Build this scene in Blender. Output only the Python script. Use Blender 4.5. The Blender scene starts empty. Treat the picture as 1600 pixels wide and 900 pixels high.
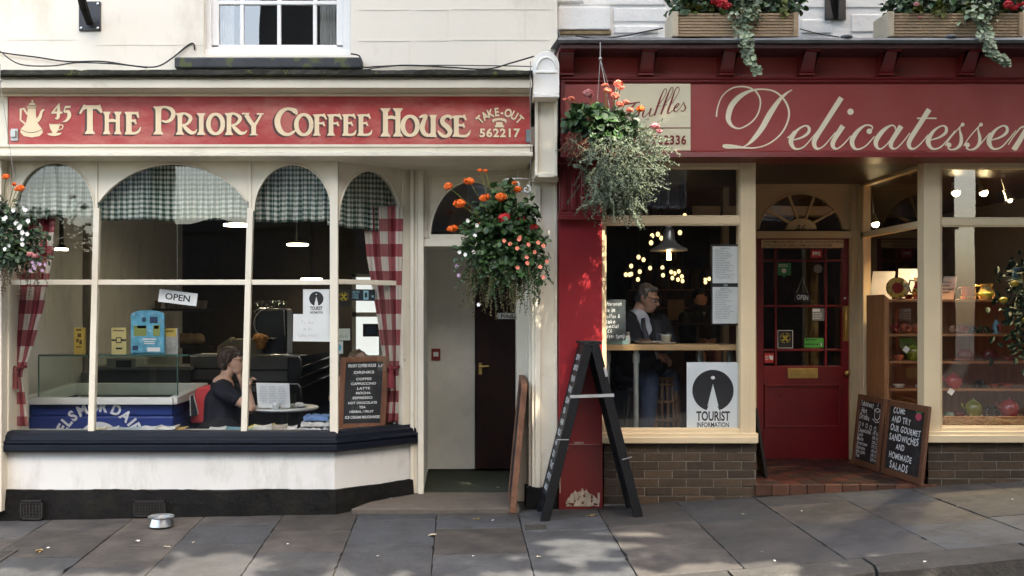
import bpy, bmesh, math, random
from mathutils import Vector, Matrix, noise as mnoise
R = random.Random(7)
rad = math.radians
scene = bpy.context.scene
col = scene.collection

# ------------------------------------------------------------------ camera, world, sun, exposure
F, VX, VY, H, CY = 1608.0, 715.0, 490.0, 1.55, -8.0      # focal length in photo pixels, vanishing point, eye height, camera y
cam_data = bpy.data.cameras.new("camera")
cam = bpy.data.objects.new("camera", cam_data); col.objects.link(cam)
cam.location = (0, CY, H); cam.rotation_euler = (rad(90), 0, 0)
cam_data.sensor_width = 36; cam_data.lens = 36 * F / 1600
cam_data.shift_x = (800 - VX) / 1600; cam_data.shift_y = (VY - 450) / 1600
cam_data.clip_start = 0.05; cam_data.clip_end = 500
scene.camera = cam
SUN_DIR = Vector((0.26, -0.47, 0.84)).normalized()
w = bpy.data.worlds.new("World"); scene.world = w; w.use_nodes = True
nt = w.node_tree; bg = nt.nodes["Background"]
sky = nt.nodes.new("ShaderNodeTexSky"); sky.sky_type = 'NISHITA'; sky.sun_disc = False
sky.sun_elevation = math.asin(SUN_DIR.z); sky.sun_rotation = math.atan2(SUN_DIR.x, SUN_DIR.y)
sky.air_density = 1.0; sky.dust_density = 3.0; sky.ozone_density = 0.6
nt.links.new(sky.outputs[0], bg.inputs[0]); bg.inputs[1].default_value = 0.13
sl = bpy.data.lights.new("sun", 'SUN'); sl.energy = 2.0; sl.angle = rad(0.5); sl.color = (1, 0.96, 0.90)
so = bpy.data.objects.new("sun", sl); col.objects.link(so); so.location = (3, -6, 12)
so.rotation_euler = (-SUN_DIR).to_track_quat('-Z', 'Y').to_euler()
scene.view_settings.view_transform = 'Standard'; scene.view_settings.look = 'None'
scene.view_settings.exposure = 2.95; scene.view_settings.gamma = 1
scene.view_settings.use_white_balance = True; scene.view_settings.white_balance_temperature = 7300; scene.view_settings.white_balance_tint = 8
scene.cycles.use_denoising = True
scene.cycles.max_bounces = 8; scene.cycles.transparent_max_bounces = 24
scene.cycles.diffuse_bounces = 3; scene.cycles.glossy_bounces = 4
scene.cycles.caustics_reflective = False; scene.cycles.caustics_refractive = False
scene.cycles.sample_clamp_indirect = 4

# ------------------------------------------------------------------ helpers
def P(px, py, y):
    d = y - CY
    return Vector(((px - VX) * d / F, y, H + (VY - py) * d / F))
def X(px, y): return (px - VX) * (y - CY) / F
def Z(py, y): return H + (VY - py) * (y - CY) / F

def tag(o, label=None, cat=None, group=None, kind=None):
    if label: o["label"] = label
    if cat: o["category"] = cat
    if group: o["group"] = group
    if kind: o["kind"] = kind
    return o
def thing(name, label, cat, loc=(0, 0, 0), group=None):
    o = bpy.data.objects.new(name, None); col.objects.link(o)
    o.location = loc; o.empty_display_size = 0.1
    return tag(o, label, cat, group)
def base_of(o):
    v = Vector((0, 0, 0))
    while o is not None:
        v += o.location; o = o.parent
    return v
def copy_tree(o, parent=None):
    c = o.copy(); col.objects.link(c); c.parent = parent
    for ch in list(o.children): copy_tree(ch, c)
    return c

class MB:
    """collects shapes given in world coordinates; build() links them as ONE mesh object"""
    def __init__(s, xf=None):
        s.v = []; s.f = []; s.m = []; s.mi = 0; s.xf = xf
    def add(s, verts, faces):
        b = len(s.v)
        for p in verts:
            p = Vector(p)
            s.v.append(s.xf @ p if s.xf is not None else p)
        for f in faces:
            s.f.append([b + i for i in f]); s.m.append(s.mi)
        return s
    def box(s, x0, x1, y0, y1, z0, z1):
        if x0 > x1: x0, x1 = x1, x0
        if y0 > y1: y0, y1 = y1, y0
        if z0 > z1: z0, z1 = z1, z0
        return s.add([(x0,y0,z0),(x1,y0,z0),(x1,y1,z0),(x0,y1,z0),(x0,y0,z1),(x1,y0,z1),(x1,y1,z1),(x0,y1,z1)],
              [(0,3,2,1),(4,5,6,7),(0,1,5,4),(1,2,6,5),(2,3,7,6),(3,0,4,7)])
    def bp(s, px0, px1, py0, py1, y, dep):
        """box whose front face fills the photo rectangle when it stands at plane y; dep = thickness behind"""
        return s.box(X(px0, y), X(px1, y), y, y + dep, Z(py1, y), Z(py0, y))
    def bar(s, a, b, w, d=None, up=(0, 1, 0)):
        """rectangular bar from a to b, w across, d along up"""
        a, b = Vector(a), Vector(b); d = w if d is None else d
        t = (b - a).normalized(); u = Vector(up); u = (u - t * u.dot(t)).normalized(); c = t.cross(u)
        vs = [q + c * (w / 2 * i) + u * (d / 2 * j) for q in (a, b) for i, j in ((-1,-1),(1,-1),(1,1),(-1,1))]
        return s.add(vs, [(0,1,2,3),(7,6,5,4),(0,4,5,1),(1,5,6,2),(2,6,7,3),(3,7,4,0)])
    def tube(s, pts, r, n=8, cap=True):
        pts = [Vector(p) for p in pts]
        rs = r if isinstance(r, (list, tuple)) else [r] * len(pts)
        vs = []; fs = []; ref = None
        for i, p in enumerate(pts):
            t = (pts[min(i+1, len(pts)-1)] - pts[max(i-1, 0)]).normalized()
            if ref is None:
                ref = Vector((0,0,1)) if abs(t.z) < 0.9 else Vector((1,0,0))
            u = (ref - t * ref.dot(t)).normalized(); c = t.cross(u); ref = u
            for k in range(n):
                a = 2 * math.pi * k / n
                vs.append(p + (u * math.cos(a) + c * math.sin(a)) * rs[i])
        for i in range(len(pts) - 1):
            for k in range(n):
                k2 = (k + 1) % n
                fs.append((i*n+k, i*n+k2, (i+1)*n+k2, (i+1)*n+k))
        if cap:
            fs.append(tuple(range(n))[::-1]); fs.append(tuple((len(pts)-1)*n + k for k in range(n)))
        return s.add(vs, fs)
    def lathe(s, prof, c, n=24, axis=None, sx=1, sy=1):
        """prof = [(r, h)] turned about c; axis defaults to +z"""
        c = Vector(c); M3 = Matrix.Identity(3) if axis is None else Vector(axis).to_track_quat('Z', 'Y').to_matrix()
        vs = []; fs = []
        for r, h in prof:
            for k in range(n):
                a = 2*math.pi*k/n
                vs.append(c + M3 @ Vector((r*math.cos(a)*sx, r*math.sin(a)*sy, h)))
        for i in range(len(prof)-1):
            for k in range(n):
                k2 = (k+1) % n
                fs.append((i*n+k, i*n+k2, (i+1)*n+k2, (i+1)*n+k))
        if prof[0][0] > 1e-5: fs.append(tuple(range(n))[::-1])
        if prof[-1][0] > 1e-5: fs.append(tuple((len(prof)-1)*n+k for k in range(n)))
        return s.add(vs, fs)
    def ball(s, c, rx, ry=None, rz=None, n=14, m=9):
        ry = rx if ry is None else ry; rz = rx if rz is None else rz
        prof = [(max(math.sin(math.pi*i/m), 1e-4), -math.cos(math.pi*i/m)) for i in range(m+1)]
        c = Vector(c); vs = []; fs = []
        for r, h in prof:
            for k in range(n):
                a = 2*math.pi*k/n
                vs.append(c + Vector((r*math.cos(a)*rx, r*math.sin(a)*ry, h*rz)))
        for i in range(m):
            for k in range(n):
                k2 = (k+1) % n
                fs.append((i*n+k, i*n+k2, (i+1)*n+k2, (i+1)*n+k))
        return s.add(vs, fs)
    def prism(s, poly, y0, y1):
        """poly = [(x,z)] counter-clockwise seen from the street, extruded from y0 (front) to y1"""
        n = len(poly)
        vs = [(x, y0, z) for x, z in poly] + [(x, y1, z) for x, z in poly]
        fs = [tuple(range(n)), tuple(range(2*n-1, n-1, -1))]
        for i in range(n):
            j = (i+1) % n
            fs.append((i, i+n, j+n, j))
        return s.add(vs, fs)
    def pp(s, poly, y, dep):
        """the same with photo pixels at plane y"""
        q = [(X(a, y), Z(b, y)) for a, b in poly]
        area = sum(q[i][0]*q[(i+1) % len(q)][1]-q[(i+1) % len(q)][0]*q[i][1] for i in range(len(q)))
        if area < 0: q.reverse()
        return s.prism(q, y, y + dep)
    def xprof(s, prof, x0, x1):
        """prof = closed [(y,z)], run along x"""
        n = len(prof)
        vs = [(x0, y, z) for y, z in prof] + [(x1, y, z) for y, z in prof]
        fs = [tuple(range(n)), tuple(range(2*n-1, n-1, -1))] + [(i, i+n, (i+1) % n+n, (i+1) % n) for i in range(n)]
        return s.add(vs, fs)
    def sweep(s, path, prof, seg=0.0, jit=None):
        """path = [(x,y)] going left to right, prof = closed [(outset towards the street, z)], mitred"""
        pts = [Vector((a, b)) for a, b in path]
        if seg:
            q = [pts[0]]
            for a, b in zip(pts, pts[1:]):
                k = max(1, int((b-a).length/seg))
                q += [a.lerp(b, i/k) for i in range(1, k+1)]
            pts = q
        n = len(prof); vs = []; fs = []
        for i, p in enumerate(pts):
            t0 = (p - pts[i-1]).normalized() if i else (pts[1]-p).normalized()
            t1 = (pts[i+1]-p).normalized() if i < len(pts)-1 else t0
            n0 = Vector((t0.y, -t0.x)); n1 = Vector((t1.y, -t1.x))
            m = (n0+n1).normalized(); k = 1/max(0.3, m.dot(n0))
            for j, (o, z) in enumerate(prof):
                q = p + m*o*k
                dz = jit(i, j, q) if jit else (0, 0)
                vs.append((q.x, q.y - dz[0], z + dz[1]))
        for i in range(len(pts)-1):
            for j in range(n):
                j2 = (j+1) % n
                fs.append((i*n+j, i*n+j2, (i+1)*n+j2, (i+1)*n+j))
        fs.append(tuple(range(n))[::-1]); fs.append(tuple((len(pts)-1)*n+j for j in range(n)))
        return s.add(vs, fs)
    def leaf(s, p, d, nrm, L, W, fold=0.25):
        """a folded leaf: two quads along its midrib"""
        p, d, nrm = Vector(p), Vector(d).normalized(), Vector(nrm)
        c = d.cross(nrm)
        c = c.normalized() if c.length > 1e-4 else d.orthogonal().normalized()
        u = c.cross(d)
        f = u*W*fold; vs = [p]
        for t, k in ((.14, .30), (.5, .5), (.84, .34)):
            q = p + d*(L*t) - u*(L*.12*t*t); vs += [q + c*(W*k) + f*(k*2), q, q - c*(W*k) + f*(k*2)]
        vs.append(p + d*L - u*L*.14)
        return s.add(vs, [(0, 1, 2), (0, 2, 3), (1, 4, 5, 2), (2, 5, 6, 3), (4, 7, 8, 5), (5, 8, 9, 6), (7, 10, 8), (8, 10, 9)])
    def leaf1(s, p, d, nrm, L, W, fold=0.25):
        p, d, nrm = Vector(p), Vector(d).normalized(), Vector(nrm); c = d.cross(nrm)
        c = c.normalized() if c.length > 1e-4 else d.orthogonal().normalized()
        u = c.cross(d); m1 = p + d*L*0.5; t = p + d*L - u*L*0.15
        return s.add([p, m1 + c*W/2 + u*W*fold, t, m1 - c*W/2 + u*W*fold, m1], [(0, 1, 2, 4), (0, 4, 2, 3)])
    def build(s, name, mats, parent=None, smooth=False, bevel=0.0, origin=None, seg=2, ang=40, recalc=True, uv=None):
        org = Vector(origin) if origin is not None else (base_of(parent) if parent else Vector((0, 0, 0)))
        me = bpy.data.meshes.new(name)
        me.from_pydata([v - org for v in s.v], [], s.f)
        for mm in (mats if isinstance(mats, (list, tuple)) else [mats]): me.materials.append(mm)
        me.polygons.foreach_set("material_index", s.m)
        if recalc:
            bm = bmesh.new(); bm.from_mesh(me); bmesh.ops.recalc_face_normals(bm, faces=bm.faces); bm.to_mesh(me); bm.free()
        if smooth:
            me.polygons.foreach_set("use_smooth", [True]*len(me.polygons))
        o = bpy.data.objects.new(name, me); col.objects.link(o)
        if smooth == 'auto':
            me.set_sharp_from_angle(angle=rad(35))
        if parent is not None:
            o.parent = parent
            if origin is not None: o.location = org - base_of(parent)
        else: o.location = org
        if bevel:
            b = o.modifiers.new("edge", 'BEVEL'); b.width = bevel; b.segments = seg; b.limit_method = 'ANGLE'; b.angle_limit = rad(ang)
        return o

# ------------------------------------------------------------------ materials
MATS = {}
def nodes_of(m): return m.node_tree.nodes, m.node_tree.links
def M(name, c, rough=0.55, var=0.12, scale=6.0, bump=0.08, bscale=60.0, metal=0.0, chips=None, spec=0.5,
      island=0.0, alt=None, stretch=None, dirt=None, coat=0.0, sheen=0.0, dist=0.004, trans=0.0, emit=None):
    """painted / stone / cloth surface: noise-mottled colour, bump, optional chipped patches and stains"""
    if name in MATS: return MATS[name]
    m = bpy.data.materials.new(name); m.use_nodes = True; MATS[name] = m
    N, L = nodes_of(m); b = N["Principled BSDF"]
    tc = N.new("ShaderNodeTexCoord"); vec = tc.outputs["Object"]
    if stretch:
        mp = N.new("ShaderNodeMapping"); mp.inputs["Scale"].default_value = stretch
        L.new(vec, mp.inputs["Vector"]); vec = mp.outputs["Vector"]
    def noise(sc, det=5, ro=0.6, v=vec):
        n = N.new("ShaderNodeTexNoise"); n.inputs["Scale"].default_value = sc; n.inputs["Detail"].default_value = det
        n.inputs["Roughness"].default_value = ro; L.new(v, n.inputs["Vector"]); return n.outputs["Fac"]
    def mix(fac, a, bb):
        x = N.new("ShaderNodeMix"); x.data_type = 'RGBA'
        L.new(fac, x.inputs["Factor"]) if not isinstance(fac, (int, float)) else setattr(x.inputs["Factor"], "default_value", fac)
        for k, q in ((6, a), (7, bb)):
            if isinstance(q, tuple): x.inputs[k].default_value = (*q[:3], 1)
            else: L.new(q, x.inputs[k])
        return x.outputs[2]
    def ramp(fac, lo, hi):
        r = N.new("ShaderNodeMapRange"); r.inputs[1].default_value = lo; r.inputs[2].default_value = hi
        L.new(fac, r.inputs[0]); return r.outputs[0]
    c = tuple(c)
    lo = tuple(max(0, x*(1-var)) for x in c); hi = tuple(min(1, x*(1+var)) for x in c)
    out = mix(ramp(noise(scale), 0.3, 0.7), lo, hi)
    if alt:       # some separate pieces lean to a second colour
        g0 = N.new("ShaderNodeNewGeometry"); mu_ = N.new("ShaderNodeMath"); mu_.operation = 'MULTIPLY'; mu_.inputs[1].default_value = 7.31; L.new(g0.outputs["Random Per Island"], mu_.inputs[0])
        fr_ = N.new("ShaderNodeMath"); fr_.operation = 'FRACT'; L.new(mu_.outputs[0], fr_.inputs[0]); out = mix(fr_.outputs[0], out, tuple(alt))
    if island:
        g = N.new("ShaderNodeNewGeometry")
        lo2 = tuple(max(0, x*(1-island)) for x in (1, 1, 1)); hi2 = (1+island,)*3
        mm = N.new("ShaderNodeMix"); mm.data_type = 'RGBA'; mm.blend_type = 'MULTIPLY'; mm.inputs["Factor"].default_value = 1
        L.new(out, mm.inputs[6]); L.new(mix(g.outputs["Random Per Island"], lo2, hi2), mm.inputs[7]); out = mm.outputs[2]
    ro = rough
    if dirt:      # (colour, low, high, scale)
        out = mix(ramp(noise(dirt[3], 8, 0.7), dirt[1], dirt[2]), out, tuple(dirt[0]))
    if chips:     # (colour, threshold, scale)
        out = mix(ramp(noise(chips[2], 6, 0.65), chips[1], chips[1]+0.02), out, tuple(chips[0]))
    L.new(out, b.inputs["Base Color"])
    b.inputs["Metallic"].default_value = metal; b.inputs["Specular IOR Level"].default_value = spec
    rr = ramp(noise(scale*2.3), 0.2, 0.8)
    q = N.new("ShaderNodeMapRange"); q.inputs[3].default_value = max(0.02, rough*0.85); q.inputs[4].default_value = min(1, rough*1.15)
    L.new(rr, q.inputs[0]); L.new(q.outputs[0], b.inputs["Roughness"])
    if coat: b.inputs["Coat Weight"].default_value = coat; b.inputs["Coat Roughness"].default_value = 0.15
    if sheen: b.inputs["Sheen Weight"].default_value = sheen
    if trans: b.inputs["Transmission Weight"].default_value = trans
    if emit: b.inputs["Emission Color"].default_value = (*emit[0], 1); b.inputs["Emission Strength"].default_value = emit[1]
    if bump:
        bn = N.new("ShaderNodeBump"); bn.inputs["Strength"].default_value = min(1, bump*4); bn.inputs["Distance"].default_value = dist
        L.new(noise(bscale, 6, 0.65), bn.inputs["Height"]); L.new(bn.outputs[0], b.inputs["Normal"])
    return m
def flat(name, c, rough=0.6, metal=0.0): return M(name, c, rough, var=0.06, bump=0.0, metal=metal)
def emitter(name, c, s):
    if name in MATS: return MATS[name]
    m = bpy.data.materials.new(name); m.use_nodes = True; MATS[name] = m
    b = m.node_tree.nodes["Principled BSDF"]; b.inputs["Base Color"].default_value = (*c, 1)
    b.inputs["Emission Color"].default_value = (*c, 1); b.inputs["Emission Strength"].default_value = s
    return m
def glass(name, tint=(0.985, 0.99, 0.985), ior=1.5, rough=0.0, wav=0.0, gain=1.7):
    """window glass: a clear sheet that mirrors by Fresnel"""
    if name in MATS: return MATS[name]
    m = bpy.data.materials.new(name); m.use_nodes = True; MATS[name] = m
    N, L = nodes_of(m); N.remove(N["Principled BSDF"])
    fr = N.new("ShaderNodeFresnel"); fr.inputs["IOR"].default_value = ior
    mu = N.new("ShaderNodeMath"); mu.operation = 'MULTIPLY'; mu.inputs[1].default_value = gain; mu.use_clamp = True
    tr = N.new("ShaderNodeBsdfTransparent"); tr.inputs[0].default_value = (*tint, 1)
    gl = N.new("ShaderNodeBsdfGlossy"); gl.inputs["Roughness"].default_value = rough
    mx = N.new("ShaderNodeMixShader"); ge = N.new("ShaderNodeNewGeometry"); fb = N.new("ShaderNodeMath"); fb.operation = 'SUBTRACT'; fb.inputs[0].default_value = 1; L.new(ge.outputs["Backfacing"], fb.inputs[1])
    m2 = N.new("ShaderNodeMath"); m2.operation = 'MULTIPLY'      # the sheet mirrors once, at its outer face
    L.new(fr.outputs[0], mu.inputs[0]); L.new(mu.outputs[0], m2.inputs[0]); L.new(fb.outputs[0], m2.inputs[1]); L.new(m2.outputs[0], mx.inputs[0])
    L.new(tr.outputs[0], mx.inputs[1]); L.new(gl.outputs[0], mx.inputs[2])
    L.new(mx.outputs[0], N["Material Output"].inputs[0])
    if wav:
        tc = N.new("ShaderNodeTexCoord"); n = N.new("ShaderNodeTexNoise"); n.inputs["Scale"].default_value = 2.2; n.inputs["Detail"].default_value = 1
        bn = N.new("ShaderNodeBump"); bn.inputs["Strength"].default_value = wav; bn.inputs["Distance"].default_value = 0.01
        L.new(tc.outputs["Object"], n.inputs["Vector"]); L.new(n.outputs["Fac"], bn.inputs["Height"]); L.new(bn.outputs[0], gl.inputs["Normal"]); L.new(bn.outputs[0], fr.inputs["Normal"])
    return m

# ------------------------------------------------------------------ lettering
_txt = {}
def text2d(s, size=1.0, bold=0.0, sx=1.0, shear=0.0, align='LEFT', gap=1.0):
    """flat letters as (verts2d, faces); lower-left of the baseline at 0,0"""
    cu = bpy.data.curves.new("tmp", 'FONT'); cu.body = s; cu.size = 1; cu.offset = bold; cu.shear = shear
    cu.space_character = gap; cu.resolution_u = 3; cu.align_x = align
    o = bpy.data.objects.new("tmp", cu); col.objects.link(o)
    dg = bpy.context.evaluated_depsgraph_get(); me = bpy.data.meshes.new_from_object(o.evaluated_get(dg))
    vs = [(v.co.x*size*sx, v.co.y*size) for v in me.vertices]; fs = [tuple(p.vertices) for p in me.polygons]
    bpy.data.objects.remove(o); bpy.data.curves.remove(cu); bpy.data.meshes.remove(me)
    return vs, fs
def put2d(mb, vf, fn):
    mb.add([fn(a, b) for a, b in vf[0]], vf[1])
def fit_text(mb, s, x0, x1, zb, size, y, bold=0.0, shear=0.0, fn=None, gap=1.0):
    """letters stretched to run from x0 to x1 on the baseline zb, cap height = size"""
    vs, fs = text2d(s, 1.0, bold, 1.0, shear, gap=gap)
    if not vs: return
    a = min(v[0] for v in vs); b = max(v[0] for v in vs); k = (x1-x0)/(b-a); kz = size/0.69
    fn = fn or (lambda u, v: (u, y, v))
    mb.add([fn(x0+(u-a)*k, zb+v*kz) for u, v in vs], fs)
def chalk_text(mb, s, u, v, size, fn, wob=0.06, sx=0.9, bold=0.0, maxw=None):
    """hand-written line: each letter slightly turned, raised and scaled"""
    x = u; glyphs = []
    for ch in s:
        if ch == ' ': x += size*0.45; continue
        vs, fs = text2d(ch, 1.0, bold)
        if not vs: continue
        a = min(q[0] for q in vs); b = max(q[0] for q in vs); k = size/0.69*R.uniform(0.9, 1.1)
        th = R.uniform(-wob, wob)*2; dy = R.uniform(-wob, wob)*size
        glyphs.append((x, dy, th, a, k, vs, fs)); x += (b-a)*k*sx + size*0.16
    sc = 1.0
    if maxw and x-u > maxw: sc = maxw/(x-u)
    for (gx, dy, th, a, k, vs, fs) in glyphs:
        pts = []
        for p, q in vs:
            p = (p-a)*k*sx; q = q*k
            pts.append(fn(u+(gx-u + p*math.cos(th)-q*math.sin(th)*0.3 + q*0.08)*sc, v+dy+p*math.sin(th)+q))
        mb.add(pts, fs)
def catmull(pts, n=6):
    out = []
    for i in range(len(pts)-1):
        p0 = pts[max(i-1, 0)]; p1 = pts[i]; p2 = pts[i+1]; p3 = pts[min(i+2, len(pts)-1)]
        for k in range(n):
            t = k/n
            out.append(tuple(0.5*((2*b)+(-a+c)*t+(2*a-5*b+4*c-d)*t*t+(-a+3*b-3*c+d)*t**3) for a, b, c, d in zip(p0, p1, p2, p3)))
    out.append(tuple(pts[-1])); return out
class Brush:
    """paints strokes of varying width, given in pixels of a photo crop, on a board at plane y"""
    def __init__(s, mb, ox, oy, sc, y, dx=0, dy=0, step=0.0003):
        s.mb, s.ox, s.oy, s.sc, s.y, s.dx, s.dy, s.k, s.step = mb, ox, oy, sc, y, dx, dy, 0, step
    def pt(s, x, y):
        return (X(s.ox+(x+s.dx)/s.sc, s.y), s.y - s.k*s.step, Z(s.oy+(y+s.dy)/s.sc, s.y))
    def stroke(s, pts, smooth=True):
        pts = catmull(pts) if smooth and len(pts) > 2 else pts
        L = []; Rr = []
        for i, (x, y, wd) in enumerate(pts):
            a = pts[max(i-1, 0)]; b = pts[min(i+1, len(pts)-1)]
            tx, ty = b[0]-a[0], b[1]-a[1]; l = math.hypot(tx, ty) or 1
            nx, ny = -ty/l, tx/l; wd = max(wd, 1)/2
            L.append(s.pt(x+nx*wd, y+ny*wd)); Rr.append(s.pt(x-nx*wd, y-ny*wd))
        n = len(pts)
        s.mb.add(L+Rr, [(i, i+1, n+i+1, n+i) for i in range(n-1)]); s.k = (s.k+1) % 9
    def stem(s, x, y0, y1, wd, fl=1.9, top=True, bot=True):
        h = y1-y0; e = min(0.16*h, 40)
        a = wd*fl if top else wd; b = wd*fl if bot else wd
        s.stroke([(x, y0, a), (x, y0+e*0.35, wd+(a-wd)*0.75), (x, y0+e, wd*1.05), (x, (y0+y1)/2, wd), (x, y1-e, wd*1.05), (x, y1-e*0.35, wd+(b-wd)*0.75), (x, y1, b)], False)
    def poly(s, pts):
        q = [s.pt(x, y) for x, y in pts]
        s.mb.add(q, [tuple(range(len(q)))]); s.k = (s.k+1) % 9
    def disc(s, x, y, r, ry=None):
        ry = ry or r
        s.poly([(x+r*math.cos(a*math.pi/8), y+ry*math.sin(a*math.pi/8)) for a in range(16)])
    def ring(s, x, y, rx, ry, ws, wt):
        s.stroke([(x+rx*math.cos(a*math.pi/10), y+ry*math.sin(a*math.pi/10), wt+(ws-wt)*abs(math.cos(a*math.pi/10))) for a in range(21)])
# ------------------------------------------------------------------ shared materials
CREAM = M("cream_paint", (0.72, 0.66, 0.53), 0.45, var=0.06, scale=3, bump=0.05, bscale=25, chips=((0.35, 0.31, 0.25), 0.71, 9), dirt=((0.42, 0.37, 0.28), 0.58, 0.9, 3.5))
CREAM_WALL = M("cream_render", (0.80, 0.755, 0.66), 0.8, var=0.04, scale=1.2, bump=0.12, bscale=14, dirt=((0.52, 0.46, 0.36), 0.56, 1.0, 2.2), dist=0.006)
WHITE_WALL = M("white_render", (0.70, 0.69, 0.65), 0.75, stretch=(1.3, 1.3, .5), var=0.05, scale=2, bump=0.10, bscale=18, chips=((0.45, 0.43, 0.38), 0.735, 7), dirt=((0.42, 0.40, 0.34), 0.5, 0.85, 4))
WHITE_PAINT = M("white_paint", (0.78, 0.77, 0.74), 0.4, var=0.04, scale=4, bump=0.04, dirt=((0.5, 0.47, 0.4), 0.6, 1.0, 6))
STONE_WHITE = M("white_limewashed_stone", (0.80, 0.79, 0.76), 0.85, var=0.07, scale=3, bump=0.12, bscale=14, chips=((0.36, 0.32, 0.25), 0.74, 3.5), dist=0.012)
NAVY = M("navy_gloss_paint", (0.004, 0.006, 0.012), 0.42, var=0.3, scale=8, bump=0.1, bscale=30, chips=((0.07, 0.08, 0.10), 0.69, 16), stretch=(1, 6, 6), spec=.22)
BLACKP = M("black_tar_paint", (0.006, 0.0055, 0.005), 0.8, var=0.4, scale=7, bump=0.4, bscale=22, chips=((0.2, 0.19, 0.17), 0.745, 14), dirt=((0.03, 0.027, 0.015), 0.55, 0.85, 4), dist=0.015, spec=.2)
MOSS = M("mossy_lead", (0.028, 0.028, 0.020), 0.9, var=0.5, scale=14, bump=0.5, bscale=40, chips=((0.09, 0.10, 0.03), 0.60, 11), dirt=((0.20, 0.18, 0.13), 0.62, 0.8, 30), dist=0.012)
SIGNRED = M("faded_red_sign_paint", (0.40, 0.030, 0.025), 0.45, var=0.12, scale=1.6, bump=0.06, bscale=30, stretch=(1, 1, 2.2), dirt=((0.56, 0.19, 0.145), 0.42, 0.72, 2.1))
LETTER = flat("buff_letter_paint", (0.84, 0.66, 0.42), 0.5)
LSHADE = flat("brown_letter_shade", (0.075, 0.028, 0.018), 0.5)
DELIRED = M("oxblood_gloss_paint", (0.35, 0.062, 0.053), 0.36, var=0.08, scale=2.5, bump=0.05, bscale=18, dirt=((0.33, 0.085, 0.075), 0.45, 0.8, 2.5), chips=((.40, .20, .16), .755, 11))
DELIDARK = M("dark_red_paint", (0.15, 0.012, 0.013), 0.33, var=0.1, scale=3, bump=0.05, bscale=18, chips=((0.35, 0.22, 0.16), 0.77, 9))
PILLARRED = M("worn_pillar_red_paint", (0.27, 0.018, 0.023), 0.33, var=0.08, scale=2.5, bump=0.05, bscale=14, chips=((0.42, 0.36, 0.28), 0.76, 8))
DCREAM = M("buff_cream_paint", (0.70, 0.55, 0.34), 0.42, var=0.05, scale=3, bump=0.05, bscale=22, chips=((0.22, 0.15, 0.08), 0.735, 12))
PANE = glass("window_glass", wav=0.05, gain=1.7)
PANE2 = glass("old_bay_glass", wav=0.08, gain=3.4)
BLACK = flat("black_satin", (0.012, 0.012, 0.012), 0.45)
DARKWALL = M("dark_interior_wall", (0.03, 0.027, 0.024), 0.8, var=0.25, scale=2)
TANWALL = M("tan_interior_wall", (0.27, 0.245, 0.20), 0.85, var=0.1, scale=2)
STEEL = M("brushed_steel", (0.55, 0.56, 0.56), 0.3, var=0.08, scale=20, bump=0.02, metal=1.0)
BRASS = M("aged_brass", (0.50, 0.34, 0.12), 0.38, var=0.2, scale=15, bump=0.04, metal=1.0)
WHITECARD = flat("white_card", (0.78, 0.78, 0.76), 0.55)
WOODBAR = M("pale_bar_wood", (0.42, 0.26, 0.12), 0.4, var=0.2, scale=3, bump=0.05, stretch=(1, 12, 12))
BROWNWOOD = M("brown_frame_wood", (0.19, 0.075, 0.035), 0.5, var=0.25, scale=4, bump=0.1, bscale=30, stretch=(8, 8, 1))
INK = flat("black_print", (0.012, 0.012, 0.014), 0.6)
CHALK = flat("chalk_white", (0.72, 0.72, 0.70), 0.9)
SLATE = M("chalkboard_black", (0.012, 0.012, 0.013), 0.65, var=0.3, scale=9, bump=0.03, dirt=((.05, .05, .05), .52, .85, 7))
PANE3 = glass("display_glass", wav=0.06, gain=1.8)

# ------------------------------------------------------------------ ground
def lerp_pts(q, x):
    if x <= q[0][0]: return q[0][1] + (x-q[0][0])*q[0][2]
    for (a, za, _), (b, zb, _) in zip(q, q[1:]):
        if x <= b: return za + (zb-za)*(x-a)/(b-a)
    return q[-1][1] + (x-q[-1][0])*q[-1][2]
ZF = [(-3.02, -.013, .02), (-1.056, .027, 0), (.771, .033, 0), (2.6, .141, 0), (4.4, .247, .059)]
ZK = [(-3.0, -.10, .03), (1.0, -.022, 0), (1.84, .0515, 0), (3.36, .195, .09)]
def zf(x): return lerp_pts(ZF, x)
def zk(x): return lerp_pts(ZK, x)
def zp(x, y):
    t = min(1.0, max(0.0, -y/1.9)); return zf(x)*(1-t) + zk(x)*t

ROADM = M("road_asphalt", (0.05, 0.05, 0.05), 0.9, var=0.3, scale=30, bump=0.4, bscale=120)
mb = MB(); xs = [-40, -20, -10, -6, -3, 0, 1, 2, 3.4, 5, 8, 14, 20, 40]; ys = [-45, -20, -12, -6, -2.3, -2.05, 0.0, 12]
for a, b in zip(xs, xs[1:]):
    for c, d in zip(ys, ys[1:]):
        def zr(x): return max(-1.2, min(1.2, zk(x))) - 0.135
        mb.add([(a, c, zr(a)), (b, c, zr(b)), (b, d, zr(b)), (a, d, zr(a))], [(0, 1, 2, 3)])
tag(mb.build("road", ROADM), kind="structure")

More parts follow.
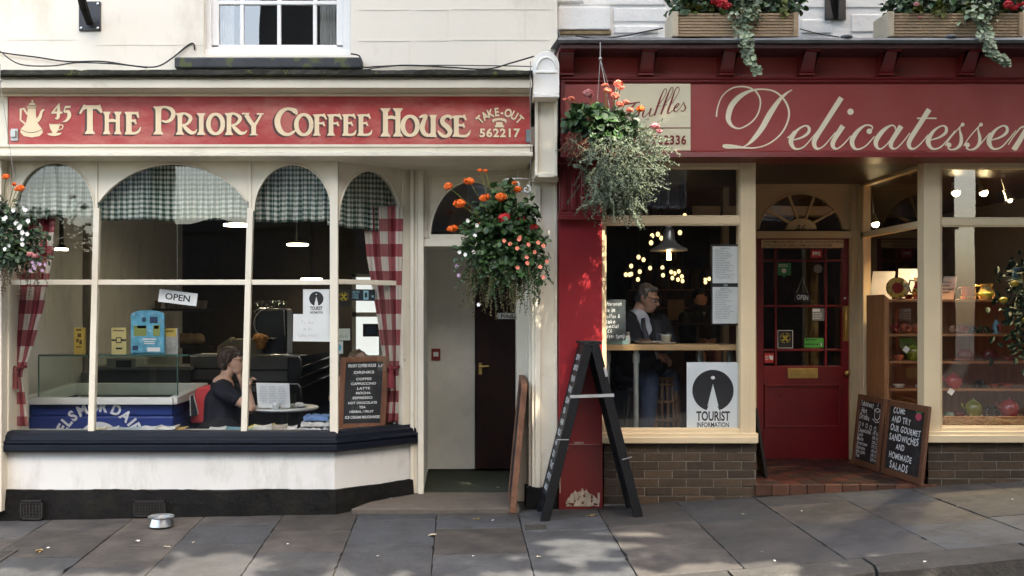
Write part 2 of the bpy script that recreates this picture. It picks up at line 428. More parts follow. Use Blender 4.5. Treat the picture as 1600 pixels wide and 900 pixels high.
SLAB = M("york_stone_slab", (0.056, 0.047, 0.039), 0.7, alt=(.047, .051, .055), var=0.42, scale=4.5, bump=0.4, bscale=20, island=0.3, chips=((0.13, 0.12, 0.105), 0.735, 34), dirt=((0.017, 0.016, 0.015), 0.44, 0.76, 3.2), dist=0.006)
N_, L_ = nodes_of(SLAB)
JOINT = M("joint_sand", (0.030, 0.026, 0.020), 0.95, var=0.3, scale=30)
mb = MB(); mb.mi = 1
for i in range(60):      # bedding under the slabs
    a = -9 + i*0.3; b = a+0.3
    for c, d in ((-1.9, -0.95), (-0.95, 0.0), (0.0, 0.5)):
        mb.add([(a, c, zp(a, c)-.022), (b, c, zp(b, c)-.022), (b, d, zp(b, d)-.022), (a, d, zp(a, d)-.022)], [(0, 1, 2, 3)])
mb.mi = 0
ex = [-8.6, -8, -7.4, -6.8, -6.1, -5.5, -4.9, -4.3, -3.7, -3.1, -2.47, -1.93, -1.33, -.76, -.16, .46, 1.07, 1.7, 2.3, 2.9, 3.5, 4.1, 4.75, 5.4, 6.0, 6.7, 7.4, 8]
cuts = {-2.47: [-.95, -1.45], -3.1: [-.5, -1.2], -1.93: [-.42, -.98], -1.33: [-.62, -1.18], -.76: [-.33, -1.04], -.16: [-.26, -.62, -1.30], .46: [-.72],
        1.07: [-.66, -.92], 1.7: [-.75], 2.3: [-.35, -.98], 2.9: [-.55, -1.25], 3.5: [-.45, -1.2], 4.1: [-.6, -1.3]}
for a, b in zip(ex, ex[1:]):
    yc = [0.45] + cuts.get(a, [R.uniform(-.3, -.7), R.uniform(-1.0, -1.4)]) + [-1.9]
    for y1, y0 in zip(yc, yc[1:]):
        g = R.uniform(.002, .0045); tilt = R.uniform(-.003, .003); sk = R.uniform(-.008, .008)
        c4 = [(a+g, y0+g+sk), (b-g, y0+g-sk), (b-g, y1-g), (a+g, y1-g)]
        ring = []
        for (xa, ya_), (xb_, yb__) in zip(c4, c4[1:]+c4[:1]):
            kk = max(3, int(math.hypot(xb_-xa, yb__-ya_)/.055))
            for i in range(kk): u = i/kk; j = R.gauss(0, .0022)*(0 < i) - (.012 if R.random() < .03 else 0); cxm, cym = (a+b)/2, (y0+y1)/2; px_, py_ = xa+(xb_-xa)*u, ya_+(yb__-ya_)*u; l = math.hypot(px_-cxm, py_-cym); ring.append((px_+(px_-cxm)/l*j, py_+(py_-cym)/l*j))
        nn = len(ring); top = [(x, y, zp(x, y)+tilt) for x, y in ring]; bot = [(x, y, z-.03) for x, y, z in top]
        mb.add(bot+top, [tuple(range(nn, 2*nn))]+[(i, (i+1) % nn, nn+(i+1) % nn, nn+i) for i in range(nn)])
tag(mb.build("pavement", [SLAB, JOINT], bevel=.004), kind="structure")
KERB = M("kerb_stone", (0.042, 0.039, 0.034), 0.8, var=0.25, scale=5, bump=0.5, bscale=18, island=0.25, dirt=((0.03, 0.028, 0.025), 0.48, 0.75, 6), dist=0.015)
mb = MB(); x = -9.0
while x < 9:
    l = R.uniform(.65, 1.0); n = 5
    for part in range(1):
        vs = []; fs = []
        for i in range(n+1):
            xx = x+.008+(l-.016)*i/n; zz = zk(xx)
            for yy, dz in ((-1.906, 0), (-2.085, -.004), (-2.12, -.035), (-2.135, -.19), (-1.906, -.19)):
                vs.append((xx, yy+R.uniform(-.006, .006)*(dz != 0), zz+dz+R.uniform(-.003, .003)))
        for i in range(n):
            for j in range(5):
                j2 = (j+1) % 5; fs.append((i*5+j, i*5+j2, (i+1)*5+j2, (i+1)*5+j))
        fs += [(4, 3, 2, 1, 0), tuple(n*5+j for j in range(5))]
        mb.add(vs, fs)
    x += l
tag(mb.build("kerb", KERB, smooth='auto'), kind="structure")
YEL = M("worn_yellow_paint", (0.42, 0.30, 0.04), 0.8, var=0.3, scale=30, chips=((0.12, 0.115, 0.1), 0.5, 40))
mb = MB(); q0 = 1.79
mb.add([(q0+dx, -2.139+R.uniform(-.001, .0), zk(q0)-.045+dz) for dx, dz in ((0, .0), (.03, -.03), (.075, -.02), (.11, .0), (.10, .02), (.05, .026), (.02, .018))], [(0, 1, 2, 3, 4, 5, 6)])
tag(mb.build("kerb_paint_mark", YEL), kind="structure")

# ------------------------------------------------------------------ the coffee house
CH = thing("coffee_house", "cream coffee house with a long faded red sign and arched bay window lights", "building", (-1.6, .1, 0))
yU = .16                                # upper wall plane
ZL = Z(112, -.1)                        # top of the ledge
WX0, WX1 = X(318, yU), X(548, yU); WZ0 = Z(86, yU)
# upper wall, round the window opening
mb = MB(); TOP = 6.6; xl, xr = X(-80, yU), X(871, yU)
mb.box(xl, WX0, yU, yU+.35, 2.9, TOP); mb.box(WX1, xr, yU, yU+.35, 2.9, TOP)
mb.box(WX0, WX1, yU, yU+.35, 2.9, WZ0); mb.box(WX0, WX1, yU, yU+.35, WZ0+1.7, TOP)
RENDERW = M("scored_cream_render", (0.77, 0.715, 0.61), 0.8, stretch=(1, 1, .45), var=0.035, scale=1.1, bump=0.10, bscale=12, dirt=((0.50, 0.44, 0.34), 0.52, 0.9, 2.6), chips=((0.48, 0.43, 0.34), 0.75, 7))
mb.build("upper_wall", RENDERW, CH)
mb = MB()                               # faint ashlar joints scored in the render, thin raised lips
for py in (15, 63, -40):
    for a, b in ((560, 640), (650, 700), (706, 860)) if py > 0 else ((560, 860),):
        z = Z(py + R.uniform(-1, 1), yU); mb.box(X(a, yU), X(b, yU), yU-.0025, yU+.01, z-.004, z+.002)
for px, p0, p1 in ((700, 15, 63), (775, 63, 110), (640, 63, 104), (820, 15, 63)):
    mb.box(X(px, yU)-.002, X(px, yU)+.002, yU-.002, yU+.01, Z(p1, yU), Z(p0, yU))
for a, b, py in ((10, 120, 62), (150, 318, 70)):
    z = Z(py, yU); mb.box(X(a, yU), X(b, yU), yU-.002, yU+.01, z-.003, z+.002)
mb.build("render_joint", M("render_joint_grey", (0.69, 0.635, 0.535), 0.85, var=0.1), CH)
# sash window above the shop
SW = MB(); yS = yU+.09
SW.bp(318, 330, -150, 86, yS-.03, .10); SW.bp(536, 548, -150, 86, yS-.03, .10)
SW.bp(330, 342, -150, 74, yS, .05); SW.bp(526, 536, -150, 74, yS, .05)
SW.bp(330, 536, 70, 80, yS, .05); SW.bp(318, 548, 78, 87, yS-.04, .12)
for px in (378, 436, 492): SW.bp(px-3, px+3, -150, 70, yS+.005, .035)
for py in (4, -66): SW.bp(342, 526, py-3, py+3, yS+.002, .035)
win = SW.build("sash_window", WHITE_PAINT, CH, bevel=.004)
mb = MB(); mb.box(X(335, yS), X(532, yS), yS+.02, yS+.024, Z(76, yS), Z(-150, yS)); mb.build("pane", glass("old_sash_glass", wav=0.06, gain=4), win)
for a, b in ((345, 366), (500, 527)):
    mb = MB(); n = 12
    for i in range(n):
        u0 = a+(b-a)*i/n; u1 = a+(b-a)*(i+1)/n; o = .02*(i % 2)
        mb.add([(X(u0, .4), .4+o, Z(84, .4)), (X(u1, .4), .42-o, Z(84, .4)), (X(u1, .4), .42-o, Z(-160, .4)), (X(u0, .4), .4+o, Z(-160, .4))], [(0, 1, 2, 3)])
    mb.build("net_curtain", M("net_cloth", (0.6, 0.6, 0.58), 0.9), win)
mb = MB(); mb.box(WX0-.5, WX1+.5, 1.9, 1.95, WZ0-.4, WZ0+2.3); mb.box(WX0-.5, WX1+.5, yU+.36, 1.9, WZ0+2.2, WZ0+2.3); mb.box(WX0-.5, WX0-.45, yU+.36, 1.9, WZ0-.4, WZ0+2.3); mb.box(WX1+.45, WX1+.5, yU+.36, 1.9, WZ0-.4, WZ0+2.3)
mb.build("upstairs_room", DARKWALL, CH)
mb = MB(); mb.bp(272, 565, 89, 106, yU-.13, .18); mb.build("window_sill", MOSS if False else M("dark_mossy_sill", (0.035, 0.038, 0.042), 0.75, var=0.4, scale=6, bump=0.4, bscale=22, chips=((0.075, 0.085, 0.03), 0.57, 6)), CH, bevel=.012)
# ledge and cornice, run along x
yc = -.50
def run(name, mat, prof, x0, x1, bevel=.003, parent=CH): 
    m_ = MB(); m_.xprof(prof, x0, x1); return m_.build(name, mat, parent, bevel=bevel)
x0, x1 = X(-60, yc), X(832, yc)
mb = MB(); n = 90
for i in range(n):                      # lumpy leaded ledge
    a = x0+(x1-x0)*i/n; b = x0+(x1-x0)*(i+1)/n
    def e(x, k): return mnoise.noise(Vector((x*3.1, k, 0)))*.014 + mnoise.noise(Vector((x*13, k, 3)))*.008
    zt = Z(109, yc-.02); zb = Z(116, yc-.02)
    q = [[(yc-.02+e(x, 1), zb+e(x, 2)*.5), (yc-.02+e(x, 3), zt+e(x, 4)), (yU+.01, zt+.06+e(x, 5)), (yU+.01, zb)] for x in (a, b)]
    mb.add([(a, *p) for p in q[0]]+[(b, *p) for p in q[1]], [(0, 4, 5, 1), (1, 5, 6, 2), (2, 6, 7, 3), (3, 7, 4, 0)])
mb.build("mossy_ledge", MOSS, CH)
zz = lambda py, y: Z(py, y)
yb = -.29                               # sign board face
run("cornice", CREAM, [(yb+.2, zz(150, yb)), (yb-.025, zz(150, yb-.025)), (yb-.025, zz(147, yb-.025)), (yb-.012, zz(146, yb-.012)), (yb-.03, zz(139, yb-.03)), (yb-.08, zz(137, yb-.08)),
     (yb-.17, zz(137, yb-.17)), (yb-.17, zz(124.5, yb-.17)), (yb-.15, zz(123.5, yb-.15)), (yb-.13, zz(118, yb-.13)), (yb-.19, zz(115.5, yb-.19)), (yb+.2, zz(115.5, yb-.19))], x0, x1)
# sign board with its painted lettering
mb = MB(); mb.bp(13, 829, 150.5, 226, yb, .06)
sign = mb.build("sign_board", SIGNRED, CH, bevel=.003)
def priory(dx, dy, name, mat, y):
    m_ = MB(); B = lambda ox, sc: Brush(m_, ox, 140, sc, y, dx*sc/6.957, dy*sc/6.957, .00025)
    b = B(10, 6.957)
    b.stem(908, 172, 482, 62, 1.9, top=False)
    b.poly([(790, 262), (800, 235), (840, 160), (868, 170), (1000, 170), (1018, 158), (1036, 205), (1046, 245), (1028, 256), (985, 212), (865, 210), (835, 225), (812, 262)])
    for x in (1092, 1212): b.stem(x, 240, 485, 44)
    b.stroke([(1092, 345, 20), (1150, 335, 34), (1212, 345, 20)])
    b.stem(1332, 242, 488, 58, 1.6)
    b.stroke([(1332, 258, 26), (1400, 256, 26), (1432, 262, 24)]); b.poly([(1400, 248), (1432, 238), (1446, 305), (1430, 308)])
    b.stroke([(1332, 340, 30), (1375, 338, 26), (1405, 350, 16)]); b.poly([(1372, 330), (1405, 320), (1418, 372), (1400, 376)])
    b.stroke([(1332, 472, 28), (1400, 474, 28), (1440, 450, 26), (1462, 405, 8)])
    b = B(230, 6.957)
    b.stem(122, 182, 487, 60, 1.9); b.stroke([(110, 196, 24), (200, 190, 26), (262, 215, 40), (285, 265, 48), (258, 325, 40), (205, 350, 26), (158, 335, 16)])
    b.stem(356, 255, 490, 48, 1.9); b.stroke([(345, 265, 22), (410, 260, 24), (462, 290, 38), (470, 325, 40), (435, 372, 28), (380, 388, 16)])
    b.stroke([(385, 378, 26), (430, 430, 42), (480, 468, 40), (520, 462, 24), (542, 432, 6)])
    b.stem(588, 256, 492, 48, 2.0)
    b.ring(744, 374, 78, 106, 50, 30)
    b.stem(890, 256, 494, 48, 1.9); b.stroke([(880, 266, 22), (945, 262, 24), (1000, 292, 38), (1008, 328, 40), (970, 374, 28), (915, 390, 16)])
    b.stroke([(920, 380, 26), (965, 432, 42), (1015, 472, 40), (1060, 468, 24), (1086, 440, 6)])
    b.stroke([(1075, 272, 46), (1110, 330, 46), (1158, 395, 44)], False); b.stroke([(1238, 274, 26), (1205, 330, 26), (1166, 392, 34)], False)
    b.stem(1158, 385, 496, 50, 1.9, top=False); b.stroke([(1030, 262, 18), (1110, 262, 18)], False); b.stroke([(1192, 265, 18), (1266, 265, 18)], False)
    b = B(420, 8.889)
    b.stroke([(392, 345, 20), (365, 300, 66), (320, 276, 48), (250, 268, 40), (175, 310, 62), (128, 390, 78), (122, 470, 80), (150, 555, 74), (210, 612, 52), (280, 622, 42), (340, 590, 36), (375, 560, 12)])
    b.ring(487, 487, 104, 140, 62, 40)
    for x, e, mdl in ((668, 800, 785), (865, 1010, 980)):
        b.stem(x, 345, 640, 62, 1.8); b.stroke([(x-20, 358, 30), (x+70, 355, 30), (e-15, 372, 30)], False); b.poly([(e-60, 345), (e-25, 330), (e+12, 412), (e-10, 415)])
        b.stroke([(x, 470, 30), (mdl-30, 468, 26)], False); b.poly([(mdl-50, 460), (mdl-22, 440), (mdl+2, 508), (mdl-25, 506)])
    for x, e, mdl, ft in ((1070, 1205, 1175, 1215), (1280, 1412, 1385, 1435)):
        b.stem(x, 345, 640, 62, 1.7); b.stroke([(x-20, 358, 30), (x+60, 355, 30), (e-15, 368, 30)], False); b.poly([(e-55, 345), (e-20, 330), (e+8, 400), (e-12, 405)])
        b.stroke([(x, 468, 30), (mdl-30, 466, 26)], False); b.poly([(mdl-50, 456), (mdl-25, 440), (mdl+2, 505), (mdl-22, 503)])
        b.stroke([(x, 625, 32), (ft-70, 628, 34), (ft-25, 610, 34), (ft, 560, 8)])
    b = B(580, 6.2745)
    for x in (140, 262): b.stem(x, 182, 460, 48, 2.1)
    b.stroke([(140, 282, 18), (200, 270, 34), (262, 290, 18)])
    b.ring(382, 355, 72, 94, 46, 28)
    b.stroke([(468, 275, 10), (500, 262, 30), (540, 258, 26), (520, 300, 40), (500, 370, 48), (520, 428, 42), (565, 448, 30), (605, 420, 20)])
    b.stem(608, 248, 465, 48, 1.5)
    b.stroke([(790, 285, 34), (770, 264, 30), (735, 262, 30), (700, 290, 42), (705, 330, 46), (745, 365, 50), (772, 405, 48), (758, 445, 36), (715, 458, 30), (675, 432, 30), (655, 400, 6)])
    b.stem(835, 256, 462, 46, 1.7); b.stroke([(820, 266, 22), (880, 264, 22), (920, 272, 20)]); b.poly([(890, 256), (918, 242), (938, 298), (922, 300)])
    b.stroke([(835, 348, 24), (895, 350, 22)], False); b.poly([(885, 342), (908, 326), (922, 372), (905, 372)])
    b.stroke([(835, 450, 24), (915, 456, 26), (950, 440, 26), (974, 398, 6)])
    return m_.build(name, mat, sign, recalc=False)
priory(-24, 16, "lettering", LSHADE, yb-.002); priory(0, 0, "lettering", LETTER, yb-.005)
# "45", coffee pot, cup, TAKE-OUT, telephone, number
def extras(dx, dy, name, mat, y, outline=False, pots=False):
    m_ = MB(); b = Brush(m_, 10, 140, 6.957, y, dx, dy, .00025)
    if pots:
        b.poly([(232, 205), (318, 205), (326, 330), (345, 372), (392, 432), (396, 470), (360, 505), (275, 520), (190, 505), (152, 468), (155, 430), (212, 365), (226, 300)])
        b.poly([(222, 180), (328, 176), (330, 192), (300, 200), (224, 200)]); b.poly([(240, 172), (250, 148), (285, 136), (312, 150), (322, 170)]); b.disc(283, 124, 12)
        b.stroke([(145, 212, 10), (190, 208, 24), (228, 270, 18)], False); b.stroke([(158, 210, 26), (154, 330, 18), (205, 372, 22)], False)
        b.stroke([(330, 340, 50), (365, 300, 38), (385, 240, 28), (415, 215, 16)])
        b.poly([(465, 372), (585, 372), (568, 440), (540, 472), (505, 472), (478, 430)]); b.poly([(440, 478), (500, 472), (605, 470), (580, 495), (520, 506), (465, 497)])
        b.stroke([(580, 385, 10), (612, 388, 12), (608, 420, 12), (570, 440, 10)])
    if pots: return m_.build(name, mat, sign, recalc=False)
    b.stroke([(578, 150, 14), (500, 250, 20), (500, 254, 20)]); b.stroke([(498, 250, 24), (610, 250, 22)], False); b.stroke([(570, 160, 20), (568, 230, 36), (560, 305, 32), (530, 312, 12)])
    b.stroke([(700, 186, 22), (650, 190, 26), (635, 192, 18)], False); b.stroke([(640, 190, 14), (626, 245, 14)], False); b.stroke([(626, 245, 14), (670, 240, 36), (685, 285, 42), (655, 335, 26), (612, 352, 6)])
    b = Brush(m_, 580, 140, 6.2745, y, dx*.9, dy*.9, .00025)
    # telephone
    b.stroke([(1198, 322, 10), (1200, 302, 26), (1255, 290, 22), (1312, 302, 26), (1316, 325, 10)]); b.poly([(1225, 318), (1285, 318), (1292, 350), (1304, 355), (1302, 370), (1212, 370), (1210, 355), (1220, 350)])
    # TAKE-OUT on an arc
    xc, yc_, rr = 1262, 505, 248
    txt = "TAKE-OUT"; angs = [-46, -33, -19.5, -6.5, 4.5, 17.5, 31.5, 45.5]
    for ch, a in zip(txt, angs):
        vs, fs = text2d(ch, 1, .035); aa = min(v[0] for v in vs); bb = max(v[0] for v in vs); hh = 78/.69
        th = rad(a*.93)
        pts = []
        for u, v in vs:
            uu = (u-(aa+bb)/2)*hh*.78; r_ = rr + v*hh
            pts.append(b.pt(xc + r_*math.sin(th) + uu*math.cos(th), yc_ - r_*math.cos(th) + uu*math.sin(th)))
        m_.add(pts, fs)
    vs, fs = text2d("562217", 1, .035, gap=1.12); aa = min(v[0] for v in vs); bb = max(v[0] for v in vs)
    m_.add([b.pt(1062+(u-aa)/(bb-aa)*398, 463-v/.69*78) for u, v in vs], fs)
    return m_.build(name, mat, sign, recalc=False)
extras(-7, 6, "small_lettering", LSHADE, yb-.002); extras(0, 0, "small_lettering", LETTER, yb-.005); extras(0, 0, "coffee_pot_emblem", LETTER, yb-.005, pots=True)
m_ = MB(); b = Brush(m_, 10, 140, 6.957, yb-.008)      # line work on pot and cup
b.stroke([(156, 432, 4), (225, 462, 5), (310, 462, 5), (390, 432, 4)]); b.stroke([(226, 190, 4), (328, 186, 4)], False); b.stroke([(240, 172, 3), (322, 170, 3)], False); b.stroke([(470, 380, 3), (525, 372, 4), (582, 378, 3)])
m_.build("emblem_line", LSHADE, sign, recalc=False)
mb = MB(); mb.bp(17, 28, 201, 220, yb-.012, .012); mb.bp(16, 24, 204, 214, yb-.03, .02); mb.build("sign_bracket", M("weathered_zinc", (0.5, 0.5, 0.46), .5, metal=.6), CH, bevel=.002)
mb = MB(); mb.bp(822, 829, 202, 222, yb-.03, .03); mb.build("cable_clip", flat("grey_green_box", (.16, .2, .2)), CH, bevel=.003)
# mouldings below the sign
run("fascia", CREAM, [(yb+.25, zz(225.5, yb)), (yb-.03, zz(225.5, yb-.03)), (yb-.03, zz(229.5, yb-.03)), (yb-.015, zz(230.5, yb-.015)), (yb-.015, zz(237, yb-.015)), (yb-.055, zz(238.5, yb-.055)), (yb-.055, zz(243.5, yb-.055)),
     (yb-.04, zz(245, yb-.04)), (.47, zz(245, yb-.04)), (.47, zz(225.5, yb))], X(-60, yb), X(832, yb))
mb = MB(); mb.bp(-70, 12, 150, 226, yb-.004, .08); mb.build("fascia_end_block", CREAM, CH, bevel=.004)
mb = MB(); mb.box(X(-60, 0), X(832, 0), yb+.06, .5, zz(226, yb), 2.96); mb.build("fascia_core", CREAM, CH)

# bay window
yB = -.10
A = Vector((X(522, yB), yB, 0)); Bp = Vector((X(641, .40), .40, 0)); tdir = (Bp-A).normalized(); RL = (Bp-A).length
XFR = Matrix(((tdir.x, -tdir.y, 0, A.x), (tdir.y, tdir.x, 0, A.y), (0, 0, 1, 0), (0, 0, 0, 1)))
def ret_u(px):
    k = px-VX; d = Bp-A; t = (k*(A.y-CY)-F*A.x)/(F*d.x-k*d.y); return t*RL
def ret_z(py, u): return H+(VY-py)*(A.y+tdir.y*u-CY)/F
frame = MB(); panes = []
def arch_pts(u0, u1, zs, za, n=22):
    c = (u1-u0)/2; h = za-zs; um = (u0+u1)/2
    if h >= c*.98: return [(um-c*math.cos(math.pi*i/n), zs+h*math.sin(math.pi*i/n)) for i in range(n+1)]
    r = (c*c+h*h)/(2*h); a0 = math.asin(c/r)
    return [(um+r*math.sin(-a0+2*a0*i/n), za-r+r*math.cos(-a0+2*a0*i/n)) for i in range(n+1)]
def light(xf, u0, u1, e0, e1, zs, za, zh, t=.05, y=0):
    """spandrel panel above an arched light; e0,e1 = outer edges of the panel"""
    fr = MB(xf); p = arch_pts(u0, u1, zs, za)
    for (a, za_), (b, zb_) in zip(p, p[1:]):
        fr.add([(a, y, za_), (b, y, zb_), (b, y, zh), (a, y, zh), (a, y+t, za_), (b, y+t, zb_), (b, y+t, zh), (a, y+t, zh)], [(0, 1, 2, 3), (7, 6, 5, 4), (0, 4, 5, 1)])
    fr.box(e0, u0, y, y+t, zs, zh); fr.box(u1, e1, y, y+t, zs, zh)
    fr.tube([(a, y-.004, z) for a, z in p], .008, 6)
    frame.v += []  # keep one mesh
    b = len(frame.v); frame.v += fr.v; frame.f += [[b+i for i in f] for f in fr.f]; frame.m += fr.m
zH = Z(244, yB); zS = Z(672, yB); zT0, zT1 = Z(445, yB), Z(437, yB)
ID = Matrix.Identity(4)
lights = [(24, 147.5, 8, 151.5, 330, 254), (154, 387, 151.5, 391, 316, 256), (397, 518, 391, 522, 330, 257)]
for g0, g1, e0, e1, sp, ap in lights:
    light(ID, X(g0, yB), X(g1, yB), X(e0, yB), X(e1, yB), Z(sp, yB), Z(ap, yB), zH, y=yB)
uA, uB = ret_u(529), ret_u(628)
light(XFR, uA, uB, .0, RL, ret_z(348, .35), ret_z(267, .35), zH+.0)
# glazing bars: slightly leaning old mullions
for pxa, pxb in ((151, 142), (391, 381)):
    frame.bar((X(pxa, yB), yB+.02, Z(325, yB)), (X(pxb, yB), yB+.02, Z(684, yB-.05)), .046, .055)
    frame.bar((X(pxa, yB), yB-.003, Z(250, yB)), (X(pxa, yB), yB-.003, Z(325, yB)), .02, .012)
frame.bar((X(522, yB), yB+.014, zH), (X(522, yB), yB+.014, Z(684, yB)), .062, .055)
frame.bar((X(8, yB)-.05, yB+.02, zH), (X(4, yB)-.05, yB+.02, Z(684, yB)), .20, .07)
frame.box(X(10, yB), A.x, yB+.004, yB+.045, zT0, zT1)
f2 = MB(XFR); f2.box(0, RL, .004, .045, ret_z(445, .35), ret_z(437.5, .35)); f2.box(uB, RL+.02, -.01, .05, Z(700, yB), zH); f2.box(0, .03, .0, .05, zS-.05, zH)
b_ = len(frame.v); frame.v += f2.v; frame.f += [[b_+i for i in f] for f in f2.f]; frame.m += f2.m
bay = frame.build("bay_window_frame", CREAM, CH, bevel=.003)
for g0, g1 in ((10, 150), (150, 391), (390, 522)):
    mb = MB(); mb.box(X(g0, yB)+.005, X(g1, yB)-.005, yB+.022, yB+.026, zS-.06, zH-.02); mb.build("pane", PANE, bay)
mb = MB(XFR); mb.box(.035, RL-.02, .022, .026, zS-.06, zH-.02); mb.build("pane", PANE, bay)
path = [(X(-40, yB), yB), (A.x, A.y), (Bp.x+.02, Bp.y+.018)]
z1 = Z(674, yB-.02); z2 = Z(707, yB-.09)
mb = MB(); mb.sweep(path, [(-.06, z1+.004), (.012, z1), (.03, z1-.018), (.05, z1-.03), (.055, z1-.06), (.085, z1-.072), (.085, z1-.086), (.072, z1-.092), (.085, z1-.10), (.088, z2+.012), (.075, z2), (-.06, z2)])
mb.build("sill", NAVY, CH, bevel=.003)
mb = MB(); mb.sweep(path, [(.012, z2+.004), (-.02, z2+.004), (-.02, -.05), (.02, -.05)]); mb.build("stall_riser", WHITE_WALL, CH)
def jit(i, j, q):
    if j in (0, 1): return (mnoise.noise(Vector((q.x*5, j, q.y*5)))*.016+mnoise.noise(Vector((q.x*21, j, 4)))*.006, mnoise.noise(Vector((q.x*2.5, 7, q.y)))*.012+mnoise.noise(Vector((q.x*14, 8, 2)))*.007 if j == 0 else 0)
    return (0, 0)
mb = MB(); zpl = Z(766, yB-.04)
ppath = [(X(-40, yB), yB), (A.x, A.y), (X(600, .2), .24), (Bp.x-.0, Bp.y-.01)]
mb.sweep(ppath, [(.042, zpl), (.055, zpl-.10), (.065, -.08), (-.01, -.08), (-.01, zpl+.006)], seg=.05, jit=jit)
plinth = mb.build("plinth", BLACKP, CH)
def grille(px0, px1, py0, py1, y):
    m_ = MB(); x0, x1, z0, z1 = X(px0, y), X(px1, y), Z(py1, y), Z(py0, y)
    m_.box(x0, x1, y, y+.02, z0, z0+.012); m_.box(x0, x1, y, y+.02, z1-.012, z1); m_.box(x0, x0+.012, y, y+.02, z0, z1); m_.box(x1-.012, x1, y, y+.02, z0, z1)
    nx = int((x1-x0)/.022); nz = int((z1-z0)/.022)
    for i in range(1, nx): m_.box(x0+(x1-x0)*i/nx-.004, x0+(x1-x0)*i/nx+.004, y+.004, y+.016, z0, z1)
    for i in range(1, nz): m_.box(x0, x1, y+.006, y+.014, z0+(z1-z0)*i/nz-.004, z0+(z1-z0)*i/nz+.004)
    m_.box(x0, x1, y+.018, y+.03, z0, z1)
    m_.build("vent_grille", M("rusty_iron_grille", (0.014, 0.012, 0.010), 0.8, var=0.3, scale=20, bump=.2), plinth)
grille(31, 66, 782, 812, yB-.09); grille(208, 258, 783, 808, yB-.09)

# doorway of the upstairs flat
yD = .40
mb = MB()
mb.bp(641, 647, 262, 772, yD-.045, .10); mb.bp(647, 653, 262, 772, yD-.025, .10); mb.bp(653, 662, 262, 772, yD-.06, .12)
mb.bp(662, 668, 275, 372, yD-.02, .06)
mb.bp(660, 832, 373, 385, yD-.03, .11); mb.bp(662, 832, 262, 275, yD-.02, .08)
mb.box(X(832, -.05)-.10, X(832, yD), yD-.1, yD+.1, .0, Z(262, yD))
fr = MB(); sv = frame; frame = MB()
light(ID, X(672, yD), X(800, yD), X(664, yD), X(832, yD), Z(374, yD), Z(284, yD), Z(264, yD), y=yD)
dframe = mb; b_ = len(mb.v); mb.v += frame.v; mb.f += [[b_+i for i in f] for f in frame.f]; mb.m += frame.m; frame = sv
mb.bp(671, 802, 366, 374, yD-.008, .05)
dfo = mb.build("doorway_frame", CREAM, CH, bevel=.004)
mb = MB(); mb.box(X(668, yD), X(806, yD), yD+.025, yD+.029, Z(374, yD), Z(280, yD)); mb.build("fanlight_pane", PANE2, dfo)
mb = MB(); zs_ = Z(768, yD)             # mat floor of the recess, reveals, ceiling
mb.box(X(655, yD), X(840, yD), yD, 1.75, zs_-.1, zs_); mb.build("recess_floor", M("dark_green_mat", (0.022, 0.028, 0.014), 0.95, var=0.3, scale=20, bump=.3, bscale=200, chips=((.15, .14, .12), .8, 20)), CH)
mb = MB(); mb.box(X(655, yD)-.2, X(662, yD), yD+.05, 1.7, zs_, 3.0); mb.box(X(829, yD), X(829, yD)+.1, yD, 1.7, zs_, 3.0); mb.box(X(600, yD), X(850, yD), 1.62, 1.7, zs_, 3.0); mb.box(X(655, yD)-.1, X(840, yD), yD+.06, 1.7, Z(380, yD)+.0, Z(380, yD)+.06)
mb.build("recess_wall", M("greyed_cream_paint", (0.78, 0.75, 0.66), 0.6, var=.08, dirt=((.3, .28, .22), .55, .9, 3)), CH)
mb = MB(); mb.bp(668, 742, 360, 733, 1.52, .05); mb.build("side_panel", M("cream_door_panel", (0.84, 0.80, 0.69), 0.45, var=.06, dirt=((.38, .34, .26), .55, 1, 2)), CH, bevel=.004)
mb = MB(); mb.bp(662, 669, 360, 736, 1.46, .08); mb.bp(664, 666, 360, 736, 1.43, .05); mb.build("inner_jamb", CREAM, CH, bevel=.003)
mb = MB(); mb.bp(743, 815, 360, 733, 1.48, .05); door = mb.build("door", M("dark_brown_door", (0.022, 0.007, 0.005), 0.5, spec=.25, var=.3, scale=2, bump=.04, stretch=(6, 6, 1)), CH, bevel=.004)
mb = MB(); mb.bp(748, 753, 567, 585, 1.474, .008); mb.tube([P(750.5, 573, 1.47), P(750.5, 573, 1.43), P(764, 572, 1.43)], .009, 8); mb.build("handle", BRASS, door)
mb = MB(); mb.bp(777, 812, 489, 498.5, 1.473, .008); ps = mb.build("name_plate", WHITECARD, door, bevel=.002)
mb = MB(); fit_text(mb, "Private", X(783, 1.47), X(806, 1.47), Z(497, 1.47), Z(491, 1.47)-Z(497, 1.47), 1.471, bold=.02); mb.build("lettering", INK, door)
mb = MB(); mb.bp(674, 688, 545, 563, 1.50, .03); mb.build("alarm_box", flat("alarm_red", (.25, .02, .015)), CH, bevel=.003)
mb = MB(); mb.bp(677, 685, 550, 557, 1.497, .004); mb.build("alarm_label", WHITECARD, CH)
# step
ST = M("worn_concrete_step", (0.115, 0.095, 0.074), 0.85, var=.15, scale=5, bump=.3, bscale=30, dirt=((.05, .042, .034), .45, .75, 5))
mb = MB(); a0 = X(548, -.15); b0 = X(812, -.15)
mb.add([(a0, -.15, .0), (b0, -.15, .0), (b0, .42, .0), (Bp.x-.05, .42, .0), (a0, -.15, .062), (b0, -.15, .068), (b0, .42, zs_-.004), (Bp.x-.12, .42, zs_-.006)], [(0, 3, 2, 1), (4, 5, 6, 7), (0, 1, 5, 4), (1, 2, 6, 5), (2, 3, 7, 6), (3, 0, 4, 7)])
mb.build("doorstep", ST, CH, bevel=.012)
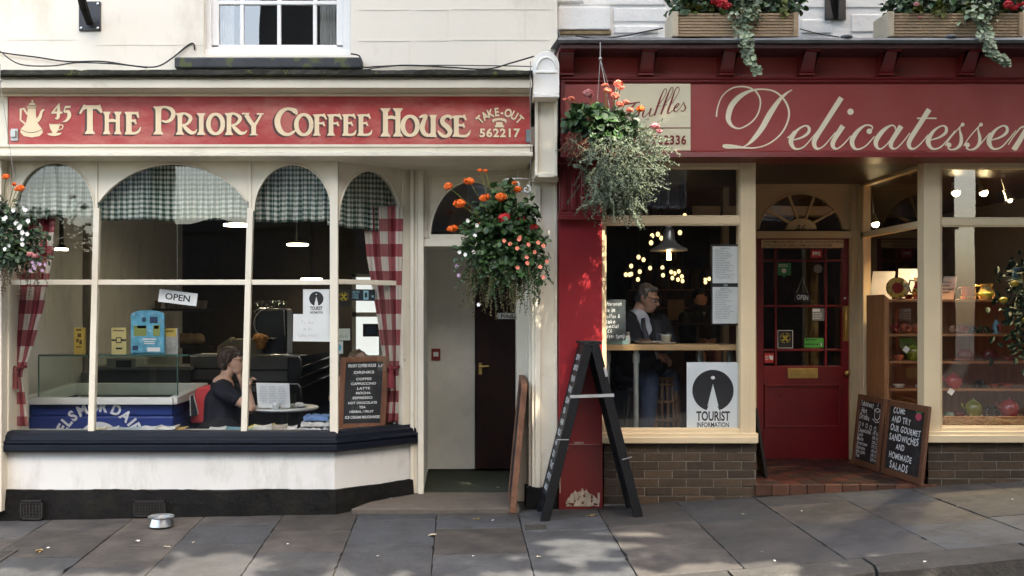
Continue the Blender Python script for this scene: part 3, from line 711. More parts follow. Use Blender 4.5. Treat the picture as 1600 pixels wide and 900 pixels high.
# pilaster between the two shops, with its console
mb = MB(); yP = -.02
mb.bp(831, 871, 283, 772, yP, .45); mb.bp(826, 836, 283, 770, yP+.06, .35); mb.bp(836, 845, 290, 768, yP-.02, .03); mb.bp(866, 871, 290, 768, yP-.015, .03)
pil = mb.build("pilaster", CREAM, CH, bevel=.006)
mb = MB(); mb.bp(830, 873, 276, 284, yP-.08, .2); mb.build("pilaster_cap", CREAM, pil, bevel=.008)
mb = MB(); yq = -.30
mb.bp(836, 871, 152, 277, yq, .6); mb.bp(836, 841, 156, 275, yq-.025, .03); mb.bp(866, 871, 156, 275, yq-.025, .03); mb.bp(841, 866, 270, 277, yq-.025, .03)
mb.build("pilaster_block", CREAM, CH, bevel=.005)
mb = MB(); yo = -.44
mb.pp([(833, 152), (874, 152), (874, 148), (872, 146), (834, 146)], yo-.03, .5)
arc = [(853.5-20.5*math.cos(math.pi*i/14), 103-23*math.sin(math.pi*i/14)) for i in range(15)]
mb.pp([(833, 146)]+arc+[(874, 146)], yo, .6)
mb.tube([(X(853.5-15*math.cos(math.pi*i/14), yo), yo-.003, Z(108-18*math.sin(math.pi*i/14), yo)) for i in range(15)], .009, 6)
mb.bp(837, 870, 110, 114, yo-.012, .03)
mb.build("console", M("white_console_paint", (0.80, 0.79, 0.74), 0.5, var=.05, bump=.1, bscale=12, chips=((.5, .47, .4), .74, 9)), CH, bevel=.008)
mb = MB(); mb.bp(822, 873, 762, 800, yP-.03, .2); mb.build("pilaster_base", BLACKP, CH, bevel=.01)
# left pilaster at the frame edge
mb = MB(); mb.bp(-70, 2, 226, 800, -.22, .5); mb.build("pilaster", CREAM, CH, bevel=.006)
# interior of the coffee house
ix0, ix1 = -4.15, X(664, yD)-.02
mb = MB(); mb.box(ix0, ix1, .5, 6.2, -.08, .02); mb.box(ix0, X(600, .2), yB+.06, .5, -.08, .02); mb.build("floor", M("dark_tiled_floor", (.06, .05, .04), .5, var=.2), CH)
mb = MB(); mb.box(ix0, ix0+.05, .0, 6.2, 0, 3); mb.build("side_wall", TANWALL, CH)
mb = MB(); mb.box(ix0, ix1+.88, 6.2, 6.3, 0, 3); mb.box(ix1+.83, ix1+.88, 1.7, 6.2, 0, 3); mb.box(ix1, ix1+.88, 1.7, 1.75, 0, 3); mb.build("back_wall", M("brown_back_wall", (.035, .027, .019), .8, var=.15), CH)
mb = MB(); mb.box(ix0, ix1+.88, yB+.06, 6.3, 2.95, 3.0); mb.build("ceiling", M("cafe_ceiling", (.30, .28, .24), .9), CH)
mb = MB(); mb.box(ix0, X(520, yB), yB+.03, .28, Z(674, .1)-.03, Z(674, .1)); 
mb.add([(A.x, yB+.03, Z(674, .1)-.02), (Bp.x-.05, .37, Z(674, .1)-.02), (A.x, .37, Z(674, .1)-.02), (A.x, yB+.03, Z(674, .1)-.002), (Bp.x-.05, .37, Z(674, .1)-.002), (A.x, .37, Z(674, .1)-.002)], [(0, 1, 2), (3, 4, 5), (0, 1, 4, 3), (1, 2, 5, 4), (2, 0, 3, 5)])
mb.build("window_board", M("white_window_board", (.62, .61, .57), .4, dirt=((.4, .38, .33), .5, .9, 5)), CH)
# ------------------------------------------------------------------ the delicatessen
DL = thing("delicatessen", "oxblood red delicatessen with cream script lettering and buff window frames", "building", (2.7, .1, .1))
yG = -.25            # fascia face
# upper stone wall
yW = .30
mb = MB()
xa, xb = X(874, yW), 6.2
holes = [(X(1060, yW), X(1236, yW)), (X(1402, yW), X(1585, yW))]
edges = [xa, holes[0][0], holes[0][1], holes[1][0], holes[1][1], xb]
for i in range(0, 5, 2): mb.box(edges[i], edges[i+1], yW, yW+.35, 2.9, 6.6)
for h in holes: mb.box(h[0], h[1], yW, yW+.35, 2.9, Z(60, yW)); mb.box(h[0], h[1], yW, yW+.35, Z(60, yW)+1.6, 6.6)
mb.build("upper_wall", STONE_WHITE, DL)
# proud quoin and rough coursed stones
for a, b, c, d, o in ((872, 954, 10, 46, .035), (872, 913, -40, 3, .03), (960, 1030, 40, 52, .012), (905, 1040, -30, 8, .010), (958, 1042, 12, 34, .008), (1252, 1300, 30, 52, .010), (1330, 1386, 22, 50, .009), (1255, 1380, -20, 12, .008)):
    mb = MB(); mb.bp(a, b, c, d, yW-o, o+.02); mb.build("quoin_stone", STONE_WHITE, DL, bevel=.008)
mb = MB()
mb.bp(876, 955, 48, 53, yW-.03, .05); mb.build("mortar_ledge", M("brown_mortar", (.23, .17, .09), .9, var=.4, scale=12, bump=.5, bscale=20), DL)
# upstairs windows: dark frames
for h in holes:
    mb = MB(); z0, z1 = Z(60, yW), Z(60, yW)+1.6
    mb.box(h[0], h[0]+.10, yW-.03, yW+.2, z0-.02, z1); mb.box(h[1]-.10, h[1], yW-.03, yW+.2, z0-.02, z1); mb.box(h[0]-.05, h[1]+.05, yW-.08, yW+.2, z0-.09, z0-.02)
    um = (h[0]+h[1])/2; mb.box(um-.02, um+.02, yW+.06, yW+.1, z0, z1); mb.box(h[0], h[1], yW+.06, yW+.1, z0+.26, z0+.30)
    uw = mb.build("upstairs_window", BLACKP, DL, bevel=.006)
    mb = MB(); mb.box(h[0]+.1, h[1]-.1, yW+.12, yW+.124, z0-.02, z1); mb.build("pane", PANE, uw)
    mb = MB(); mb.box(h[0]+.10, h[1]-.10, yW+.045, yW+.06, z0+.2, z0+.215); mb.box(h[0]+.10, h[0]+.115, yW+.045, yW+.06, z0, z1); mb.box(h[1]-.115, h[1]-.1, yW+.045, yW+.06, z0, z1); mb.build("sash_frame", WHITE_PAINT, uw)
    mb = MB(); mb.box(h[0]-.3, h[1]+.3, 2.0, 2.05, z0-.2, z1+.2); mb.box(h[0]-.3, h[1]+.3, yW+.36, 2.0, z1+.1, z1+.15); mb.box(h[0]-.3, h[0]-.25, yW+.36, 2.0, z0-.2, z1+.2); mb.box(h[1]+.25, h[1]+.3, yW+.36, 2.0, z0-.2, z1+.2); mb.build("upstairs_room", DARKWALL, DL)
# gutter / lead roof edge
yg = -.48
mb = MB(); n = 60; gx0, gx1 = X(872, yg), 6.3
LEAD = M("grey_lead_flashing", (0.10, 0.105, 0.11), 0.55, var=.3, scale=9, bump=.25, bscale=20, metal=.3, chips=((.35, .35, .33), .73, 18))
for i in range(n):
    a = gx0+(gx1-gx0)*i/n; b = gx0+(gx1-gx0)*(i+1)/n
    def e(x, k): return mnoise.noise(Vector((x*2.6, k, 9)))*.010
    q = [[(yg+e(x, 1), Z(67, yg)+e(x, 2)*.4), (yg-.012+e(x, 1), Z(63, yg)), (yg+.01+e(x, 3), Z(58.5, yg)+e(x, 4)), (yW+.01, Z(58.5, yg)+.10), (yW+.01, Z(67, yg))] for x in (a, b)]
    mb.add([(a, *p) for p in q[0]]+[(b, *p) for p in q[1]], [(j, j+5, (j+1) % 5+5, (j+1) % 5) for j in range(5)])
mb.build("lead_gutter", LEAD, DL)
for px in (1325, 1488): mb = MB(); mb.ball((X(px, yg), yg+.03, Z(58.5, yg)+.01), .045, .04, .02); mb.build("gutter_joint", LEAD, DL, smooth=True)
# frieze behind the brackets, soffit
mb = MB(); mb.box(X(874, yG), 6.3, yG+.05, .30, Z(128, yG), Z(68, yg)); mb.build("frieze", DELIRED, DL)
mb = MB(); mb.box(gx0+.02, 6.3, yg+.02, .3, Z(68, yg)-.03, Z(68, yg)+.0); mb.build("gutter_board", M("dark_gutter_board", (.05, .012, .012), .6), DL)
for px in (885, 1011, 1136, 1261, 1385, 1511, 1636):
    mb = MB(); zt = Z(69.5, yg); zb = Z(119, yG); yb_ = yG+.052
    prof = [(yb_, zb+.02), (yG-.02, zb+.02), (yG-.045, zb+.05), (yG-.085, zb+.11), (yG-.125, zb+.18), (yG-.15, zt-.035), (yG-.18, zt-.03), (yG-.18, zt-.005), (yb_, zt-.005)]
    x_ = X(px, yG)-.01; wdt = .053 if px > 900 else .06
    mb.xprof(prof, x_-wdt, x_+wdt); mb.xprof([(yb_, zb), (yG-.035, zb), (yG-.035, zb+.018), (yb_, zb+.018)], x_-wdt-.006, x_+wdt+.006)
    mb.build("bracket", DELIDARK, DL, bevel=.004)
# fascia board and mouldings
mb = MB(); mb.bp(878, 1750, 129, 240, yG, .30); fb = mb.build("fascia_board", DELIRED, DL)
mb = MB()
mb.xprof([(yG+.05, Z(122, yG)), (yG-.035, Z(121.5, yG)), (yG-.04, Z(124, yG)), (yG-.022, Z(126, yG)), (yG-.026, Z(128.5, yG)), (yG-.008, Z(131, yG)), (yG+.05, Z(131, yG))], X(876, yG), 6.3)
mb.xprof([(yG+.3, Z(235.5, yG)), (yG-.012, Z(235.5, yG)), (yG-.04, Z(239, yG)), (yG-.045, Z(247, yG)), (yG+.3, Z(247, yG))], X(875, yG), 6.3)
mb.bp(876, 883, 128, 240, yG-.02, .1); mb.build("fascia_moulding", DELIDARK, DL, bevel=.003)
mb = MB(); mb.bp(961, 1079, 128.5, 235, yG-.006, .012); npan = mb.build("name_panel", M("buff_panel_paint", (0.80, 0.71, 0.48), 0.5, var=.03), fb)
mb = MB(); b = Brush(mb, 950, 120, 7.2, yG-.0085, step=.0002)
b.stroke([(140, 335, 6), (190, 312, 14), (280, 298, 16), (360, 284, 12)]); b.stroke([(310, 298, 14), (265, 350, 22), (225, 420, 22), (180, 455, 10), (150, 440, 14)])
b.stroke([(330, 400, 8), (352, 360, 8), (350, 400, 18), (335, 450, 18)]); b.stroke([(350, 400, 6), (375, 372, 12)])
b.stroke([(408, 372, 18), (390, 425, 18), (400, 456, 10), (440, 425, 8), (480, 375, 6)]); b.stroke([(486, 352, 18), (466, 415, 18), (478, 445, 8), (520, 415, 6)])
for dx, dy in ((0, 0), (74, -14)): b.stroke([(520+dx, 438+dy, 18), (548+dx, 360+dy, 20), (585+dx, 250+dy, 18), (628+dx, 150+dy, 9), (655+dx, 138+dy, 7), (652+dx, 180+dy, 6), (610+dx, 265+dy, 6), (545+dx, 335+dy, 6)]); b.stroke([(540+dx, 335+dy, 6), (590+dx, 330+dy, 7)])
b.stroke([(800, 130, 8), (785, 115, 8), (755, 150, 10), (715, 270, 20), (675, 385, 20), (680, 412, 10), (740, 370, 6)]); b.stroke([(800, 130, 7), (795, 175, 6), (720, 300, 6)])
b.stroke([(738, 362, 7), (780, 335, 9), (800, 308, 10), (785, 300, 8), (755, 335, 14), (742, 375, 16), (765, 392, 8), (815, 345, 6), (850, 290, 6)])
b.stroke([(852, 282, 10), (856, 310, 12), (872, 345, 16), (860, 375, 12), (835, 388, 9), (818, 378, 10)])
b.poly([(0, 572), (935, 570), (935, 579), (0, 581)])
vs, fs = text2d("01225 762336", 1, .03, gap=1.1); aa = min(v[0] for v in vs); bb = max(v[0] for v in vs)
mb.add([b.pt(880-(bb-u)/(bb-aa)*745, 758-v/.69*96) for u, v in vs], fs)
mb.build("lettering", flat("oxblood_letter", (.22, .03, .025)), fb, recalc=False)
# Delicatessen
mb = MB(); b = Brush(mb, 1110, 120, 6.4, yG-.003, step=.0003)
b.stroke([(60, 400, 16), (72, 310, 13), (118, 195, 12), (215, 115, 14), (330, 98, 15), (430, 128, 15), (487, 195, 16), (500, 275, 16), (470, 380, 15), (400, 462, 15), (300, 515, 14), (230, 500, 24), (188, 450, 42), (180, 390, 54), (210, 292, 56), (285, 205, 50), (390, 145, 28), (510, 124, 15), (640, 146, 17), (735, 225, 19), (783, 330, 20), (778, 430, 19), (725, 545, 17), (640, 632, 15), (540, 688, 13), (430, 712, 15), (330, 707, 20), (240, 699, 36), (165, 696, 46), (122, 690, 26)])
b.stroke([(818, 130, 8), (765, 162, 20), (690, 232, 38), (600, 362, 56), (520, 505, 54), (440, 612, 42), (375, 675, 20), (325, 700, 8)])
def el(dx): b.stroke([(832-dx, 632, 12), (915-dx, 606, 20), (978-dx, 560, 30), (985-dx, 510, 28), (945-dx, 490, 16), (875-dx, 528, 24), (820-dx, 598, 44), (805-dx, 655, 48), (832-dx, 708, 30), (878-dx, 722, 18), (945-dx, 690, 14), (1045-dx, 575, 11), (1075-dx, 535, 8)])
b.stroke([(768, 612, 14), (800, 588, 14), (840, 540, 12)]); el(0)
b.stroke([(1310, 208, 52), (1180, 410, 50), (1060, 600, 48), (1036, 668, 46), (1058, 714, 30), (1095, 715, 16), (1150, 675, 13), (1250, 555, 10)])
b.stroke([(1325, 490, 54), (1240, 625, 46), (1222, 680, 44), (1240, 715, 28), (1275, 716, 16), (1330, 675, 13), (1405, 590, 11)]); b.disc(1400, 350, 32)
b.stroke([(1600, 540, 10), (1620, 510, 14), (1600, 488, 16), (1545, 488, 18), (1475, 540, 38), (1422, 620, 48), (1418, 675, 44), (1445, 718, 26), (1490, 722, 16), (1560, 685, 13), (1640, 595, 11)]); b.disc(1588, 545, 28)
b.ox = 1350
b.stroke([(318, 530, 12), (305, 495, 15), (265, 488, 18), (190, 540, 40), (130, 620, 48), (118, 675, 42), (145, 718, 22), (185, 712, 14), (250, 650, 12), (330, 520, 12)])
b.stroke([(372, 492, 52), (285, 630, 44), (268, 685, 42), (290, 718, 24), (330, 710, 14), (390, 650, 12), (460, 560, 10)])
b.stroke([(652, 325, 52), (560, 470, 48), (465, 620, 46), (448, 678, 42), (468, 716, 28), (510, 715, 16), (570, 665, 12), (640, 580, 10)]); b.stroke([(530, 415, 15), (725, 415, 15)], False)
el(1436-1272)
for dx in (0, 185):
    b.stroke([(810+dx, 690, 10), (880+dx, 590, 10), (978+dx, 482, 14)]); b.stroke([(958+dx, 495, 8), (958+dx, 540, 18), (972+dx, 605, 32), (965+dx, 672, 34), (925+dx, 716, 24), (872+dx, 730, 16), (835+dx, 708, 16)])
    b.disc(985+dx, 478, 19); b.disc(848+dx, 682, 25)
b.stroke([(1150, 690, 11), (1200, 630, 11), (1260, 560, 10)]); el(1436-1272-608)
b.ox = 1350
b.stroke([(1440, 680, 10), (1500, 590, 11), (1560, 515, 16), (1600, 500, 20), (1612, 530, 40), (1560, 630, 50), (1496, 732, 54)], True)
b.stroke([(1540, 670, 10), (1640, 545, 14), (1700, 500, 22), (1718, 530, 40), (1650, 640, 46), (1632, 690, 42), (1655, 720, 22), (1720, 690, 12), (1790, 600, 10)])
for i, v in enumerate(mb.v): pass
mb.build("lettering", flat("cream_script_paint", (.86, .75, .52), .5), fb, recalc=False)

# red pillar with fluted capital
mb = MB(); yp = -.06
mb.bp(873, 941, 340, 800, yp, .35); pl = mb.build("pillar", PILLARRED, DL, bevel=.006)
mb = MB(); mb.bp(874, 941, 247, 342, yp-.05, .35); mb.bp(872, 943, 336, 343, yp-.085, .1); mb.bp(872, 943, 246, 256, yp-.10, .1); mb.bp(872, 943, 332, 336, yp-.07, .1)
for i in range(4):
    px = 882+i*15; mb.bp(px-4, px+3, 264, 328, yp-.07, .03)
mb.build("capital", DELIDARK, pl, bevel=.004)
mb = MB(); mb.bp(873, 942, 694, 800, yp-.006, .02); mb.build("shaded_pillar_base", DELIDARK, pl, bevel=.004)  # darker red puts the shade at the pillar's foot into the colour
mb = MB(); pts = []                     # blown plaster at the foot of the pillar
for i in range(26):
    u = i/25; env = max(0, math.sin(math.pi*min(1, u*1.02)))**.6
    pts.append((884+u*52, 786-28*env*(0.6+.4*abs(mnoise.noise(Vector((u*9, 2, 0))))*1.6)))
for (a, za), (b2, zb) in zip(pts, pts[1:]):
    yy = yp-.010
    mb.add([(X(a, yy), yy-R.uniform(0, .006), Z(za, yy)), (X(b2, yy), yy-R.uniform(0, .006), Z(zb, yy)), (X(b2, yy), yy-.004, Z(791, yy)), (X(a, yy), yy-.004, Z(791, yy)), (X(a, yy), yy+.01, Z(za, yy)), (X(b2, yy), yy+.01, Z(zb, yy))], [(0, 1, 2, 3), (0, 4, 5, 1)])
mb.build("bare_plaster_patch", M("bare_plaster", (.40, .35, .28), .95, var=.3, scale=25, bump=.6, bscale=60, chips=((.10, .02, .02), .56, 22), dist=.01), pl)
mb = MB()
for px, py, w_, h_ in ((898, 691, 14, 2), (886, 698, 2, 4), (866+8, 740, 2, 30), (934, 770, 3, 16)): mb.bp(px, px+w_, py, py+h_, yp-.009, .008)
mb.build("paint_chip", M("chipped_undercoat", (.45, .38, .32), .9, var=.3, scale=60), pl)

# shop window of the deli
def win_frame(name, px0, px1, gx0_, gx1_, pyt, pyg, t0, t1, gyb, pyb, sx0, sx1, y=0.0):
    m_ = MB()
    m_.bp(px0, gx0_, pyt, pyb, y, .12); m_.bp(gx1_, px1, pyt, pyb, y-.006, .13); m_.bp(px0, px1, pyt, pyg, y+.004, .11); m_.bp(gx0_, gx1_, t0, t1, y+.012, .09)
    m_.bp(gx0_, gx1_, gyb, pyb-6, y+.006, .1)
    for (a, b_, c, d) in ((gx0_, gx1_, pyg, t0), (gx0_, gx1_, t1, gyb)):      # glazing beads
        m_.bp(a, a+2.5, c, d, y+.02, .03); m_.bp(b_-2.5, b_, c, d, y+.02, .03); m_.bp(a, b_, c, c+2.5, y+.02, .03); m_.bp(a, b_, d-2.5, d, y+.02, .03)
    f_ = m_.build(name, DCREAM, DL, bevel=.004)
    m_ = MB(); m_.bp(sx0, sx1, gyb+12, pyb, y-.05, .2); m_.bp(sx0, sx1, gyb+6, gyb+13, y-.03, .15); m_.build("sill", DCREAM, f_, bevel=.005)
    for (c, d) in ((pyg, t0), (t1, gyb)):
        m_ = MB(); m_.box(X(gx0_, y)-.02, X(gx1_, y)+.02, y+.04, y+.044, Z(d, y)-.02, Z(c, y)+.02); m_.build("pane", PANE if px0 < 1300 else PANE3, f_)
    return f_
win_frame("shop_window_frame", 938, 1181, 945, 1157, 252, 262, 339, 350, 671, 693, 937, 1185)
mb = MB(); mb.bp(1165, 1167, 262, 690, -.008, .01); mb.bp(1172, 1174, 262, 690, -.010, .01); mb.build("post_bead", DCREAM, DL)
win_frame("display_window_frame", 1444, 1760, 1470, 1752, 252, 262, 342, 352, 668, 692, 1449, 1770)
# soffit and lintel over the recess
mb = MB(); mb.box(X(875, 0), 6.3, yG+.02, 1.6, Z(247, yG)+.01, Z(247, yG)+.08); mb.build("soffit", M("dark_soffit_boards", (.035, .02, .012), .35, var=.3, stretch=(8, 1, 1)), DL)
# brick risers: real bricks
BRICK = M("brown_glazed_brick", (0.060, 0.036, 0.018), 0.6, var=.22, scale=14, bump=.25, bscale=60, island=.35, dirt=((.2, .18, .14), .62, .9, 30))
MORTAR = M("grey_mortar", (0.24, 0.215, 0.17), 0.95, var=.25, scale=30, bump=.3)
def bricks(px0, px1, py0, py1, rows, y, first=0, x1=None):
    m_ = MB(); xA, xB = X(px0, y), (x1 if x1 else X(px1, y)); zA = Z(py0, y); rh = .0672
    m_.mi = 1; m_.box(xA+.004, xB-.004, y+.006, y+.12, Z(py1, y)-.1, zA); m_.mi = 0
    for r in range(rows):
        zt = zA-.002-r*rh; x_ = xA-((r+first) % 2)*.108
        while x_ < xB:
            a = max(xA, x_+.004); b_ = min(xB, x_+.215-.004)
            if b_-a > .02: o = R.uniform(-.002, .002); m_.box(a, b_, y+o, y+.08, zt-rh+.007, zt)
            x_ += .215
    return m_.build("brick_riser", [BRICK, MORTAR], DL, bevel=.003)
bricks(943, 1182, 694, 785, 7, .01); bricks(1450, 0, 694, 760, 5, .01, 1, 6.3)
# side wall of the left window in the recess, tiled floor
yR = 1.40; zfl = Z(757, 0.0)
TILE = bpy.data.materials.new("quarry_tiles"); TILE.use_nodes = True; MATS["quarry_tiles"] = TILE
mb = MB(); ts = .152
QT = M("quarry_tile", (0.060, 0.016, 0.010), 0.38, var=.25, scale=9, bump=.12, bscale=40, island=.55); QT2 = M("dark_quarry_tile", (.022, .014, .011), .42, var=.3, island=.3, scale=9, bump=.1)
QT3 = M("brown_riser_tile", (.095, .038, .02), .5, var=.25, island=.5)
xr0, xr1 = X(1184, 0), X(1452, 0)
mb.mi = 3; mb.box(xr0-.02, xr1+.1, .012, yR+.1, zfl-.2, zfl-.004)
for i in range(-1, 14):
    for j in range(12):
        a, b_ = xr0-.1+i*ts+.004, xr0-.1+(i+1)*ts-.003; c, d = .02+j*ts+.004, .02+(j+1)*ts-.003
        a = max(a, xr0-.0); b_ = min(b_, xr1+.2)
        if b_-a < .02 or c > yR: continue
        mb.mi = 0 if ((i+j) % 2 == 0 or R.random() < .15) else 1
        mb.box(a, b_, c, d, zfl-.01, zfl+R.uniform(0, .0012))
mb.mi = 2
for i in range(14):
    a, b_ = xr0-.03+i*ts*.9+.003, xr0-.03+(i+1)*ts*.9-.003
    if a < xr1+.02: mb.box(max(a, xr0-.02), min(b_, xr1+.06), -.012, .02, zfl-.085, zfl-.001)
mb.build("tiled_threshold", [QT, QT2, QT3, MORTAR], DL, bevel=.002)
# door
px = lambda a: X(a, yR)
pz = lambda a: Z(a, yR)
mb = MB(); yd = yR
dr = [(1182, 1193, 372, 718), (1315, 1328, 372, 718)]
for a, b_, c, d in dr: mb.bp(a, b_, c, d, yd, .045)
mb.bp(1193, 1315, 372, 388, yd, .045); mb.bp(1193, 1315, 572, 600, yd, .045); mb.bp(1193, 1315, 668, 718, yd, .045); mb.bp(1193, 1315, 600, 668, yd+.014, .02)
for a in (1212.5, 1290.5): mb.bp(a-1.6, a+1.6, 388, 572, yd+.004, .03)
for c in (407, 478, 547): mb.bp(1193, 1315, c-1.6, c+1.6, yd+.006, .03)
mb.bp(1196, 1313, 600, 604, yd-.008, .03); mb.bp(1196, 1313, 665, 669, yd-.008, .03); mb.bp(1195, 1198.5, 600, 669, yd-.006, .03); mb.bp(1311, 1314.5, 600, 669, yd-.006, .03)
door = mb.build("door", M("deli_door_red", (0.175, 0.009, 0.012), 0.3, var=.08, scale=3, bump=.04, bscale=20, chips=((.4, .28, .22), .755, 16), dirt=((.12, .008, .01), .5, .85, 4)), DL, bevel=.003)
mb = MB(); mb.box(px(1192), px(1316), yd+.018, yd+.022, pz(573), pz(387)); mb.build("pane", PANE, door)
mb = MB(); mb.bp(1231, 1278, 575, 591, yd-.008, .01); mb.bp(1237, 1272, 579, 587, yd-.013, .006); mb.bp(1235, 1274, 577.5, 579, yd-.016, .008); mb.build("letterbox", BRASS, door, bevel=.002)
mb = MB(); mb.lathe([(.0, -.045), (.018, -.045), (.027, -.035), (.025, -.022), (.012, -.012), (.016, .0)], P(1322, 583, yd), 14, axis=(0, 1, 0)); mb.build("knob", BRASS, door, smooth=True)
mb = MB(); mb.bp(1317, 1326.5, 478, 533, yd-.006, .008); mb.tube([P(1321.5, 483, yd-.006), P(1321.5, 486, yd-.04), P(1321.5, 500, yd-.055), P(1321.5, 515, yd-.055), P(1321.5, 526, yd-.04), P(1321.5, 529, yd-.006)], [.007, .008, .011, .011, .008, .007], 8); mb.build("handle", BRASS, door)
mb = MB(); mb.lathe([(0, -.012), (.009, -.01), (.009, 0)], P(1320, 466, yd), 10, axis=(0, 1, 0)); mb.build("lock", STEEL, door)
mb = MB(); mb.bp(1190, 1318, 374.5, 387, yd-.008, .008); mb.build("licence_plate", M("buff_plate", (.62, .48, .28), .5, var=.04), door, bevel=.002)
mb = MB()
fit_text(mb, "THESE PREMISES ARE LICENSED TO SELL INTOXICATING LIQUOR BY VIRTUE", px(1192), px(1316), pz(380), .022, yd-.010, bold=.01); fit_text(mb, "OF THE JUSTICES BY LICENCE. NAME OF LICENCE HOLDER:", px(1192), px(1300), pz(385.5), .022, yd-.010, bold=.01)
mb.build("lettering", INK, door)
# door frame and fanlight
mb = MB(); yf = yR-.03
mb.bp(1176, 1182.5, 290, 722, yf, .12); mb.bp(1328, 1350, 287, 722, yf, .12); mb.bp(1331, 1336, 287, 722, yf-.015, .02); mb.bp(1341, 1345, 287, 722, yf-.012, .02)
mb.bp(1176, 1350, 361, 372, yf-.01, .13); mb.bp(1176, 1350, 283, 296, yf+.004, .1)
sv = frame; frame = MB()
light(ID, X(1186, yf), X(1319, yf), X(1178, yf), X(1330, yf), Z(358, yf), Z(302, yf), Z(290, yf), y=yf+.02)
b_ = len(mb.v); mb.v += frame.v; mb.f += [[b_+i for i in f] for f in frame.f]; mb.m += frame.m; frame = sv
cx, cz = 1252.5, 358
for a in (33, 72, 108, 147):
    c_, s_ = math.cos(rad(a)), math.sin(rad(a)); mb.bar(P(cx+18*c_, cz-15*s_, yf+.035), P(cx+66*c_, cz-56*s_, yf+.035), .022, .03)
mb.pp([(cx-24, 358)]+[(cx-24*math.cos(math.pi*i/10), 358-17*math.sin(math.pi*i/10)) for i in range(1, 10)]+[(cx+24, 358)], yf+.012, .05)
dfr = mb.build("door_frame", M("fanlight_cream", (.52, .40, .23), .45, var=.06, chips=((.2, .13, .06), .75, 14)), DL, bevel=.003)
mb = MB(); mb.box(px(1184), px(1322), yf+.05, yf+.054, pz(360), pz(300)); mb.build("fanlight_pane", PANE, dfr)
mb = MB(); b = Brush(mb, 1170, 240, 2.81, yf+.009, step=.0003)
b.stroke([(220, 312, 4), (208, 332, 4), (208, 334, 3)]); b.stroke([(206, 333, 4), (228, 331, 4)], False); b.stroke([(224, 312, 4), (219, 345, 4)], False)
b.stroke([(250, 312, 3), (238, 322, 5), (233, 336, 5), (240, 344, 4), (249, 338, 5), (246, 330, 4), (236, 333, 3)])
mb.build("house_number", flat("brown_numerals", (.08, .045, .02)), dfr, recalc=False)
# side window of the recess (runs back from the street)
mb = MB(); xs_ = 3.665; za = Z(290, yR); zbm = zfl+.40
mb.box(xs_, xs_+.07, .10, yR, Z(258, 0), Z(250, 0)); mb.box(xs_, xs_+.07, .10, yR, Z(352, .02), Z(342, .02)); mb.box(xs_-.02, xs_+.09, .10, yR, zfl, zbm)
mb.box(xs_, xs_+.07, yR-.10, yR+.02, zfl, Z(250, 0)); mb.box(xs_+.0, xs_+.07, .10, .14, zfl, Z(250, 0))
sf = mb.build("side_window_frame", DCREAM, DL, bevel=.003)
mb = MB(); mb.box(xs_+.03, xs_+.034, .13, yR-.09, zbm, Z(252, 0)); mb.build("pane", PANE, sf)
# left cheek of the recess
mb = MB(); mb.add([(X(1181, 0)-.10, .12, zfl-.1), (X(1181, 0)-.02, .12, zfl-.1), (px(1180), yR, zfl-.1), (px(1180)-.08, yR, zfl-.1), (X(1181, 0)-.10, .12, 2.9), (X(1181, 0)-.02, .12, 2.9), (px(1180), yR, 2.9), (px(1180)-.08, yR, 2.9)], [(0, 3, 2, 1), (4, 5, 6, 7), (0, 1, 5, 4), (1, 2, 6, 5), (2, 3, 7, 6), (3, 0, 4, 7)])
mb.build("recess_cheek", DCREAM, DL)
# interior
dx0, dx1 = .72, 7.2
DF = zfl-.01
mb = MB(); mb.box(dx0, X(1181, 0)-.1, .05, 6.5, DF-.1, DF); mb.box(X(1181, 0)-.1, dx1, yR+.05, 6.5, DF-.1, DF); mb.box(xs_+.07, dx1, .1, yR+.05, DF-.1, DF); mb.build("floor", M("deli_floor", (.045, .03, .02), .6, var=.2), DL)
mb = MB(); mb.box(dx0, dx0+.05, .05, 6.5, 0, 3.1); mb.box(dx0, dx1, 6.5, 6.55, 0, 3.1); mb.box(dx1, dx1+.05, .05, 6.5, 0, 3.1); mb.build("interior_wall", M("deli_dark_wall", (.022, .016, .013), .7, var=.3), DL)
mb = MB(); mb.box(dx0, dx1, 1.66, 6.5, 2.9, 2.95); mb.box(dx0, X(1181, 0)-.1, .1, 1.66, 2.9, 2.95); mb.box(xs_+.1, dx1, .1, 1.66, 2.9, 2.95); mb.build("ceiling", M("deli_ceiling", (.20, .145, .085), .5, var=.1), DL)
mb = MB(); mb.bp(1130, 1139, 256, 715, 2.2, .1); mb.bp(1082, 1300, 322, 336, 3.2, .2); mb.build("column", M("pale_column", (.36, .32, .25), .6), DL)
# the plain ends of both fronts, just beyond the photograph
mb = MB(); mb.box(-9.5, X(-70, -.22)+.004, .04, .5, -.4, 6.6); mb.box(-9.5, X(-70, -.22), .5, 6.2, -.4, 6.6); mb.build("end_wall", WHITE_WALL, CH)
mb = MB(); mb.box(X(-30, -.10), X(8, -.10)-.1, yB+.06, .3, -.05, 2.9); mb.build("end_pier", CREAM, CH)
mb = MB(); mb.box(X(1758, 0), 6.6, -.06, .4, -.2, Z(246, yG)-.01); mb.box(6.28, 6.6, yG-.05, .4, Z(246, yG)-.012, 2.95); mb.build("end_pillar", PILLARRED, DL, bevel=.006)
mb = MB(); mb.box(6.6, 12, .0, 6.5, -.3, 6.6); mb.build("end_wall", STONE_WHITE, DL)
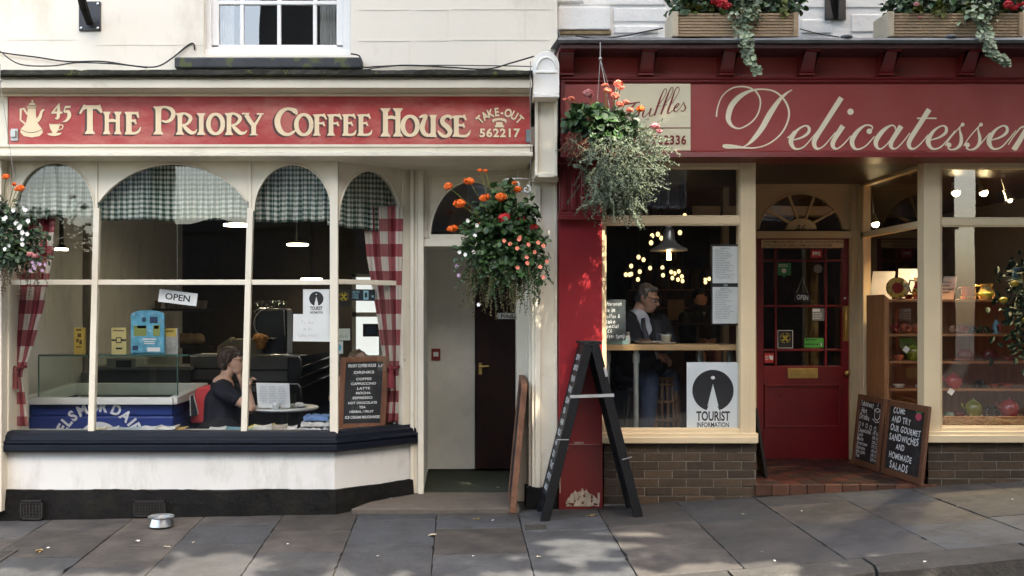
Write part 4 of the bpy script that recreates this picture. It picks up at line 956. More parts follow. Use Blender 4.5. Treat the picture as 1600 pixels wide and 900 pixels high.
# ------------------------------------------------------------------ across the street (seen mirrored in the shop glass)
yO = -12.0
def terrace(name, label, x0, x1, h, wallm, lower, wins, frame_m, dp=8):
    t = thing(name, label, "building", ((x0+x1)/2, yO-2, -.2))
    mb = MB(); zs = 3.3
    op = sorted(wins)
    xs = [x0] + [v for w_ in op for v in (w_[0], w_[1])] + [x1]
    for i in range(0, len(xs)-1, 2): mb.box(xs[i], xs[i+1], yO-.3, yO, zs, h)
    for (a, b_, c, d) in op: mb.box(a, b_, yO-.3, yO, zs, c); mb.box(a, b_, yO-.3, yO, d, h)
    mb.box(x0, x1, yO-dp, yO-.3, -.5, zs); mb.box(x0, x1, yO-dp, yO-.5, zs+.01, h)
    mb.build("wall", wallm, t)
    mb = MB(); mb.box(x0, x1, yO-.28, yO+.03, -.4, zs-.01); mb.box(x0, x1, yO-.2, yO+.18, zs-.12, zs+.06); mb.build("shopfront", lower, t)
    mb = MB(); mb.add([(x0, yO+.25, h), (x1, yO+.25, h), (x1, yO-dp/2, h+dp*.32), (x0, yO-dp/2, h+dp*.32), (x0, yO-dp, h), (x1, yO-dp, h)], [(0, 1, 2, 3), (3, 2, 5, 4), (0, 3, 4), (1, 5, 2), (0, 4, 5, 1)]); mb.build("roof", M("slate_roof", (.06, .06, .07), .7, var=.2), t)
    for (a, b_, c, d) in op:
        mb = MB(); mb.box(a, b_, yO-.24, yO-.18, c, c+.07); mb.box(a, b_, yO-.24, yO-.18, d-.07, d)
        n = max(2, round((b_-a)/.42))
        for i in range(n+1): x_ = a+(b_-a)*i/n; mb.box(max(a, x_-.03), min(b_, x_+.03), yO-.24, yO-.18, c, d)
        for k in (1/3, 2/3): z_ = c+(d-c)*k; mb.box(a, b_, yO-.235, yO-.185, z_-.02, z_+.02)
        wf = mb.build("window", frame_m, t)
        mb = MB(); mb.box(a, b_, yO-.22, yO-.21, c, d); mb.build("pane", M("far_pane", (.22, .25, .30), .1, var=.1), wf)
    return t
FARP = M("far_pale_render", (.78, .74, .66), .8, var=.05); FARD = M("far_dark_brick", (.05, .045, .045), .85, var=.25); FARL = M("far_dark_shopfront", (.018, .019, .022), .6, var=.3); FARB = M("far_brown_brick", (.07, .045, .035), .85, var=.2)
terrace("terraced_house", "tall dark brick house mirrored with one sash in the broad arched light", -6.95, -5.8, 8.5, FARD, FARL, [(-6.85, -5.9, 3.35, 5.0)], WHITE_PAINT, 1.3)
terrace("terraced_house", "tall dark house mirrored with white sash bars above the woman", -3.95, -1.9, 8.9, FARD, FARL, [(-3.75, -2.3, 3.40, 5.0)], WHITE_PAINT)
terrace("terraced_house", "brown brick house mirrored faintly in the delicatessen door", -1.9, 9.7, 8.0, FARB, FARL, [(0.2, 1.3, 3.6, 5.2), (3.4, 4.5, 3.6, 5.2), (6.4, 7.5, 3.6, 5.2)], WHITE_PAINT)
terrace("terraced_house", "dark house mirrored at the edge of the display window", 10.5, 18, 8.6, FARD, FARL, [(12, 13.3, 3.5, 5.1)], WHITE_PAINT, .8)
def low_shop(label, x0, x1, h, gable):
    t = thing("low_shop", label, "building", ((x0+x1)/2, yO-2, -.2))
    mb = MB(); mb.box(x0, x1, yO-1.2, yO, -.5, h-.12); mb.build("wall", FARL, t)
    mb = MB(); xm = x0+(x1-x0)*.62; mb.prism([(x0-.02, h-.12), (x1+.02, h-.12), (x1+.02, h-.02), (xm+.5, h+.02), (xm, h+gable), (xm-.5, h+.02), (x0-.02, h)], yO-1.2, yO+.06); mb.build("parapet", M("far_parapet", (.03, .03, .034), .8, var=.3), t)
low_shop("low dark shop whose parapet cuts the mirrored sky over the broad light", -5.8, -3.95, 3.25, .16)
low_shop("low dark shop mirrored under bright sky in the first bay light", -17, -6.95, 2.75, .1)
t = thing("terraced_house", "added unseen dark house blocking the sky mirrored in the angled bay light", "building", (20, -4, -.2)); mb = MB(); mb.box(18, 25, -11.5, 5, -1, 8.5); mb.build("wall", FARD, t)  # added house, keeps bright sky out of the angled pane's reflection
mb = MB(); mb.add([(17.8, -11.5, 8.5), (25, -11.5, 8.5), (25, 5, 8.5), (17.8, 5, 8.5), (21.5, -11.5, 11), (21.5, 5, 11)], [(0, 4, 5, 3), (1, 2, 5, 4), (0, 1, 4), (2, 3, 5)]); mb.build("roof", FARL, t)
for z_ in (.4, 3.6):
    for y_ in (-9.5, -6, -2.5, 1): mb = MB(); mb.box(17.95, 18.02, y_, y_+1.1, z_, z_+1.7); mb.build("window", M("far_pane", (.22, .25, .30), .1, var=.1), t)
# the street tree whose crown shades the shop fronts
LEAFT = M("plane_tree_leaf", (.05, .085, .02), .6, var=.2, island=.5)
BARK = M("plane_tree_bark", (.12, .10, .07), .9, var=.3, scale=6, bump=.4)
def rnd3(): return Vector((R.gauss(0, 1), R.gauss(0, 1), R.gauss(0, 1))).normalized()
def street_tree():
    t = thing("street_tree", "broad street tree dappling the pavement and the red pillar with sun", "tree", (9.5, -7.2, -.2))
    mb = MB(); base = Vector((9.5, -7.2, -.3)); fork = Vector((8.2, -6.7, 5.2)); cc = Vector((3.0, -5.0, 10.6)); rr = Vector((6.8, 1.7, 3.6))
    mb.tube([base, base+Vector((-.1, .05, 1)), Vector((9.0, -7, 3)), fork], [.36, .30, .26, .22], 10)
    for k in range(9):
        e = cc + Vector((rr.x*R.uniform(-.85, .7), rr.y*R.uniform(-.6, .6), rr.z*R.uniform(-.5, .7)))
        mid = fork.lerp(e, .5)+Vector((0, 0, R.uniform(.3, 1.2)))
        pts = catmull([tuple(fork), tuple(mid), tuple(e)], 5); mb.tube(pts, [.15*(1-.85*i/(len(pts)-1)) for i in range(len(pts))], 6)
    mb.build("trunk", BARK, t, smooth=True)
    holes = [(P(905, 430, -.06), .30), (P(910, 500, -.06), .36), (P(925, 395, -.06), .14), (P(905, 555, -.06), .12), (P(890, 470, -.06), .28),
             (Vector((1.0, -.95, 0)), .16), (Vector((.72, -1.2, 0)), .20), (Vector((.55, -.8, 0)), .08), (Vector((1.32, -1.0, 0)), .16), (Vector((1.75, -.85, 0)), .10),
             (Vector((-1.35, -1.35, -.03)), .18), (Vector((-1.75, -1.45, -.03)), .13), (Vector((-1.85, -1.2, -.03)), .1), (P(850, 620, -.04), .05), (P(846, 330, -.04), .06)]
    mb = MB()
    for i in range(12500):
        while True:
            v = Vector((R.uniform(-1, 1), R.uniform(-1, 1), R.uniform(-1, 1)))
            if v.length < 1 and R.random() < .35+.65*v.length: break
        p = cc + Vector((v.x*rr.x, v.y*rr.y, v.z*rr.z))
        ok = True
        for q, rd in holes:
            d = p-q; d -= SUN_DIR*d.dot(SUN_DIR)
            if d.length < rd*R.uniform(.9, 1.7)+.07: ok = False; break
        if not ok: continue
        d = Vector((R.uniform(-1, 1), R.uniform(-1, 1), R.uniform(-.8, .2))); n = Vector((R.uniform(-.7, .7), R.uniform(-.7, .7), 1))
        mb.leaf1(p, d, n, R.uniform(.26, .36), R.uniform(.22, .32), .12)
    for i in range(4600):
        v = rnd3()*R.random()**.33; p = Vector((7.9+v.x*3.3, -5.0+v.y*1.8, 7.7+v.z*3.2))
        mb.leaf1(p, (R.uniform(-1, 1), R.uniform(-1, 1), R.uniform(-.8, .2)), (R.uniform(-.7, .7), R.uniform(-.7, .7), 1), R.uniform(.26, .36), R.uniform(.22, .32), .12)
    for i in range(1500):
        v = rnd3()*R.random()**.33; p = Vector((5.9+v.x*2.5, -4.6+v.y*1.1, 6.0+v.z*1.5))
        mb.leaf1(p, (R.uniform(-1, 1), R.uniform(-1, 1), R.uniform(-.8, .2)), (R.uniform(-.7, .7), R.uniform(-.7, .7), 1), R.uniform(.26, .36), R.uniform(.22, .32), .12)
    mb.build("crown", LEAFT, t, recalc=False)
street_tree()
# ------------------------------------------------------------------ cloth
def gingham(name, dark, mid, light, n):
    m = bpy.data.materials.new(name); m.use_nodes = True; MATS[name] = m
    N, L = nodes_of(m); b = N["Principled BSDF"]; b.inputs["Roughness"].default_value = .9; b.inputs["Sheen Weight"].default_value = .1
    uv = N.new("ShaderNodeUVMap"); sp = N.new("ShaderNodeSeparateXYZ"); L.new(uv.outputs[0], sp.inputs[0])
    parts = []
    for k in (0, 1):
        a = N.new("ShaderNodeMath"); a.operation = 'MULTIPLY'; a.inputs[1].default_value = n; L.new(sp.outputs[k], a.inputs[0])
        f = N.new("ShaderNodeMath"); f.operation = 'FRACT'; L.new(a.outputs[0], f.inputs[0])
        g = N.new("ShaderNodeMath"); g.operation = 'GREATER_THAN'; g.inputs[1].default_value = .5; L.new(f.outputs[0], g.inputs[0]); parts.append(g)
    s_ = N.new("ShaderNodeMath"); s_.operation = 'ADD'; L.new(parts[0].outputs[0], s_.inputs[0]); L.new(parts[1].outputs[0], s_.inputs[1])
    h = N.new("ShaderNodeMath"); h.operation = 'MULTIPLY'; h.inputs[1].default_value = .5; L.new(s_.outputs[0], h.inputs[0])
    r = N.new("ShaderNodeValToRGB"); r.color_ramp.interpolation = 'CONSTANT'
    r.color_ramp.elements[0].color = (*light, 1); r.color_ramp.elements[1].position = .25; r.color_ramp.elements[1].color = (*mid, 1)
    e = r.color_ramp.elements.new(.75); e.color = (*dark, 1); L.new(h.outputs[0], r.inputs[0]); L.new(r.outputs[0], b.inputs["Base Color"])
    tr = N.new("ShaderNodeBsdfTranslucent"); L.new(r.outputs[0], tr.inputs[0]); mx = N.new("ShaderNodeMixShader"); mx.inputs[0].default_value = .3
    L.new(b.outputs[0], mx.inputs[1]); L.new(tr.outputs[0], mx.inputs[2]); L.new(mx.outputs[0], N["Material Output"].inputs[0])
    return m
GREENG = gingham("green_gingham", (.022, .062, .042), (.27, .34, .27), (.80, .79, .73), 1)
REDG = gingham("red_gingham", (.22, .014, .024), (.42, .11, .12), (.76, .70, .62), 1)
def cloth(name, fn, ns, nt, mat, check, parent=None, width=1.0, height=1.0):
    """fn(s,t) -> point; uv in checks of the given size"""
    vs = [fn(i/ns, j/nt) for j in range(nt+1) for i in range(ns+1)]
    org = vs[len(vs)//2] if parent is None else base_of(parent); org = Vector(org)
    me = bpy.data.meshes.new(name); me.from_pydata([Vector(v)-org for v in vs], [], [(j*(ns+1)+i, j*(ns+1)+i+1, (j+1)*(ns+1)+i+1, (j+1)*(ns+1)+i) for j in range(nt) for i in range(ns)])
    uvl = me.uv_layers.new(name="UVMap")
    for l in me.loops:
        k = l.vertex_index; i, j = k % (ns+1), k//(ns+1)
        uvl.data[l.index].uv = (i/ns*width/check, j/nt*height/check)
    me.materials.append(mat); me.polygons.foreach_set("use_smooth", [True]*len(me.polygons))
    o = bpy.data.objects.new(name, me); col.objects.link(o); o.location = org if parent is None else (0, 0, 0); o.parent = parent
    m_ = o.modifiers.new("thick", 'SOLIDIFY'); m_.thickness = .002
    return o
VG = "green gingham valances in the bay window"
def valance(px0, px1, pyt, pyb, label, ret=False, seed=0):
    rr = random.Random(seed); nf = 9 + int((px1-px0)/28); ph = rr.uniform(0, 6); k1 = rr.uniform(.6, 1.4)
    def fn(s, t):
        a = math.sin(s*nf*6.28+ph+math.sin(s*13)*k1)*.5+math.sin(s*nf*2.7*6.28+1+t*2)*.18
        amp = .009+.034*t; sag = mnoise.noise(Vector((s*5, seed, 0)))*.018*t
        if ret:
            u = ret_u(px0)+(ret_u(px1)-ret_u(px0))*s+a*.01; z = ret_z(pyt, u)*(1-t)+ret_z(pyb+14*s, u)*t+sag
            return XFR @ Vector((u, .11+a*amp, z))
        y = yB+.12
        return Vector((X(px0+(px1-px0)*s, y)+a*.016*t, y+a*amp, Z(pyt, y)*(1-t)+Z(pyb, y)*t+sag))
    w_ = (X(px1, 0)-X(px0, 0))*1.25
    return tag(cloth("valance", fn, 90, 14, GREENG, .036, None, w_, .43), label, "curtain", VG)
valance(22, 150, 250, 340, "green gingham valance in the bay light beside the white flowered basket", seed=1)
valance(152, 390, 252, 344, "widest green gingham valance, under the broad flat arch", seed=2)
valance(395, 520, 252, 347, "green gingham valance above the tourist information card", seed=3)
valance(526, 632, 262, 350, "green gingham valance on the angled light above the red gingham drape", True, seed=4)
# curtain wire pole of each light
def drape(fnx, label, seed, ret=False):
    rr = random.Random(seed)
    def fn(s, t):
        l, r_, y0, py = fnx(t)
        f = math.sin(s*4.5*6.28+seed+t*.8)*.5+.2*math.sin(s*11*6.28+t*3)
        tight = 1-.75*math.exp(-((t-.72)/.06)**2)
        y = y0+f*.028*tight
        return Vector((X(l+(r_-l)*s+f*.6, y), y, Z(py, y)))
    return tag(cloth("drape", fn, 48, 60, REDG, .205, None, .50, 1.62), label, "curtain", "red gingham drapes in the bay window")
def interp(q, t):
    for a, b in zip(q, q[1:]):
        if t <= b[0]:
            k = (t-a[0])/(b[0]-a[0]); return [a[i]+(b[i]-a[i])*k for i in range(1, len(a))]
    return list(q[-1][1:])
lq = [(0, 30, 88, .10, 320), (.25, 24, 82, .10, 405), (.5, 20, 66, .09, 488), (.68, 18, 46, .06, 560), (.74, 19, 34, .05, 582), (.82, 17, 38, .06, 612), (1, 14, 44, .06, 666)]
rq = [(0, 566, 630, .30, 322), (.25, 573, 628, .31, 400), (.5, 588, 626, .33, 488), (.68, 598, 624, .35, 558), (.74, 601, 622, .36, 580), (.82, 602, 623, .36, 610), (1, 596, 622, .36, 660)]
drape(lambda t: interp(lq, t), "red gingham drape tied back with a tassel behind the white flowered basket", 3)
drape(lambda t: interp(rq, t), "red gingham drape gathered beside the drinks chalkboard", 5)
TASS = M("red_cord", (.16, .02, .025), .9, var=.3, scale=60)
for px_, py_, y_, lab in ((25, 575, .02, "red cord tassel holding the drape by the white flowered basket"), (611, 575, .31, "red cord tieback on the drape beside the drinks chalkboard")):
    mb = MB(); p = P(px_, py_, y_); mb.tube([p+Vector((-.05, .05, .01)), p+Vector((-.02, -.02, 0)), p+Vector((.03, -.02, 0)), p+Vector((.06, .05, .01))], .012, 6); mb.lathe([(.004, .02), (.016, .0), (.013, -.03), (.024, -.05), (.03, -.16), (.0, -.16)], p+Vector((0, -.025, 0)), 10)
    tag(mb.build("tassel", TASS, origin=p, smooth='auto'), lab, "tassel")

# ------------------------------------------------------------------ cards, posters and signs
def rectpts(px0, px1, py0, py1, rot=0, skew=0):
    cx, cy = (px0+px1)/2, (py0+py1)/2; c, s = math.cos(rad(rot)), math.sin(rad(rot))
    return [(cx+(a-cx)*c-(b-cy)*s+skew*(b-cy), cy+(a-cx)*s+(b-cy)*c) for a, b in ((px0, py1), (px1, py1), (px1, py0), (px0, py0))]
def card(name, label, cat, px0, px1, py0, py1, y, mat, rot=0, dep=.004, group=None, bevel=0, skew=0):
    mb = MB(); mb.pp(rectpts(px0, px1, py0, py1, rot, skew), y, dep)
    o = mb.build(name, mat, origin=P((px0+px1)/2, py1, y), bevel=bevel); return tag(o, label, cat, group)
def ptxt(mb, s, px0, px1, py1, py0, y, bold=0.0, rot=0, pivot=None):
    """text filling px0..px1, baseline py1, cap top py0"""
    vs, fs = text2d(s, 1, bold)
    if not vs: return
    a = min(v[0] for v in vs); b = max(v[0] for v in vs); c, s_ = math.cos(rad(rot)), math.sin(rad(rot)); pv = pivot or ((px0+px1)/2, py1)
    out = []
    for u, v in vs:
        x_ = px0+(u-a)/(b-a)*(px1-px0); y_ = py1-v/.69*(py1-py0); dx, dy = x_-pv[0], y_-pv[1]
        out.append((X(pv[0]+dx*c-dy*s_, y), y, Z(pv[1]+dx*s_+dy*c, y)))
    mb.add(out, fs)
def sub(parent, name, mat, fill):
    mb = MB(); fill(mb); return mb.build(name, mat, parent, recalc=False)
GREYINK = flat("grey_print", (.25, .25, .26), .7)
def lines(mb, px0, px1, py0, py1, n, y, fill=.45, ragged=.3, cols=1, seed=0):
    rr = random.Random(seed)
    for i in range(n):
        a = py0+(py1-py0)*i/n; h = (py1-py0)/n*fill
        for c in range(cols):
            l = px0+(px1-px0)*c/cols; r_ = l+(px1-px0)/cols*(.92-rr.random()*ragged); x_ = l
            while x_ < r_:                       # word-like runs
                w_ = min(rr.uniform(1.2, 4.2), r_-x_)
                mb.add([P(x_, a+h, y), P(x_+w_, a+h, y), P(x_+w_, a, y), P(x_, a, y)], [(0, 1, 2, 3)]); x_ += w_+.9
def tourist(px0, px1, py0, py1, y, label, big):
    o = card("tourist_poster", label, "poster", px0, px1, py0, py1, y, WHITECARD if not big else M("cool_white_board", (.74, .77, .77), .5, var=.02), dep=.004)
    w_, h_ = px1-px0, py1-py0; cx = px0+w_*.5; cy = py0+h_*(.415 if big else .36); r = w_*(.395 if big else .27)
    def emblem(mb):
        a0 = rad(72); n = 40; yy = y-.001
        c = []
        for i in range(n+1):                     # disc with the spire cut out of its foot
            a = math.pi/2+a0*.3+(2*math.pi-a0*.6)*i/n-math.pi; c.append((cx+r*math.sin(-math.pi+.32+(2*math.pi-.64)*i/n)*-1, cy-r*math.cos(-math.pi+.32+(2*math.pi-.64)*i/n)))
        apex = (cx, cy-r*.32)
        for i in range(n): mb.add([P(*c[i], yy), P(*c[i+1], yy), P(*apex, yy)], [(0, 1, 2)])
        f = []
        for k in (-1, 1): mb.add([P(cx+k*r*.31, cy+r*.96, yy-.0003), P(cx+k*r*.20, cy+r*.72, yy-.0003), P(cx+k*r*.29, cy+r*.80, yy-.0003)], [(0, 1, 2)])
    sub(o, "emblem", INK, emblem)
    sub(o, "finial", WHITECARD, lambda mb: mb.add([P(cx+r*.10*math.cos(a*.5236), cy-r*.62+r*.085*math.sin(a*.5236), y-.002) for a in range(12)], [tuple(range(12))]))
    def words(mb):
        if big: ptxt(mb, "TOURIST", px0+15, px1-14.5, py0+91, py0+77, y-.001, .03); ptxt(mb, "INFORMATION", px0+16, px1-16, py1-5.2, py1-12.5, y-.001, .02)
        else: ptxt(mb, "TOURIST", px0+11, px1-11, py0+32.5, py0+27, y-.001, .03); ptxt(mb, "INFORMATION", px0+11, px1-11, py0+38, py0+34.5, y-.001, .02)
    sub(o, "lettering", INK, words)
    return o
tourist(1073, 1155, 566, 672.5, .055, "large white tourist information poster with a black spire emblem", True)
tourist(473.5, 515, 452, 493, -.055, "small white tourist information card above a hand-drawn sheet", False)
o = card("drawn_sheet", "white sheet with faint handwriting under the tourist information card", "sheet", 458, 516, 491, 533.5, -.062, WHITECARD, rot=.8, dep=.002)
def scrib(mb):
    y = -.0635; chalk = lambda u, v: P(u, v, y)
    for i, (s, u, v) in enumerate((("To eat", 470, 506), ("in or", 474, 516), ("take away", 466, 526))): chalk_text(mb, s, u, -v, 5, lambda a, b_: P(a, -b_, y), .12, maxw=38)
sub(o, "lettering", M("faint_pencil", (.5, .5, .52), .9), scrib)
# OPEN card hung in the coffee house
o = card("open_sign", "white OPEN card hung crooked on a string above the display box", "sign", 248, 308, 455, 475, 0.0, WHITECARD, rot=7, dep=.004)
sub(o, "lettering", INK, lambda mb: ptxt(mb, "OPEN", 258, 297, 469.5, 460, -.0012, .02, rot=7, pivot=(278, 465)))
mb = MB(); mb.tube([P(268, 456, .002), P(277, 446, .002), P(287, 458, .002)], .0015, 4); mb.tube([P(277, 446, .002), P(277, 340, .02)], .001, 4); mb.build("string", flat("grey_string", (.3, .3, .28)), o)
# stickers on the angled light
def ret_card(name, label, cat, px0, px1, py0, py1, mat, marks=None, yy=.034, dep=.002):
    mb = MB(XFR); u0, u1 = ret_u(px0), ret_u(px1); um = (u0+u1)/2; f = lambda py: ret_z(py, um)
    mb.box(u0, u1, yy, yy+dep, f(py1), f(py0)); org = XFR @ Vector((um, yy, f(py1)))
    o = tag(mb.build(name, mat, origin=org), label, cat)
    if marks:
        for nm, mt, fill in marks:
            m2 = MB(XFR); fill(m2, lambda a, b_, k=0: (u0+(u1-u0)*a, yy-.0008-k*.0003, f(py1)+(f(py0)-f(py1))*b_)); m2.build(nm, mt, o, recalc=False)
    return o
YELINK = flat("yellow_print", (.45, .36, .03), .6); BLUEINK = flat("pale_blue_print", (.25, .5, .6), .6)
def dots(m2, g, cx=.5, cy=.55, asp=.75):
    for (a, b_, r) in ((cx-.1, cy+.09, .085), (cx+.1, cy+.1, .085), (cx, cy-.01, .085), (cx-.12, cy-.11, .085), (cx+.11, cy-.12, .085)):
        m2.add([g(a+r*math.cos(k*.7854), b_+r*asp*math.sin(k*.7854)) for k in range(8)], [tuple(range(8))])
    for k in range(20):
        if k % 5 == 0: continue
        t = k*.314; q = []
        for rr_ in (.30, .36):
            for dt in (0, .2): q.append((cx+rr_*math.cos(t+dt), cy+rr_*asp*math.sin(t+dt)))
        m2.add([g(*q[0]), g(*q[1]), g(*q[3]), g(*q[2])], [(0, 1, 2, 3)])
ret_card("sticker", "black and yellow walkers welcome sticker on the angled bay light", "sticker", 531, 551, 451.5, 478, INK, [("print", YELINK, dots)])
def ask(m2, g):
    for i, s in enumerate(("ASK FOR", "CARDS", "HERE")):
        vs, fs = text2d(s, 1, .02); b_ = max(v[0] for v in vs); m2.add([g(.04+u/b_*(.30 if i == 0 else .25), .68-i*.24+v*.26) for u, v in vs], fs)
    m2.add([g(.50, .1), g(.72, .1), g(.72, .9), g(.5, .9)], [(0, 1, 2, 3)])
    m2.add([g(.86, .3), g(.94, .3), g(.94, .5), g(.86, .5)], [(0, 1, 2, 3)])
ret_card("sticker", "dark sticker with pale blue print beside the walkers sticker", "sticker", 553, 590, 452, 470, flat("dark_teal_print", (.01, .02, .03)), [("print", BLUEINK, ask), ("icon", INK, lambda m2, g: m2.add([g(.56, .3, 1), g(.66, .3, 1), g(.66, .7, 1), g(.56, .7, 1)], [(0, 1, 2, 3)]))])
ret_card("sticker", "pale green sticker with a small drawing on the angled bay light", "sticker", 529, 551, 513.5, 532, flat("pale_green_card", (.45, .53, .48)), [("print", GREYINK, lambda m2, g: [m2.add([g(.15+.12*i, .2), g(.2+.12*i, .2), g(.2+.12*i, .4+.1*(i % 3)), g(.15+.12*i, .4+.1*(i % 3))], [(0, 1, 2, 3)]) for i in range(6)])])
ret_card("sticker", "pale square sticker with a bright blue disc", "sticker", 524.5, 540, 533.5, 553, flat("pale_blue_card", (.45, .58, .62)), [("print", flat("cyan_print", (.02, .32, .5)), lambda m2, g: m2.add([g(.5+.32*math.cos(k*.5236), .5+.3*math.sin(k*.5236)) for k in range(12)], [tuple(range(12))]))])
# drinks chalkboard
def framed_board(name, label, cat, corners, fw, dep, frame_m, board_m):
    """corners = lower-left, lower-right, upper-right, upper-left world points"""
    c = [Vector(q) for q in corners]; t = thing(name, label, cat, (c[0]+c[1])/2)
    ex = (c[1]-c[0]); ez = (c[3]-c[0]); nrm = ex.cross(ez).normalized()      # towards the viewer
    fx, fz = fw/ex.length, fw/ez.length
    g = lambda a, b_, k=0.0: c[0]+ex*a+ez*b_+nrm*k
    def slab(mb, a0, a1, b0, b1, k0, k1): mb.add([g(a, b_, k) for k in (k0, k1) for a, b_ in ((a0, b0), (a1, b0), (a1, b1), (a0, b1))], [(3, 2, 1, 0), (4, 5, 6, 7), (0, 1, 5, 4), (1, 2, 6, 5), (2, 3, 7, 6), (3, 0, 4, 7)])
    mb = MB(); slab(mb, 0, fx, 0, 1, -dep/2, dep/2); slab(mb, 1-fx, 1, 0, 1, -dep/2, dep/2); slab(mb, fx, 1-fx, 0, fz, -dep/2+.001, dep/2-.001); slab(mb, fx, 1-fx, 1-fz, 1, -dep/2+.001, dep/2-.001)
    mb.build("frame", frame_m, t, bevel=.003)
    mb = MB(); slab(mb, fx*.9, 1-fx*.9, fz*.9, 1-fz*.9, -dep*.3, dep*.15); mb.build("board", board_m, t)
    return t, (lambda a, b_: g(a, b_, dep*.15+.0012)), ex.length, ez.length
yk = .33
t, g, w_, h_ = framed_board("drinks_chalkboard", "brown framed drinks chalkboard standing in the angled bay light", "chalkboard", [P(527, 671, yk), P(602, 669, yk), P(606, 560, yk), P(533, 558, yk)], .045, .03, BROWNWOOD, SLATE)
mb = MB()
for s, v, hh, u0, u1 in (("PRIORY COFFEE HOUSE", .855, .038, .16, .74), ("DRINKS", .765, .034, .29, .71), ("COFFEE", .675, .030, .34, .66), ("CAPPUCCINO", .61, .030, .24, .76), ("LATTE", .545, .030, .37, .64), ("MOCHA", .48, .030, .35, .66), ("ESPRESSO", .415, .030, .29, .70), ("HOT CHOCOLATE", .345, .030, .2, .8), ("TEA", .285, .030, .43, .57), ("HERBAL / FRUIT", .225, .028, .24, .74), ("ICE CREAM MILKSHAKES", .145, .034, .15, .87)):
    vs, fs = text2d(s, 1, .03 if hh > .02 else 0); a = min(q[0] for q in vs); b_ = max(q[0] for q in vs)
    mb.add([g(u0+(u-a)/(b_-a)*(u1-u0), v+q/.69*hh*1.05) for u, q in vs], fs)
mb.build("lettering", CHALK, t, recalc=False)
mb = MB()
for (a0, a1, b0, b1) in ((.79, .86, .862, .866), (.79, .80, .865, .89), (.85, .86, .865, .89), (.78, .87, .85, .856), (.87, .885, .87, .885)): mb.add([g(a0, b0), g(a1, b0), g(a1, b1), g(a0, b1)], [(0, 1, 2, 3)])
mb.build("cup_drawing", CHALK, t, recalc=False)

# ------------------------------------------------------------------ inside the coffee house
BLUEF = M("freezer_blue", (.012, .035, .20), .4, var=.06); WPL = M("white_plastic", (.70, .71, .69), .35, var=.03)
t = thing("ice_cream_freezer", "blue and white ice cream freezer with a glass guard behind the bay sill", "freezer", (X(160, .9), .9, .02))
y0, y1 = .62, 1.65
fx0, fx1 = X(45, y0), X(271, y0); zr = Z(626, y0)
mb = MB(); mb.box(fx0, fx1, y0, y1, .02, zr-.13); mb.box(fx0, fx1, y0, y0+.03, zr-.13, zr-.02); mb.box(fx1-.03, fx1, y0, y1, zr-.13, zr-.02); mb.box(fx0, fx0+.03, y0, y1, zr-.13, zr-.02); mb.build("body", BLUEF, t, bevel=.02)
mb = MB(); zb_ = zr+.02; w_ = .06
for a, b_ in (((fx0-.01, y0-.02, zr), (fx1+.01, y0-.02, zr)),): mb.bar(a, b_, .06, .08)
for x_ in (fx0, fx1): mb.add([(x_-.04, y0-.03, zr-.03), (x_+.04, y0-.03, zr-.03), (x_+.04, y1, zr-.03), (x_-.04, y1, zr-.03), (x_-.04, y0-.03, zr+.03), (x_+.04, y0-.03, zr+.03), (x_+.04, y1, zb_+.06), (x_-.04, y1, zb_+.06)], [(0, 3, 2, 1), (4, 5, 6, 7), (0, 1, 5, 4), (1, 2, 6, 5), (2, 3, 7, 6), (3, 0, 4, 7)])
mb.box(fx0, fx1, y1-.06, y1, zr-.03, zb_+.06); mb.box(fx0+.04, fx1-.04, y0+.05, y1-.06, zr-.10, zr-.06); mb.build("rim", WPL, t, bevel=.008)
GL2 = glass("guard_glass", tint=(.86, .92, .89)); GE = flat("green_glass_edge", (.06, .13, .11), .2)
mb = MB(); mb.box(fx0+.05, fx1+.02, y0+.08, y0+.086, zr+.03, Z(556, y0+.08)); mb.box(fx0+.05, fx1+.10, y0+.08, y0+.55, Z(556, y0+.08), Z(556, y0+.08)+.008); mb.build("glass_guard", GL2, t)
mb = MB(); zt = Z(556, y0+.08); mb.box(fx0+.05, fx1+.10, y0+.074, y0+.08, zt-.004, zt+.012); mb.box(fx1+.095, fx1+.101, y0+.08, y0+.55, zt, zt+.01); mb.box(fx0+.048, fx0+.056, y0+.07, y0+.08, zr, zt); mb.box(fx1+.01, fx1+.018, y0+.07, y0+.08, zr, zt); mb.build("glass_edge", GE, t)
mb = MB()
txt = "ELSMOR DAIRY"; xc, yc2, rr_ = 155, 703, 58
tot = len(txt)
angs = [-58, -47, -36, -21, -5, 9, 20, 27, 42, 54, 64, 76]
for ch, a in zip(txt, angs):
    if ch == ' ': continue
    vs, fs = text2d(ch, 1, .04); aa = (min(v[0] for v in vs)+max(v[0] for v in vs))/2; th = rad(a-3)
    mb.add([P(xc+(rr_+v*16/.69)*math.sin(th)+(u-aa)*17*math.cos(th)*1.2, yc2-(rr_+v*16/.69)*math.cos(th)+(u-aa)*17*math.sin(th)*1.2-2, y0-.004) for u, v in vs], fs)
mb.add([P(xc, 697, y0-.0045)]+[P(xc+36*math.cos(math.pi-k*math.pi/16), 697-38*math.sin(k*math.pi/16), y0-.0045) for k in range(17)], [tuple(range(18))])
mb.build("lettering", M("freezer_white_print", (.7, .72, .75), .5), t, recalc=False)
zt = Z(556, y0+.08)+.0085
def pack(name, label, cat, px0, px1, py0, y, mat, dep=.06, extra=None, zbase=zt, group=None):
    mb = MB(); mb.box(X(px0, y), X(px1, y), y, y+dep, zbase, Z(py0, y)); o = tag(mb.build(name, mat, origin=((X(px0, y)+X(px1, y))/2, y+dep/2, zbase), bevel=.002), label, cat, group)
    if extra: extra(o)
    return o
YCARD = flat("yellow_card", (.55, .40, .08), .5); YCARD2 = flat("pale_yellow_card", (.58, .50, .22), .5)
